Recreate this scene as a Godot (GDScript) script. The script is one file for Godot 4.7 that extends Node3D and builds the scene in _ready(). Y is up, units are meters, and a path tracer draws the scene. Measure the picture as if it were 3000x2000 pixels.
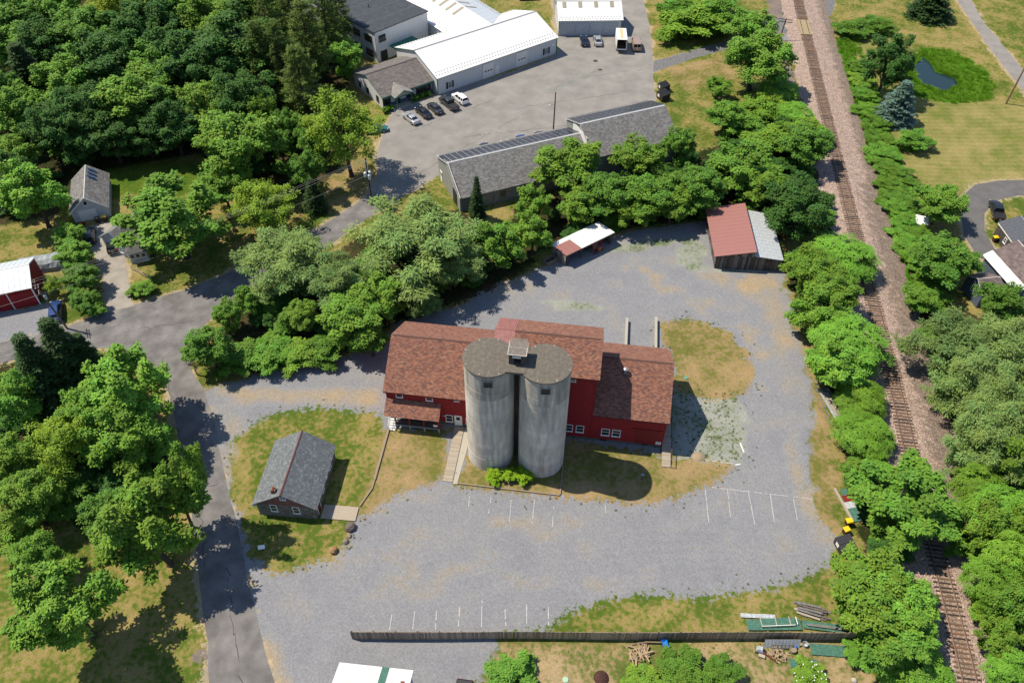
extends Node3D
# An aerial view of a red barn with twin concrete silos, its gravel yard, a railway line and the neighbours.
# World: metres, y up, camera 88 m above the origin looking towards -z.

var rng := RandomNumberGenerator.new()
var taken := {}
var M := {}
var T := {}
var mesh_cache := {}
const SUN := Vector3(0.6, -1.0, 0.172)

func _ready() -> void:
	rng.seed = 4711
	make_camera_and_light()
	make_textures()
	make_materials()
	make_setting()
	make_railway()
	make_barn()
	make_silos()
	make_stone_house()
	make_metal_works()
	make_sheds()
	make_neighbours()
	make_vehicles()
	make_poles()
	make_yard_things()
	make_garden_things()
	make_plants()

func make_camera_and_light() -> void:
	var cam := Camera3D.new()
	cam.name = "camera"
	cam.basis = Basis(Vector3(0.999951, 0.006824, -0.007155), Vector3(-0.009887, 0.690142, -0.723606), Vector3(-0.000000, 0.723641, 0.690176))
	cam.position = Vector3(0, 88, 0)
	cam.fov = 46.4
	cam.far = 6000.0
	cam.near = 1.0
	add_child(cam)
	cam.current = true
	var we := WorldEnvironment.new()
	we.name = "environment"
	var env := Environment.new()
	env.background_mode = Environment.BG_SKY
	var sky := Sky.new()
	var sm := ProceduralSkyMaterial.new()
	sm.sky_top_color = Color(0.44, 0.55, 0.72)
	sm.sky_horizon_color = Color(0.82, 0.86, 0.90)
	sm.sky_curve = 0.12
	sm.ground_bottom_color = Color(0.16, 0.20, 0.10)
	sm.ground_horizon_color = Color(0.60, 0.68, 0.72)
	sm.energy_multiplier = 0.8
	sky.sky_material = sm
	env.sky = sky
	env.tonemap_mode = Environment.TONE_MAPPER_LINEAR
	env.tonemap_exposure = 1.4
	env.sdfgi_enabled = true
	env.ssao_enabled = true
	env.ssil_enabled = true
	we.environment = env
	add_child(we)
	var sun := DirectionalLight3D.new()
	sun.name = "sun"
	sun.light_energy = 1.45
	sun.light_color = Color(1.0, 0.955, 0.88)
	sun.light_angular_distance = 0.5
	sun.shadow_enabled = true
	sun.directional_shadow_max_distance = 400.0
	add_child(sun)
	sun.look_at_from_position(Vector3.ZERO, SUN, Vector3.UP)

# ------------------------------------------------------------------ helpers
class Shape:
	var v := PackedVector3Array()
	var n := PackedVector3Array()
	var c := PackedColorArray()
	var uv := PackedVector2Array()
	var ix := PackedInt32Array()
	var col := Color(1, 1, 1)
	var colored := false
	var smooth := false
	func tri(p: Vector3, q: Vector3, r: Vector3) -> void:
		var k := v.size()
		v.append(p); v.append(q); v.append(r)
		c.append(col); c.append(col); c.append(col)
		ix.append(k); ix.append(k + 1); ix.append(k + 2)
	func quad(p: Vector3, q: Vector3, r: Vector3, s: Vector3) -> void:
		var k := v.size()
		v.append(p); v.append(q); v.append(r); v.append(s)
		c.append(col); c.append(col); c.append(col); c.append(col)
		ix.append(k); ix.append(k + 1); ix.append(k + 2); ix.append(k); ix.append(k + 2); ix.append(k + 3)
	func hexa(a: Array) -> void:  # bottom 0-3, top 4-7, both round the same way
		quad(a[0], a[1], a[2], a[3]); quad(a[7], a[6], a[5], a[4])
		for i in 4:
			var j := (i + 1) % 4
			quad(a[i], a[i + 4], a[j + 4], a[j])
	func box(o: Vector3, s: Vector3, b := Basis.IDENTITY) -> void:
		var h := s * 0.5
		var a := []
		for y in [-1.0, 1.0]:
			for p in [Vector2(-1, -1), Vector2(1, -1), Vector2(1, 1), Vector2(-1, 1)]:
				a.append(o + b * Vector3(p.x * h.x, y * h.y, p.y * h.z))
		hexa(a)
	func span(p: Vector3, q: Vector3) -> void:  # an axis-aligned box between two corners
		box((p + q) * 0.5, (q - p).abs())
	func bar(p: Vector3, q: Vector3, w: float, h: float, up := Vector3.UP) -> void:
		var z := (q - p).normalized()
		if absf(z.dot(up)) > 0.98:
			up = Vector3.RIGHT
		var x := up.cross(z).normalized()
		box((p + q) * 0.5, Vector3(w, h, p.distance_to(q)), Basis(x, z.cross(x), z))
	func slab(a: Vector3, b: Vector3, d: Vector3, e: Vector3, t: float) -> void:
		var nn := (b - a).cross(e - a).normalized()
		if nn.y < 0.0:
			nn = -nn
		nn *= t
		hexa([a, b, d, e, a + nn, b + nn, d + nn, e + nn])
	func tube(pts: Array, rad: Array, sides := 6) -> void:
		var rings := []
		for i in pts.size():
			var dir: Vector3 = (pts[mini(i + 1, pts.size() - 1)] - pts[maxi(i - 1, 0)]).normalized()
			var x := dir.cross(Vector3(0.31, 0.2, 0.93)).normalized()
			var y := dir.cross(x)
			var ring := []
			for k in sides:
				var a := TAU * k / sides
				ring.append(pts[i] + (x * cos(a) + y * sin(a)) * float(rad[i]))
			rings.append(ring)
		for i in pts.size() - 1:
			for k in sides:
				var j := (k + 1) % sides
				quad(rings[i][k], rings[i][j], rings[i + 1][j], rings[i + 1][k])
		var top: Array = rings[pts.size() - 1]
		var bot: Array = rings[0]
		for k in range(1, sides - 1):
			tri(top[0], top[k], top[k + 1]); tri(bot[0], bot[k + 1], bot[k])
	func rod(p: Vector3, q: Vector3, r: float, sides := 6) -> void:
		tube([p, q], [r, r], sides)
	func lathe(o: Vector3, prof: Array, sides := 24, sm := true) -> void:  # prof: Vector2(radius, height)
		for i in prof.size() - 1:
			for k in sides:
				var a := TAU * k / sides
				var b := TAU * (k + 1) / sides
				var p: Vector2 = prof[i]
				var q: Vector2 = prof[i + 1]
				quad(o + Vector3(cos(b) * p.x, p.y, sin(b) * p.x), o + Vector3(cos(b) * q.x, q.y, sin(b) * q.x), o + Vector3(cos(a) * q.x, q.y, sin(a) * q.x), o + Vector3(cos(a) * p.x, p.y, sin(a) * p.x))
				if sm:
					var m := Vector2(q.y - p.y, p.x - q.x).normalized()
					var na := Vector3(cos(a) * m.x, m.y, sin(a) * m.x)
					var nb := Vector3(cos(b) * m.x, m.y, sin(b) * m.x)
					n.append(nb); n.append(nb); n.append(na); n.append(na)
	func mesh() -> ArrayMesh:
		var arr := []
		arr.resize(Mesh.ARRAY_MAX)
		arr[Mesh.ARRAY_VERTEX] = v
		if n.size() == v.size():
			arr[Mesh.ARRAY_NORMAL] = n
		if colored:
			arr[Mesh.ARRAY_COLOR] = c
		if uv.size() == v.size():
			arr[Mesh.ARRAY_TEX_UV] = uv
		arr[Mesh.ARRAY_INDEX] = ix
		var m := ArrayMesh.new()
		m.add_surface_from_arrays(Mesh.PRIMITIVE_TRIANGLES, arr)
		return m

func shape(colored := false) -> Shape:
	var s := Shape.new()
	s.colored = colored
	return s

func numbered(parent: Node, called: String) -> String:
	var key := str(parent.get_instance_id()) + called
	var k: int = taken.get(key, 0)
	taken[key] = k + 1
	return called if k == 0 else "%s_%03d" % [called, k]

func thing(called: String, label: String, category: String, at := Vector3.ZERO, yaw := 0.0, group := "") -> Node3D:
	var o := Node3D.new()
	o.name = numbered(self, called)
	add_child(o)
	o.position = at
	o.rotation_degrees.y = yaw
	tag(o, label, category, group)
	return o

func tag(o: Node, label: String, category := "", group := "", kind := "") -> void:
	if label != "":
		o.set_meta("label", label)
	if category != "":
		o.set_meta("category", category)
	if group != "":
		o.set_meta("group", group)
	if kind != "":
		o.set_meta("kind", kind)

func part(parent: Node, called: String, s, m: Material, label := "") -> MeshInstance3D:
	var o := MeshInstance3D.new()
	o.name = numbered(parent, called)
	o.mesh = s.mesh() if s is Shape else s
	o.material_override = m
	parent.add_child(o)
	if label != "":
		o.set_meta("label", label)
	return o

func setting(called: String, s, m: Material, label := "") -> MeshInstance3D:
	var o := part(self, called, s, m, label)
	o.set_meta("kind", "structure")
	return o

func copy_of(o: Node3D, at: Vector3, yaw: float, label: String, stem := "") -> Node3D:
	var r: Node3D = o.duplicate()
	if stem == "":
		stem = str(o.name).get_slice("_0", 0)
	r.name = numbered(self, stem)
	add_child(r)
	r.position = at
	r.rotation_degrees.y = yaw
	r.set_meta("label", label)
	return r

func lin(r: float, g: float, b: float) -> Color:
	return Color(r, g, b).linear_to_srgb()

func mat(called: String, c: Color, rough := 0.85, metal := 0.0, tex := "", scale := 1.0) -> StandardMaterial3D:
	var m := StandardMaterial3D.new()
	m.resource_name = called
	m.albedo_color = c
	m.roughness = rough
	m.metallic = metal
	if tex != "":
		m.albedo_texture = T[tex]
		m.uv1_triplanar = true
		m.uv1_world_triplanar = true
		m.uv1_scale = Vector3.ONE * scale
	M[called] = m
	return m

func vmat(called: String, c := Color(1, 1, 1), rough := 0.9, tex := "", scale := 1.0) -> StandardMaterial3D:
	var m := mat(called, c, rough, 0.0, tex, scale)
	m.vertex_color_use_as_albedo = true
	return m

func jit(c: Color, a: float) -> Color:
	var k := 1.0 + rng.randf_range(-a, a)
	return Color(c.r * k * (1.0 + rng.randf_range(-a, a) * 0.3), c.g * k, c.b * k * (1.0 + rng.randf_range(-a, a) * 0.3))

func noise_tex(called: String, size: int, freq: float, lo: float, hi: float, oct := 4, stretch := Vector2.ONE, seed_ := 1, kind := FastNoiseLite.TYPE_SIMPLEX_SMOOTH) -> void:
	var f := FastNoiseLite.new()
	f.noise_type = kind
	f.seed = seed_
	f.frequency = freq
	f.fractal_octaves = oct
	f.cellular_return_type = FastNoiseLite.RETURN_CELL_VALUE
	f.fractal_gain = 0.6
	var src := f.get_seamless_image(size, int(size / stretch.y))
	src.convert(Image.FORMAT_L8)
	var d := src.get_data()
	var mn := 255
	var mx := 0
	for b in d:
		mn = mini(mn, b); mx = maxi(mx, b)
	for i in d.size():
		d[i] = int(255.0 * lerpf(lo, hi, float(d[i] - mn) / float(mx - mn)))
	var im := Image.create_from_data(size, int(size / stretch.y), false, Image.FORMAT_L8, d)
	if stretch != Vector2.ONE:
		im.resize(size, size, Image.INTERPOLATE_BILINEAR)
	im.convert(Image.FORMAT_RGB8)
	T[called] = ImageTexture.create_from_image(im)

func make_textures() -> void:
	noise_tex("grain", 256, 0.09, 0.72, 1.0, 4)
	noise_tex("blotch", 256, 0.02, 0.74, 1.0, 5, Vector2.ONE, 5)
	noise_tex("fine", 256, 0.2, 0.8, 1.0, 2, Vector2.ONE, 9)
	noise_tex("streak", 256, 0.05, 0.68, 1.0, 4, Vector2(1, 8), 12)
	noise_tex("stain", 256, 0.05, 0.5, 1.0, 4, Vector2(1, 10), 15)
	noise_tex("roadwear", 512, 0.010, 0.7, 1.0, 7, Vector2.ONE, 26)
	noise_tex("pebble", 512, 0.14, 0.5, 1.0, 1, Vector2.ONE, 3, FastNoiseLite.TYPE_CELLULAR)
	noise_tex("asphalt", 512, 0.012, 0.84, 1.0, 7, Vector2.ONE, 20)

func make_materials() -> void:
	mat("red", lin(0.32, 0.008, 0.012), 0.75, 0.0, "blotch", 0.25)
	mat("dark_red", lin(0.17, 0.006, 0.008), 0.75)
	mat("white", lin(0.72, 0.72, 0.70), 0.6)
	mat("white_metal", lin(0.86, 0.87, 0.86), 0.42, 0.0, "fine", 0.3)
	mat("white_wall", lin(0.74, 0.76, 0.77), 0.6, 0.0, "fine", 0.3)
	mat("hall_metal", lin(0.66, 0.72, 0.78), 0.45, 0.0, "fine", 0.3)
	mat("green_trim", lin(0.015, 0.16, 0.11), 0.55)
	mat("green_sheet", lin(0.085, 0.215, 0.16), 0.45, 0.0, "blotch", 0.4)
	mat("glass", lin(0.02, 0.025, 0.03), 0.06)
	mat("car_glass", lin(0.012, 0.016, 0.022), 0.05)
	mat("black", lin(0.018, 0.018, 0.02), 0.55)
	mat("rubber", lin(0.02, 0.02, 0.02), 0.9)
	mat("steel", lin(0.42, 0.43, 0.44), 0.4, 0.6)
	mat("galvanised", lin(0.58, 0.62, 0.65), 0.5, 0.1, "blotch", 0.5)
	mat("concrete", lin(0.34, 0.315, 0.27), 0.9, 0.0, "streak", 0.12)
	mat("pale_concrete", lin(0.50, 0.46, 0.38), 0.9, 0.0, "grain", 0.5)
	mat("old_concrete", lin(0.165, 0.145, 0.118), 0.95, 0.0, "blotch", 0.35)
	mat("timber", lin(0.34, 0.27, 0.19), 0.9, 0.0, "grain", 0.6)
	mat("pale_timber", lin(0.52, 0.44, 0.34), 0.9, 0.0, "grain", 0.6)
	mat("grey_timber", lin(0.12, 0.10, 0.085), 0.95, 0.0, "streak", 0.5)
	mat("pole_wood", lin(0.10, 0.065, 0.045), 0.95, 0.0, "grain", 0.8)
	mat("bark", lin(0.075, 0.06, 0.045), 1.0, 0.0, "grain", 1.5)
	mat("dead_bark", lin(0.22, 0.19, 0.16), 1.0)
	mat("pink_metal", lin(0.42, 0.18, 0.16), 0.5, 0.0, "blotch", 0.3)
	mat("rust_red_metal", lin(0.35, 0.155, 0.135), 0.55, 0.0, "fine", 0.1)
	mat("dark_membrane", lin(0.052, 0.062, 0.08), 0.85, 0.0, "blotch", 0.12)
	mat("solar", lin(0.02, 0.024, 0.04), 0.25)
	mat("blue_grey", lin(0.10, 0.13, 0.18), 0.8, 0.0, "fine", 0.4)
	mat("grey_block", lin(0.33, 0.34, 0.315), 0.9, 0.0, "blotch", 0.3)
	mat("pale_siding", lin(0.50, 0.55, 0.60), 0.7, 0.0, "fine", 0.4)
	mat("stone_wall", lin(0.19, 0.175, 0.155), 0.95, 0.0, "grain", 1.0)
	mat("brick", lin(0.26, 0.09, 0.055), 0.95, 0.0, "grain", 1.0)
	mat("yellow", lin(0.80, 0.50, 0.01), 0.5)
	mat("bin_brown", lin(0.06, 0.02, 0.015), 0.6)
	mat("blue_plastic", lin(0.01, 0.18, 0.55), 0.45)
	mat("tarp", lin(0.30, 0.34, 0.36), 0.6, 0.0, "blotch", 0.4)
	mat("orange_red", lin(0.55, 0.05, 0.02), 0.5)
	mat("paint", lin(0.62, 0.62, 0.62), 0.9, 0.0, "grain", 0.9)
	mat("road", lin(0.215, 0.203, 0.197), 0.95, 0.0, "roadwear", 0.05)
	mat("lot", lin(0.262, 0.247, 0.228), 0.95, 0.0, "asphalt", 0.03)
	mat("loop_asphalt", lin(0.13, 0.127, 0.127), 0.95, 0.0, "asphalt", 0.05)
	mat("pale_drive", lin(0.33, 0.30, 0.26), 0.95, 0.0, "asphalt", 0.06)
	mat("grey_gravel", lin(0.25, 0.25, 0.255), 1.0, 0.0, "pebble", 0.2)
	mat("rail_steel", lin(0.20, 0.13, 0.10), 0.45, 0.5)
	mat("tie_wood", lin(0.17, 0.105, 0.065), 0.95, 0.0, "grain", 0.9)
	mat("tie_dark", lin(0.05, 0.035, 0.028), 0.95, 0.0, "grain", 0.9)
	mat("water", lin(0.012, 0.03, 0.035), 0.04)
	vmat("shingle", Color(1, 1, 1), 0.95, "fine", 0.6)
	vmat("painted", Color(1, 1, 1), 0.9, "grain", 0.7)
	vmat("ballast", Color(1, 1, 1), 1.0, "pebble", 0.14)
# ------------------------------------------------------------------ the setting
# outlines on the ground, x and z in metres
var ZONES := {
	"asphalt_lot": [-25.2,-118.0,-26.9,-121.3,-25.9,-127.6,-26.9,-135.8,-26.4,-144.6,-25.3,-150.6,-18.4,-156.1,-16.2,-158.0,-0.2,-167.9,10.4,-177.0,10.3,-181.8,9.7,-206.0,-0.5,-216.7,1.9,-228.5,35.8,-229.3,33.2,-206.5,33.1,-191.5,32.1,-175.8,30.7,-161.7,30.4,-155.7,28.3,-150.4,10.4,-138.8,-13.8,-130.0,-14.1,-127.8,-18.2,-122.8],
	"cross_road": [-81.0,-81.4,-77.6,-82.6,-71.9,-84.7,-68.5,-86.4,-63.9,-89.6,-60.5,-91.1,-53.4,-94.6,-48.6,-97.9,-43.8,-102.0,-38.8,-106.0,-33.8,-111.8,-29.9,-116.6,-26.9,-121.3,-25.2,-118.0,-18.3,-123.2,-20.8,-120.1,-27.0,-112.9,-31.4,-106.7,-35.8,-102.1,-41.0,-96.0,-45.4,-90.9,-47.8,-86.9,-48.6,-82.7,-47.7,-77.9,-49.4,-76.6,-53.7,-78.2,-60.8,-81.6,-66.1,-81.8,-70.3,-80.8,-75.7,-78.4,-78.9,-77.0],
	"main_road": [-53.9,-78.6,-49.1,-82.7,-47.3,-77.4,-44.5,-74.0,-41.4,-68.4,-38.8,-62.0,-36.4,-56.6,-33.5,-50.3,-30.8,-44.0,-27.7,-37.2,-25.4,-32.6,-23.7,-29.3,-31.5,-29.3,-32.4,-32.5,-33.7,-36.7,-35.8,-41.8,-37.7,-46.7,-40.0,-52.7,-42.9,-59.9,-46.2,-67.0,-49.3,-73.2],
	"gravel_yard": [-44.3,-73.7,-41.3,-74.8,-36.8,-77.2,-30.8,-79.2,-24.5,-80.8,-19.5,-82.7,-18.4,-87.3,-12.2,-90.0,-6.8,-93.1,-3.4,-96.1,1.6,-99.1,6.2,-102.3,9.1,-105.6,16.9,-109.3,20.9,-111.4,27.9,-112.5,34.4,-114.1,40.9,-107.9,45.8,-102.8,44.8,-94.7,44.3,-86.8,44.1,-80.4,44.1,-75.3,42.3,-69.6,40.1,-62.9,39.3,-57.5,39.4,-53.3,40.5,-50.8,39.1,-47.6,36.9,-45.7,32.5,-44.4,27.1,-43.4,21.9,-42.8,16.8,-43.1,11.7,-42.5,7.6,-41.1,5.7,-39.6,4.6,-38.5,-1.4,-38.4,-1.3,-36.0,-2.4,-33.8,-3.9,-32.4,-4.0,-29.5,-23.7,-29.3,-25.4,-32.6,-27.7,-37.2,-30.8,-44.0,-31.7,-45.2,-33.7,-50.3,-36.5,-56.6,-38.9,-62.0,-41.5,-68.4],
	"stone_house_lawn": [-34.8,-68.5,-32.7,-69.8,-26.7,-70.6,-19.2,-69.7,-17.6,-68.7,-17.1,-66.6,-17.7,-60.2,-18.0,-56.8,-19.2,-54.5,-19.5,-51.4,-20.1,-49.3,-21.6,-47.3,-24.6,-46.2,-27.0,-45.3,-29.4,-45.6,-31.3,-47.7,-32.9,-50.9,-35.0,-54.6,-36.6,-58.6,-37.3,-62.0,-37.1,-65.6],
	"barn_lawn": [-17.2,-67.0,-8.1,-67.1,-8.8,-58.7,-13.4,-57.0,-17.3,-54.3,-18.8,-52.9,-19.4,-54.5,-18.0,-59.5],
	"silo_lawn": [-6.6,-62.7,7.5,-65.6,19.2,-63.4,27.2,-62.1,30.0,-61.4,27.9,-59.3,22.9,-56.6,17.1,-55.4,6.6,-56.3,-6.9,-57.7],
	"east_lawn": [23.1,-88.6,29.0,-89.2,33.3,-86.6,35.4,-83.0,36.3,-78.5,34.8,-75.2,32.1,-73.1,29.0,-72.8,23.8,-74.8,24.7,-82.8,22.5,-83.5],
	"weedy_gravel": [23.3,-74.6,29.2,-74.3,33.1,-73.1,31.3,-61.6,21.7,-62.6],
	"driveway": [-73.9,-110.9,-70.7,-112.8,-66.9,-106.2,-64.2,-99.4,-61.0,-92.1,-60.1,-90.9,-63.9,-89.4,-67.2,-97.2,-69.9,-101.6,-72.8,-106.1],
	"west_gravel": [-85.4,-90.8,-76.8,-89.9,-72.8,-92.0,-69.4,-86.6,-71.9,-84.7,-77.6,-82.6,-81.0,-81.4],
	"spur_drive": [31.3,-168.5,32.1,-173.7,42.8,-179.2,50.8,-183.8,62.7,-195.8,67.3,-197.1,69.5,-192.3,68.1,-186.5,64.6,-189.9,51.2,-180.5,42.2,-175.6],
	"crossing_drive": [74.8,-194.4,77.2,-197.3,78.8,-207.6,83.1,-224.5,88.6,-224.6,83.3,-207.7,80.3,-199.9,76.3,-193.7,73.6,-187.7],
	"far_road": [116.1,-216.6,120.2,-216.7,117.0,-195.8,116.6,-181.9,116.2,-169.3,116.2,-152.4,111.7,-150.5,112.3,-169.2,112.9,-182.9,114.2,-198.2],
	"loop_drive": [83.7,-122.5,87.3,-126.0,92.1,-127.5,99.8,-128.0,104.6,-127.7,101.7,-121.4,94.2,-122.9,89.5,-121.2,85.6,-117.2,83.6,-112.1,83.4,-107.3,84.1,-102.8,81.4,-101.6,79.5,-106.1,79.4,-110.9,81.3,-117.1],
	"pond": [91.8,-172.8,95.3,-177.1,95.9,-174.6,95.7,-169.8,99.1,-166.9,98.4,-164.0,94.3,-160.7,92.9,-162.0,90.9,-164.4,90.2,-166.7],
	"pond_grass": [87.8,-172.7,97.9,-181.5,104.3,-179.4,107.1,-171.1,106.3,-163.2,102.6,-157.5,94.4,-155.9,88.7,-158.1,86.1,-164.7],
	"garden": [4.5,-37.3,38.3,-37.6,40.4,-36.4,38.8,-29.9,-4.0,-29.5,-2.3,-33.6,-1.2,-36.0,-1.2,-37.5],
	"nw_yard": [-77.8,-128.2,-71.4,-130.5,-61.6,-131.4,-59.6,-127.0,-59.6,-121.5,-63.8,-119.4,-70.9,-121.3,-73.9,-118.5],
	"strip_south": [5.7,-39.6,7.6,-41.1,11.7,-42.5,16.8,-43.1,21.9,-42.8,27.1,-43.4,32.5,-44.4,36.9,-45.6,36.8,-41.5,29.2,-38.8,4.6,-38.3],
	"strip_east": [44.8,-94.7,43.9,-83.1,44.1,-76.1,42.4,-69.6,40.3,-63.0,39.4,-57.5,39.6,-53.0,40.7,-50.8,42.5,-57.5,44.4,-66.6,45.0,-74.5,45.1,-84.9,45.7,-94.7],
	"ditch": [72.1,-159.7,73.5,-160.6,72.6,-153.3,71.5,-146.4,70.9,-141.4,69.7,-141.1,70.2,-148.0,71.0,-154.2],
	"track_dirt": [68.0,-215.5,71.5,-215.6,67.3,-192.3,64.1,-183.0,63.2,-166.2,62.3,-160.4,60.3,-162.3,62.1,-174.3,63.5,-197.0],
}

func outline(called: String) -> PackedVector2Array:
	var a: Array = ZONES[called]
	var p := PackedVector2Array()
	for i in range(0, a.size(), 2):
		p.append(Vector2(a[i], a[i + 1]))
	return p

func ragged(p: PackedVector2Array, step: float, amp: float, seed_: int) -> PackedVector2Array:
	var f := FastNoiseLite.new()
	f.seed = seed_
	f.frequency = 0.25
	var out := PackedVector2Array()
	for i in p.size():
		var a := p[i]
		var b := p[(i + 1) % p.size()]
		var k := maxi(1, int(a.distance_to(b) / step))
		var nn := (b - a).orthogonal().normalized()
		for j in k:
			var q := a.lerp(b, float(j) / k)
			out.append(q + nn * f.get_noise_2d(q.x, q.y) * amp)
	return out

func sheet(p: PackedVector2Array, y: float, rect := Rect2()) -> Shape:
	var s := shape()
	var t := Geometry2D.triangulate_polygon(p)
	if t.is_empty():
		push_warning("outline crosses itself")
	for q in p:
		s.v.append(Vector3(q.x, y, q.y))
		s.c.append(Color.WHITE)
		s.n.append(Vector3.UP)
		if rect.size.x > 0.0:
			s.uv.append((q - rect.position) / rect.size)
	s.ix = t
	return s

const NEAR := Rect2(-100, -129, 204, 103)
const FAR := Rect2(-150, -232, 300, 103)

# what covers the ground: three colours (as sRGB bytes) from sparse to lush
const COVER := [
	[[146, 130, 84], [108, 110, 50], [70, 92, 32]],     # 0 lawn
	[[156, 139, 113], [132, 133, 136], [120, 121, 126]],  # 1 gravel
	[[170, 152, 122], [158, 144, 116], [140, 132, 112]],  # 2 sandy shoulder
	[[152, 130, 94], [134, 120, 78], [98, 100, 48]],    # 3 dry lawn
	[[106, 112, 44], [80, 100, 32], [58, 88, 24]],        # 4 green lawn
	[[150, 152, 144], [134, 138, 126], [88, 102, 64]],    # 5 weedy gravel
	[[78, 66, 46], [50, 54, 30], [34, 46, 20]],           # 6 forest floor
	[[164, 144, 110], [136, 120, 84], [84, 98, 44]],     # 7 garden straw
	[[152, 138, 92], [128, 124, 72], [94, 106, 46]],    # 8 mown hay
	[[92, 118, 30], [66, 112, 20], [50, 96, 18]],         # 9 pond grass
	[[168, 134, 100], [160, 138, 108], [146, 138, 118]],  # 10 rusty dust
	[[138, 122, 110], [122, 110, 104], [106, 100, 98]],   # 11 cindery dirt
]
# how strongly the noise tells, and where it rests, for each cover
const SWAY := [13, 3, 8, 14, 11, 10, 11, 13, 7, 9, 7, 9]
const REST := [120, 150, 128, 120, 150, 110, 128, 118, 128, 128, 128, 128]

func fill(z: PackedByteArray, w: int, h: int, rect: Rect2, p: PackedVector2Array, val: int) -> void:
	var y0 := INF
	var y1 := -INF
	for q in p:
		y0 = minf(y0, q.y); y1 = maxf(y1, q.y)
	var j0 := maxi(0, int((y0 - rect.position.y) / rect.size.y * h))
	var j1 := mini(h - 1, int((y1 - rect.position.y) / rect.size.y * h))
	for j in range(j0, j1 + 1):
		var y := rect.position.y + (j + 0.5) / h * rect.size.y
		var xs := PackedFloat32Array()
		for i in p.size():
			var a := p[i]
			var b := p[(i + 1) % p.size()]
			if (a.y > y) != (b.y > y):
				xs.append(a.x + (y - a.y) / (b.y - a.y) * (b.x - a.x))
		xs.sort()
		for k in range(0, xs.size() - 1, 2):
			var i0 := clampi(int((xs[k] - rect.position.x) / rect.size.x * w), 0, w)
			var i1 := clampi(int((xs[k + 1] - rect.position.x) / rect.size.x * w), 0, w)
			for i in range(i0, i1):
				z[j * w + i] = val

func blob(x: float, y: float, rx: float, ry: float, turn := 0.0) -> PackedVector2Array:
	var p := PackedVector2Array()
	for k in 20:
		var a := TAU * k / 20
		p.append(Vector2(x, y) + Vector2(cos(a) * rx, sin(a) * ry).rotated(turn))
	return p

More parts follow.
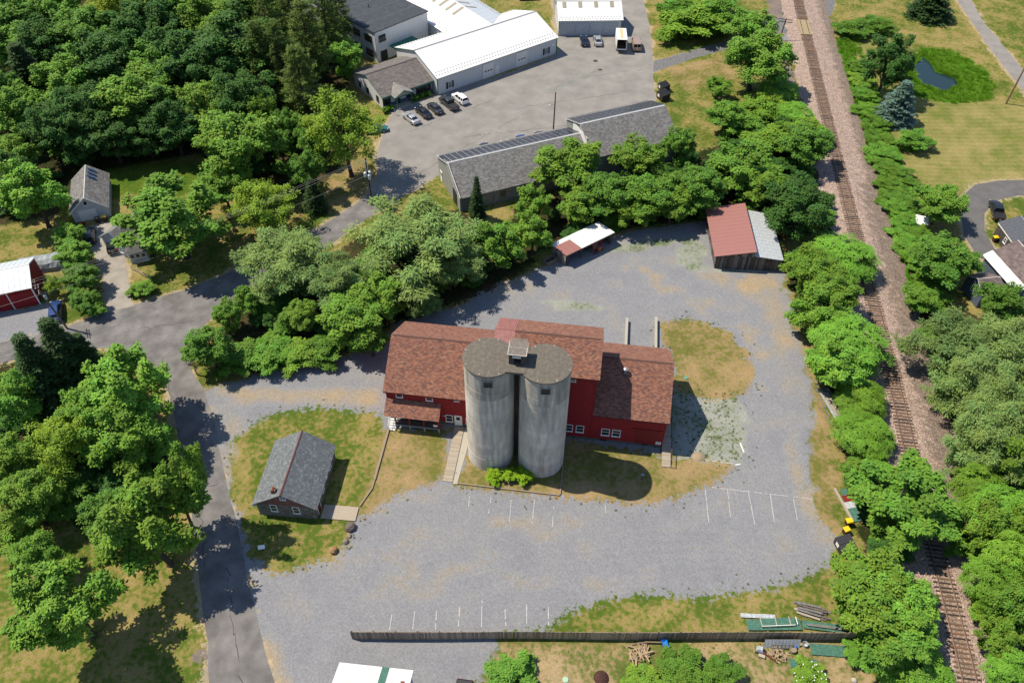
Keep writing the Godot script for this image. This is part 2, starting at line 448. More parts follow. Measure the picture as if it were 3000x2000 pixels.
func ground_map(rect: Rect2, w: int, h: int) -> ImageTexture:
	var zw := w / 2
	var zh := h / 2
	var z := PackedByteArray()
	z.resize(zw * zh)
	z.fill(0)
	var lay := []
	var lean := []   # softly sparser or lusher places: outline, strength
	# woods and thickets
	lay.append([PackedVector2Array([Vector2(-150, -232), Vector2(-40, -232), Vector2(-36, -150), Vector2(-30, -132), Vector2(-42, -118), Vector2(-62, -134), Vector2(-78, -128), Vector2(-82, -114), Vector2(-98, -108), Vector2(-150, -108)]), 6])
	lay.append([outline("nw_yard"), 4])
	lay.append([PackedVector2Array([Vector2(-44, -84), Vector2(-46, -90), Vector2(-34, -101), Vector2(-24, -112), Vector2(-10, -117), Vector2(-4, -112), Vector2(4, -103), Vector2(-4, -95), Vector2(-18, -88), Vector2(-24, -82), Vector2(-38, -78)]), 6])
	lay.append([PackedVector2Array([Vector2(2, -104), Vector2(20, -112), Vector2(34, -115), Vector2(42, -108), Vector2(58, -112), Vector2(60, -150), Vector2(48, -150), Vector2(40, -138), Vector2(20, -128), Vector2(0, -117)]), 6])
	lay.append([PackedVector2Array([Vector2(46, -105), Vector2(56, -110), Vector2(50, -40), Vector2(48, -30), Vector2(42, -30), Vector2(43, -46), Vector2(46, -70)]), 6])
	lay.append([PackedVector2Array([Vector2(-80, -79), Vector2(-56, -77), Vector2(-46, -62), Vector2(-42, -52), Vector2(-52, -50), Vector2(-80, -66)]), 6])
	lay.append([PackedVector2Array([Vector2(60, -96), Vector2(72, -92), Vector2(78, -86), Vector2(104, -90), Vector2(104, -26), Vector2(56, -26), Vector2(60, -60)]), 6])
	lay.append([PackedVector2Array([Vector2(78, -160), Vector2(112, -156), Vector2(110, -128), Vector2(80, -124), Vector2(74, -134)]), 8])
	lay.append([PackedVector2Array([Vector2(79, -184), Vector2(92, -186), Vector2(94, -176), Vector2(86, -164), Vector2(80, -168)]), 8])
	lay.append([outline("pond_grass"), 9])
	lay.append([PackedVector2Array([Vector2(72, -184), Vector2(79, -184), Vector2(80, -160), Vector2(74, -130), Vector2(71, -100), Vector2(64, -96), Vector2(68, -140)]), 9])
	lay.append([PackedVector2Array([Vector2(33, -172), Vector2(52, -178), Vector2(56, -160), Vector2(46, -146), Vector2(34, -150)]), 0])
	lay.append([PackedVector2Array([Vector2(34, -170), Vector2(48, -176), Vector2(50, -166), Vector2(38, -160)]), 3])
	lay.append([blob(-31, -124, 4.5, 9, 0.2), 3])
	lay.append([blob(-40, -99, 5, 4), 3])
	lay.append([outline("garden"), 7])
	lean.append([blob(26, -34, 14, 3.6), 100])
	lean.append([blob(29, -34.5, 6, 2), 70])
	# roads wear a sandy edge
	for k in ["main_road", "cross_road", "asphalt_lot", "loop_drive", "driveway", "far_road"]:
		for q in Geometry2D.offset_polygon(outline(k), 0.45, Geometry2D.JOIN_ROUND):
			lay.append([q, 2])
	lay.append([outline("west_gravel"), 1])
	lay.append([outline("gravel_yard"), 1])
	lay.append([outline("spur_drive"), 1])
	lay.append([outline("crossing_drive"), 1])
	lay.append([outline("weedy_gravel"), 5])
	# worn and overgrown patches of the yard
	lean.append([PackedVector2Array([Vector2(-44, -73), Vector2(-36, -71), Vector2(-26, -71.5), Vector2(-19, -71), Vector2(-18, -74), Vector2(-27, -75), Vector2(-36, -75)]), -105])
	lean.append([blob(22, -107, 8, 2.2, -0.3), 300])
	lean.append([blob(31, -105, 3, 6, 0.1), 300])
	lean.append([blob(23, -99, 5, 1.6, 0.5), -100])
	lean.append([blob(28, -94, 6, 1.2, 0.6), -90])
	lean.append([blob(41, -97, 4, 2.4), -120])
	lean.append([blob(38, -100.6, 6, 1.2), 300])
	lean.append([blob(42.0, -90, 2.4, 8), -80])
	lean.append([blob(36.8, -84, 1.8, 6, -0.25), -90])
	lean.append([blob(35.4, -75, 1.6, 4), -90])
	lean.append([blob(10, -92, 6, 1.5, 0.1), 300])
	lean.append([blob(2, -52, 4.5, 0.9, 0.15), -80])
	lean.append([blob(26, -51, 2.6, 0.6, -0.3), -90])
	lean.append([blob(-6, -46, 10, 0.9, 0.12), -60])
	lean.append([blob(10, -45, 9, 0.8, 0.05), -50])
	lean.append([blob(-26.5, -34, 2.2, 4, -0.4), -110])
	lean.append([blob(38.8, -60, 1.6, 10, -0.05), -80])
	lay.append([outline("stone_house_lawn"), 0])
	lean.append([blob(-26, -60, 8, 7), 70])
	lean.append([blob(-25, -50, 6, 3), 90])
	lay.append([outline("barn_lawn"), 3])
	lean.append([blob(-10.2, -63, 1.6, 4), 110])
	lay.append([outline("silo_lawn"), 3])
	lean.append([blob(9, -61.5, 9, 3.4), 120])
	lay.append([outline("east_lawn"), 3])
	lean.append([blob(28, -82, 5, 7), 60])
	lay.append([blob(-34.1, -35.4, 0.9, 0.8), 11])
	lay.append([outline("strip_south"), 0])
	lean.append([blob(16, -40.2, 9, 1.6), -70])
	lay.append([outline("strip_east"), 3])
	lean.append([blob(41.5, -62, 1.6, 6), 90])
	lay.append([outline("track_dirt"), 11])
	lay.append([PackedVector2Array([Vector2(64, -184), Vector2(69, -196), Vector2(75, -196), Vector2(75, -186)]), 1])
	for l in lay:
		fill(z, zw, zh, rect, l[0], l[1])
	# soft leanings, on a coarse raster that is then smoothed
	var lw := w / 8
	var lh := h / 8
	var lb := PackedByteArray()
	lb.resize(lw * lh)
	lb.fill(128)
	var moss := PackedByteArray()
	moss.resize(lw * lh)
	moss.fill(0)
	for q in [[-33, -40, 5, 3, 0.4, -45], [-39, -64, 3, 7, -0.3, -60], [-10, -44, 9, 1.6, 0.05, -30], [20, -48, 9, 1.6, -0.15, -28], [33, -100, 4, 2, 0.2, -70], [25, -103, 6, 2, 0.0, -45], [14, -57.2, 14, 0.7, 0.03, -55], [-12, -56, 5, 1.0, -0.3, -60], [30, -70, 1.2, 6, 0.0, -40], [0, -96, 7, 2, -0.3, -25]]:
		lean.append([blob(q[0], q[1], q[2], q[3], q[4]), q[5]])
	# wheel tracks follow the drive round the barn
	var path := PackedVector2Array([Vector2(-40, -40), Vector2(-30, -42), Vector2(-10, -47), Vector2(12, -50), Vector2(27, -55), Vector2(34.5, -64), Vector2(37.5, -78), Vector2(36.5, -90), Vector2(30, -97), Vector2(20, -100), Vector2(4, -97)])
	for k in 9:
		var side := PackedVector2Array()
		for i in path.size():
			var dir := (path[mini(i + 1, path.size() - 1)] - path[maxi(i - 1, 0)]).normalized()
			side.append(path[i] + dir.orthogonal() * (k - 4) * 0.95 + Vector2(sin(i * 2.0 + k), cos(i * 1.3 + k * 2.0)) * 0.5)
		for q in Geometry2D.offset_polyline(side, 0.22 + 0.1 * (k % 3)):
			lean.append([q, [-34, 26, -22, 34, -40, 24, -28, 20, -30][k]])
	for l in lean:
		if l[1] == 300:
			fill(moss, lw, lh, rect, l[0], 200)
		else:
			fill(lb, lw, lh, rect, l[0], clampi(128 + l[1], 0, 255))
	var soften := func(d: PackedByteArray) -> PackedByteArray:
		var im := Image.create_from_data(lw, lh, false, Image.FORMAT_L8, d)
		im.resize(lw / 2, lh / 2, Image.INTERPOLATE_BILINEAR)
		im.resize(w, h, Image.INTERPOLATE_CUBIC)
		return im.get_data()
	lb = soften.call(lb)
	moss = soften.call(moss)
	# noise fields
	var fields := []
	for k in 3:
		var f := FastNoiseLite.new()
		f.seed = 31 + k
		f.noise_type = FastNoiseLite.TYPE_SIMPLEX_SMOOTH
		f.frequency = [0.012, 0.02, 0.05][k]
		f.fractal_octaves = [3, 5, 4][k]
		f.fractal_gain = 0.62
		var im := f.get_seamless_image(1024, 1024)
		im.convert(Image.FORMAT_L8)
		fields.append(im.get_data())
	var A: PackedByteArray = fields[0]
	var B: PackedByteArray = fields[1]
	var C: PackedByteArray = fields[2]
	var R := PackedByteArray()
	R.resize(65536)
	var rr := RandomNumberGenerator.new()
	rr.seed = 5
	for i in 65536:
		R[i] = rr.randi() & 255
	var lut := PackedByteArray()
	lut.resize(COVER.size() * 256 * 3)
	for k in COVER.size():
		for t in 256:
			var q := t / 255.0 * 2.0
			var a: Array = COVER[k][int(minf(q, 1.999))]
			var b: Array = COVER[k][int(minf(q, 1.999)) + 1]
			for ch in 3:
				lut[(k * 256 + t) * 3 + ch] = int(lerpf(a[ch], b[ch], fposmod(q, 1.0) if q < 2.0 else 1.0))
	var out := PackedByteArray()
	out.resize(w * h * 3)
	var px := rect.size.x / w
	var pz := rect.size.y / h
	var soft := 0.5 / px   # half a metre of speckle at an edge, in pixels
	var o := 0
	for j in h:
		var wz := rect.position.y + j * pz
		var bz := (int(wz * 9.0 + 9000.0) & 1023) << 10
		var cz := (int(wz * 22.0 + 9000.0) & 1023) << 10
		var az := (int(wz * 4.0 + 9000.0) & 1023) << 10
		var rz := ((j * 37) & 255) << 8
		for i in w:
			var wx := rect.position.x + i * px
			var b := B[bz | (int(wx * 9.0 + 9000.0) & 1023)]
			var c := C[cz | (int(wx * 22.0 + 9000.0) & 1023)]
			var a := A[az | (int(wx * 4.0 + 9000.0) & 1023)]
			var r := R[rz | ((i * 101 + j * 13) & 255)]
			var si := i + int((b - 128) * soft * 0.022 + (r - 128) * soft * 0.006)
			var sj := j + int((c - 128) * soft * 0.022 + (r - 128) * soft * 0.004)
			si = clampi(si, 0, w - 1) >> 1
			sj = clampi(sj, 0, h - 1) >> 1
			if si >= zw: si = zw - 1
			if sj >= zh: sj = zh - 1
			var k := z[sj * zw + si]
			if k == 1 and moss[j * w + i] > 70 + ((b + c + r) >> 2):
				k = 5
			var t: int = REST[k] + ((a - 128) * 8 + (b - 128) * 10 + (c - 128) * (5 if k == 1 else 14) + (r - 128) * (2 if k == 1 or k == 2 else 5)) * SWAY[k] / 81 + (lb[j * w + i] - 128)
			if k == 8:
				t += int(26.0 * sin((wz + 0.0035 * (wx - 92.0) * (wx - 92.0)) * 4.4))
			if k == 1:
				t += int(14.0 * sin((wz * 1.0 + 4.0 * sin(wx * 0.07)) * 5.2 + b * 0.02)) * (a - 100) / 90 if wz > -52.0 else 0
			t = clampi(t, 0, 255)
			var q := (k * 256 + t) * 3
			var br := 222 + ((r * 52) >> 8) + ((c - 128) >> 2)
			if k == 1:
				br = 226 + ((r * 48) >> 8) + ((c - 128) >> 4)
			out[o] = mini(255, (lut[q] * br) >> 8)
			out[o + 1] = mini(255, (lut[q + 1] * br) >> 8)
			out[o + 2] = mini(255, (lut[q + 2] * br) >> 8)
			o += 3
	return ImageTexture.create_from_image(Image.create_from_data(w, h, false, Image.FORMAT_RGB8, out))

func map_mat(called: String, tex: Texture2D) -> StandardMaterial3D:
	var m := StandardMaterial3D.new()
	m.resource_name = called
	m.albedo_texture = tex
	m.roughness = 1.0
	m.metallic_specular = 0.2
	M[called] = m
	return m

func rect_poly(r: Rect2) -> PackedVector2Array:
	return PackedVector2Array([r.position, Vector2(r.end.x, r.position.y), r.end, Vector2(r.position.x, r.end.y)])

func make_setting() -> void:
	var near := map_mat("ground_cover", ground_map(NEAR, 2048, 1034))
	var far := map_mat("far_ground_cover", ground_map(FAR, 1500, 515))
	mat("plain_grass", lin(0.06, 0.09, 0.025), 1.0, 0.0, "blotch", 0.02)
	var g := Node3D.new()
	g.name = "ground"
	g.set_meta("kind", "structure")
	g.set_meta("label", "grass, bare earth and leaf litter under the whole scene")
	add_child(g)
	part(g, "near_field", sheet(rect_poly(NEAR), 0.0, NEAR), near)
	part(g, "far_field", sheet(rect_poly(FAR), 0.0, FAR), far)
	part(g, "distant_field", sheet(rect_poly(Rect2(-2500, -4000, 5000, 5000)), -0.05), M.plain_grass)
	setting("gravel_yard", sheet(outline("gravel_yard"), 0.006, NEAR), near, "grey gravel yard that loops round the red barn")
	setting("lawn", sheet(outline("stone_house_lawn"), 0.012, NEAR), near, "mown lawn round the stone house")
	setting("lawn", sheet(outline("barn_lawn"), 0.014, NEAR), near, "dry lawn in front of the barn porch")
	setting("lawn", sheet(outline("silo_lawn"), 0.016, NEAR), near, "lawn at the foot of the silos")
	setting("lawn", sheet(outline("east_lawn"), 0.0145, NEAR), near, "brown rounded lawn behind the barn's right end")
	setting("weedy_gravel", sheet(outline("weedy_gravel"), 0.0105, NEAR), near, "gravel bay with weeds at the barn's right end")
	setting("west_gravel_yard", sheet(outline("west_gravel"), 0.006, NEAR), near, "gravel parking in front of the small red barn")
	setting("gravel_drive", sheet(outline("spur_drive"), 0.006), M.grey_gravel, "gravel track from the asphalt lot to the railway crossing")
	setting("gravel_drive", sheet(outline("crossing_drive"), 0.006), M.grey_gravel, "gravel lane right of the railway crossing")
	setting("road", sheet(ragged(outline("main_road"), 1.0, 0.18, 3), 0.010), M.road, "asphalt road running down the left side")
	setting("road", sheet(ragged(outline("cross_road"), 1.0, 0.18, 4), 0.014), M.road, "asphalt lane crossing from the left edge to the works")
	setting("asphalt_lot", sheet(ragged(outline("asphalt_lot"), 1.5, 0.15, 5), 0.018), M.lot, "large pale asphalt parking lot before the white works")
	setting("driveway", sheet(ragged(outline("driveway"), 1.0, 0.2, 6), 0.018), M.pale_drive, "pale driveway beside the white garage")
	setting("driveway", sheet(ragged(outline("loop_drive"), 1.0, 0.15, 7), 0.012), M.loop_asphalt, "curved dark driveway by the grey house")
	setting("road", sheet(ragged(outline("far_road"), 2.0, 0.15, 8), 0.012), M.lot, "narrow pale road in the far right corner")
	setting("pond", sheet(ragged(outline("pond"), 0.8, 0.5, 9), 0.02), M.water, "dark pond among bright green reeds")
	setting("creek", sheet(ragged(outline("ditch"), 0.8, 0.4, 10), 0.02), M.water, "narrow creek beside the railway")
	# cracks and tar seams in the paving
	mat("tar", lin(0.045, 0.043, 0.043), 0.8)
	var lanes := {"road": [[-52, -80, -44, -62], [-41, -60, -36, -44], [-34, -46, -28, -30], [-60, -85, -48, -88], [-44, -92, -34, -104], [-38, -58, -41, -57]], "asphalt_lot": [[-20, -126, 2, -150], [-14, -140, 12, -146], [0, -152, 26, -160], [12, -165, 30, -170], [-22, -142, -4, -156]]}
	for k in lanes:
		var host: Node = get_node(k)
		for l in lanes[k]:
			var cs := shape()
			var a := Vector2(l[0], l[1])
			var b := Vector2(l[2], l[3])
			var n := int(a.distance_to(b) / 0.7)
			var y := 0.0235 if k == "asphalt_lot" else 0.0165
			var prev := a
			for i in n:
				var q := a.lerp(b, (i + 1.0) / n) + Vector2(rng.randfn(0, 0.22), rng.randfn(0, 0.22))
				var sd := (q - prev).orthogonal().normalized() * rng.randf_range(0.02, 0.05)
				if rng.randf() > 0.12:
					cs.quad(Vector3(prev.x - sd.x, y, prev.y - sd.y), Vector3(q.x - sd.x, y, q.y - sd.y), Vector3(q.x + sd.x, y, q.y + sd.y), Vector3(prev.x + sd.x, y, prev.y + sd.y))
				prev = q
			part(host, "crack_seal", cs, M.tar)
	# trench patch on the asphalt lot
	mat("patch", lin(0.235, 0.235, 0.21), 0.95, 0.0, "asphalt", 0.06)
	var s := shape()
	s.box(Vector3(13.6, 0.023, -164.3), Vector3(1.6, 0.002, 15.0), Basis(Vector3.UP, deg_to_rad(-52.0)))
	setting("asphalt_patch", s, M.patch, "darker repaired trench in the asphalt lot")

# ------------------------------------------------------------------ railway
const TRACK := [Vector2(76.2, -228), Vector2(73.3, -207.5), Vector2(70.4, -187.1), Vector2(69.4, -179.2), Vector2(65.6, -151.5), Vector2(62.0, -124.7), Vector2(60.4, -112.8), Vector2(57.6, -91.5), Vector2(55.0, -71.3), Vector2(53.7, -62.5), Vector2(50.8, -39.0), Vector2(50.0, -33.3), Vector2(49.2, -27.0)]

func make_railway() -> void:
	var cv := Curve2D.new()
	for i in TRACK.size():
		var t: Vector2 = (TRACK[mini(i + 1, TRACK.size() - 1)] - TRACK[maxi(i - 1, 0)]) * 0.16
		cv.add_point(TRACK[i], -t, t)
	cv.bake_interval = 0.5
	var total := cv.get_baked_length()
	# the stone bed: a low bank, pink crushed stone by the rails and brown leaf litter further out
	var s := shape(true)
	var prof := [Vector2(-4.3, 0.0), Vector2(-3.3, 0.12), Vector2(-2.0, 0.34), Vector2(-1.2, 0.40), Vector2(0.0, 0.40), Vector2(1.2, 0.40), Vector2(2.0, 0.36), Vector2(3.2, 0.24), Vector2(4.6, 0.16), Vector2(5.9, 0.08), Vector2(7.0, 0.0)]
	var f := FastNoiseLite.new()
	f.frequency = 0.35
	var cols := prof.size() * 3 - 2
	var rows := int(total / 0.45)
	for i in rows + 1:
		var d := total * i / rows
		var p := cv.sample_baked(d, true)
		var q := cv.sample_baked(minf(d + 0.5, total), true)
		if i == rows:
			q = p + (p - cv.sample_baked(d - 0.5, true))
		var dir := (q - p).normalized()
		var side := Vector2(-dir.y, dir.x)   # towards +x
		if side.x < 0.0:
			side = -side
		for k in cols:
			var u := float(k) / (cols - 1) * (prof.size() - 1)
			var e: Vector2 = prof[int(u)].lerp(prof[mini(int(u) + 1, prof.size() - 1)], u - int(u))
			var w := p + side * (e.x + (f.get_noise_2d(d, 40.0 + signf(e.x)) * 0.9 if absf(e.x) > 3.0 else 0.0))
			var y := e.y + (rng.randf_range(-0.014, 0.014) if e.y > 0.02 and absf(e.x) > 1.35 else 0.0) + 0.02
			if e.y <= 0.001:
				y = 0.004
			s.v.append(Vector3(w.x, y, w.y))
			var n1 := f.get_noise_2d(w.x * 2.0, w.y * 2.0)
			var litter := clampf((e.x - 2.4) * 0.7 + n1 * 1.4, 0.0, 1.0) if w.y > -126.0 else clampf((e.x - 4.4) + n1, 0.0, 1.0)
			var stone := Color(0.56, 0.42, 0.345).lerp(Color(0.46, 0.34, 0.275), clampf(n1 + 0.3, 0.0, 1.0))
			if absf(e.x) < 0.62:
				stone = stone.lerp(Color(0.27, 0.19, 0.135), 0.55)
			var leaf := Color(0.27, 0.205, 0.16).lerp(Color(0.38, 0.30, 0.245), clampf(f.get_noise_2d(w.x * 5.0, w.y * 5.0) + 0.4, 0.0, 1.0))
			s.c.append(jit(stone.lerp(leaf, litter), 0.1))
	for i in rows:
		for k in cols - 1:
			var a := i * cols + k
			for t in [a, a + 1, a + cols + 1, a, a + cols + 1, a + cols]:
				s.ix.append(t)
	setting("ballast_bed", s, M.ballast, "low bank of pink crushed stone under the railway")
	var track := Node3D.new()
	track.name = "railway_track"
	track.set_meta("kind", "structure")
	track.set_meta("label", "rusty single railway track on wooden ties")
	add_child(track)
	for sd in [-1.0, 1.0]:
		var r := shape()
		var m := int(total / 2.0)
		var sec := [Vector2(-0.07, 0.0), Vector2(-0.07, 0.02), Vector2(-0.012, 0.04), Vector2(-0.012, 0.12), Vector2(-0.037, 0.13), Vector2(-0.037, 0.165), Vector2(0.037, 0.165), Vector2(0.037, 0.13), Vector2(0.012, 0.12), Vector2(0.012, 0.04), Vector2(0.07, 0.02), Vector2(0.07, 0.0)]
		var last := []
		for i in m + 1:
			var d := total * i / m
			var p := cv.sample_baked(d, true)
			var dir := (cv.sample_baked(minf(d + 0.4, total), true) - cv.sample_baked(maxf(d - 0.4, 0.0), true)).normalized()
			var side := Vector2(-dir.y, dir.x)
			var ring := []
			for e in sec:
				var w: Vector2 = p + side * (sd * 0.755 + e.x)
				ring.append(Vector3(w.x, 0.50 + e.y, w.y))
			if i > 0:
				for k in sec.size() - 1:
					r.quad(last[k], last[k + 1], ring[k + 1], ring[k])
			last = ring
		part(track, "rail", r, M.rail_steel)
	# ties
	var ties := []
	for k in 4:
		var t := shape()
		var h := 0.09
		t.hexa([Vector3(-1.3, -0.1, -0.12), Vector3(1.3, -0.1, -0.115), Vector3(1.3, -0.1, 0.12), Vector3(-1.3, -0.1, 0.115), Vector3(-1.29, h, -0.1), Vector3(1.29, h, -0.1), Vector3(1.29, h, 0.1), Vector3(-1.29, h, 0.1)])
		ties.append(t.mesh())
	var tm := [M.tie_wood, M.tie_wood, M.tie_dark, mat("tie_pale", lin(0.25, 0.17, 0.11), 0.95, 0.0, "grain", 0.9), mat("tie_rust", lin(0.21, 0.11, 0.055), 0.95, 0.0, "grain", 0.9)]
	var near_count := 0
	var rest := shape()
	var d := 6.0
	var spots := []
	while d < total - 1.0:
		spots.append(d)
		d += 0.56 + rng.randf_range(-0.04, 0.05)
	spots.reverse()
	for e in spots:
		var p := cv.sample_baked(e, true)
		if p.y < -186.5 and p.y > -194.5:
			continue
		var dir := (cv.sample_baked(e + 0.4, true) - cv.sample_baked(e - 0.4, true)).normalized()
		var yaw := atan2(dir.x, dir.y) + rng.randf_range(-0.03, 0.03)
		var at := Vector3(p.x + rng.randf_range(-0.06, 0.06), 0.405 + rng.randf_range(-0.02, 0.008), p.y)
		if near_count < 300:
			near_count += 1
			var o := part(track, "tie", ties[rng.randi() % 4], tm[[0, 0, 0, 2, 2, 2, 3, 4][rng.randi() % 8]])
			o.position = at
			o.rotation.y = yaw
		else:
			rest.box(at, Vector3(2.6, 0.17, 0.22), Basis(Vector3.UP, yaw))
	var ro := part(track, "far_ties", rest, M.tie_wood)
	ro.set_meta("kind", "stuff")
	# timber crossing
	var cr := thing("level_crossing", "yellowish timber planks of the level crossing between the rails", "crossing", Vector3(70.9, 0.0, -190.5), 0.0)
	var dir2 := (Vector2(69.9, -183) - Vector2(71.5, -196)).normalized()
	mat("crossing_timber", lin(0.42, 0.33, 0.19), 0.9, 0.0, "grain", 0.6)
	for e in [-1.2, -0.95, -0.5, -0.25, 0.0, 0.25, 0.5, 0.95, 1.2]:
		var b := shape()
		b.box(Vector3.ZERO, Vector3(0.235, 0.18, 8.0))
		var o := part(cr, "plank", b, M.crossing_timber)
		o.rotation.y = atan2(dir2.x, dir2.y)
		o.position = Vector3(-dir2.y, 0, dir2.x) * -e + Vector3(0, 0.56, 0)
# ------------------------------------------------------------------ building blocks
# A building stands in its own frame: x along the ridge, +z towards its front, y up.
const BARN_TABS := [Color(0.27, 0.128, 0.088), Color(0.215, 0.098, 0.073), Color(0.32, 0.162, 0.105), Color(0.165, 0.082, 0.068), Color(0.285, 0.118, 0.075)]
const SLATE_TABS := [Color(0.15, 0.17, 0.185), Color(0.135, 0.155, 0.17), Color(0.165, 0.185, 0.195), Color(0.125, 0.14, 0.155), Color(0.155, 0.175, 0.19), Color(0.22, 0.24, 0.24)]
const GREY_TABS := [Color(0.20, 0.20, 0.195), Color(0.165, 0.16, 0.16), Color(0.245, 0.24, 0.23)]
const OFFICE_TABS := [Color(0.175, 0.155, 0.15), Color(0.15, 0.135, 0.13), Color(0.20, 0.18, 0.17)]
const MAUVE_TABS := [Color(0.17, 0.13, 0.125), Color(0.14, 0.11, 0.11), Color(0.20, 0.155, 0.145)]

func shingles(a: Vector3, b: Vector3, d: Vector3, e: Vector3, course: float, tab: float, cols: Array, thick: float, spread := 0.1) -> Shape:
	# a-b eave, e-d ridge; every tab overlaps the course below it
	var s := shape(true)
	var rows := maxi(1, int((e - a).length() / course))
	var nn := (b - a).cross(e - a).normalized()
	if nn.y < 0.0:
		nn = -nn
	var blot := FastNoiseLite.new()
	blot.frequency = 0.35
	for i in rows:
		var t0 := float(i) / rows
		var t1 := minf(1.0, (i + 1.15) / rows)
		var l0 := a.lerp(e, t0)
		var r0 := b.lerp(d, t0)
		var l1 := a.lerp(e, t1)
		var r1 := b.lerp(d, t1)
		var m := maxi(1, int(l0.distance_to(r0) / tab))
		var x := 0.0
		var off := 0.5 / m if i % 2 == 1 else 0.0
		while x < 1.0 - 0.0001:
			var x2 := minf(1.0, x + (1.0 / m if x > 0.0 or off == 0.0 else off))
			if 1.0 - x2 < 0.2 / m:
				x2 = 1.0
			var lift := nn * thick * rng.randf_range(0.85, 1.2)
			var p := l0.lerp(r0, x) + lift
			var q := l0.lerp(r0, x2) + lift
			var u := l1.lerp(r1, x2) + nn * 0.004
			var w := l1.lerp(r1, x) + nn * 0.004
			s.col = jit(cols[rng.randi() % cols.size()], spread)
			var k := 1.0 + blot.get_noise_3dv(p * 2.0) * 0.1
			s.col = Color(s.col.r * k, s.col.g * k, s.col.b * k)
			s.quad(p, q, u, w)
			s.quad(p - lift, q - lift, q, p)
			x = x2
	return s

func tabs_on(roof: Node, a: Vector3, b: Vector3, d: Vector3, e: Vector3, course: float, tab: float, cols: Array, thick := 0.02, spread := 0.1, called := "shingles") -> void:
	var o := part(roof, called, shingles(a, b, d, e, course, tab, cols, thick, spread), M.shingle)
	o.set_meta("kind", "stuff")

func panels_on(roof: Node, a: Vector3, b: Vector3, d: Vector3, e: Vector3, width: float, m: Material, rib := 0.04, called := "roof_panel") -> void:
	var n := maxi(1, int(round(a.distance_to(b) / width)))
	var nn := (b - a).cross(e - a).normalized()
	if nn.y < 0.0:
		nn = -nn
	for i in n:
		var t0 := float(i) / n
		var t1 := float(i + 1) / n
		var gap := (b - a).normalized() * 0.006
		var s := shape()
		s.slab(a.lerp(b, t0) + gap, a.lerp(b, t1) - gap, e.lerp(d, t1) - gap, e.lerp(d, t0) + gap, 0.02)
		var w := (b - a).normalized() * 0.03
		s.slab(a.lerp(b, t0) + gap + nn * 0.02, a.lerp(b, t0) + gap + w + nn * 0.02, e.lerp(d, t0) + gap + w + nn * 0.02, e.lerp(d, t0) + gap + nn * 0.02, rib)
		part(roof, called, s, m)

# gable body with the ridge along x
func gable_body(x0: float, x1: float, zb: float, zf: float, he: float, hr: float, y0 := 0.0, heb := -1.0) -> Shape:
	var s := shape()
	var zm := (zb + zf) * 0.5
	if heb < 0.0:
		heb = he
	for x in [x0, x1]:
		s.quad(Vector3(x, y0, zf), Vector3(x, he, zf), Vector3(x, heb, zb), Vector3(x, y0, zb))
		s.tri(Vector3(x, he, zf), Vector3(x, hr, zm), Vector3(x, heb, zb))
	s.quad(Vector3(x0, y0, zf), Vector3(x1, y0, zf), Vector3(x1, he, zf), Vector3(x0, he, zf))
	s.quad(Vector3(x0, y0, zb), Vector3(x0, heb, zb), Vector3(x1, heb, zb), Vector3(x1, y0, zb))
	s.quad(Vector3(x0, he, zf), Vector3(x1, he, zf), Vector3(x1, hr, zm), Vector3(x0, hr, zm))
	s.quad(Vector3(x0, heb, zb), Vector3(x0, hr, zm), Vector3(x1, hr, zm), Vector3(x1, heb, zb))
	s.quad(Vector3(x0, y0, zf), Vector3(x0, y0, zb), Vector3(x1, y0, zb), Vector3(x1, y0, zf))
	return s

# the corners of a gable roof's two slopes: [eave_l, eave_r, ridge_r, ridge_l]
func slopes(x0: float, x1: float, zb: float, zf: float, he: float, hr: float, oe: float, og: float, lift := 0.03, heb := -1.0) -> Array:
	var zm := (zb + zf) * 0.5
	var k := (hr - he) / (zf - zm)
	var e := he - k * oe + lift
	var r := hr + lift
	var kb := k if heb < 0.0 else (hr - heb) / (zf - zm)
	var eb := hr - kb * (zm - zb + oe) + lift
	return [
		[Vector3(x0 - og, e, zf + oe), Vector3(x1 + og, e, zf + oe), Vector3(x1 + og, r, zm), Vector3(x0 - og, r, zm)],
		[Vector3(x1 + og, eb, zb - oe), Vector3(x0 - og, eb, zb - oe), Vector3(x0 - og, r, zm), Vector3(x1 + og, r, zm)]]

func gable_roof(b: Node, x0: float, x1: float, zb: float, zf: float, he: float, hr: float, oe: float, og: float, deck: Material, called := "roof", label := "", heb := -1.0) -> Array:
	var sl := slopes(x0, x1, zb, zf, he, hr, oe, og, 0.03, heb)
	var out := []
	for q in sl:
		var s := shape()
		s.slab(q[0], q[1], q[2], q[3], 0.1)
		var r := part(b, called, s, deck, label)
		var nn: Vector3 = (q[1] - q[0]).cross(q[3] - q[0]).normalized()
		nn = nn * signf(nn.y) * 0.102
		out.append([r, q[0] + nn, q[1] + nn, q[2] + nn, q[3] + nn])
	return out

func ridge_cap(b: Node, p: Vector3, q: Vector3, m: Material, w := 0.3) -> void:
	var s := shape()
	var side := (q - p).cross(Vector3.UP).normalized() * w * 0.5
	var u := Vector3(0, 0.09, 0)
	s.quad(p - side, q - side, q + u, p + u)
	s.quad(p + u, q + u, q + side, p + side)
	s.quad(p - side, p + u, p + side, p); s.quad(q - side, q, q + side, q + u)
	part(b, "ridge_cap", s, m)

# where things go on the walls: x along, y up, z out of the wall
func wall_front(z: float) -> Transform3D:
	return Transform3D(Basis.IDENTITY, Vector3(0, 0, z))
func wall_right(x: float) -> Transform3D:   # x runs away to -z
	return Transform3D(Basis(Vector3.UP, PI / 2), Vector3(x, 0, 0))
func wall_left(x: float) -> Transform3D:    # x runs to +z
	return Transform3D(Basis(Vector3.UP, -PI / 2), Vector3(x, 0, 0))
func wall_back(z: float) -> Transform3D:
	return Transform3D(Basis(Vector3.UP, PI), Vector3(0, 0, z))

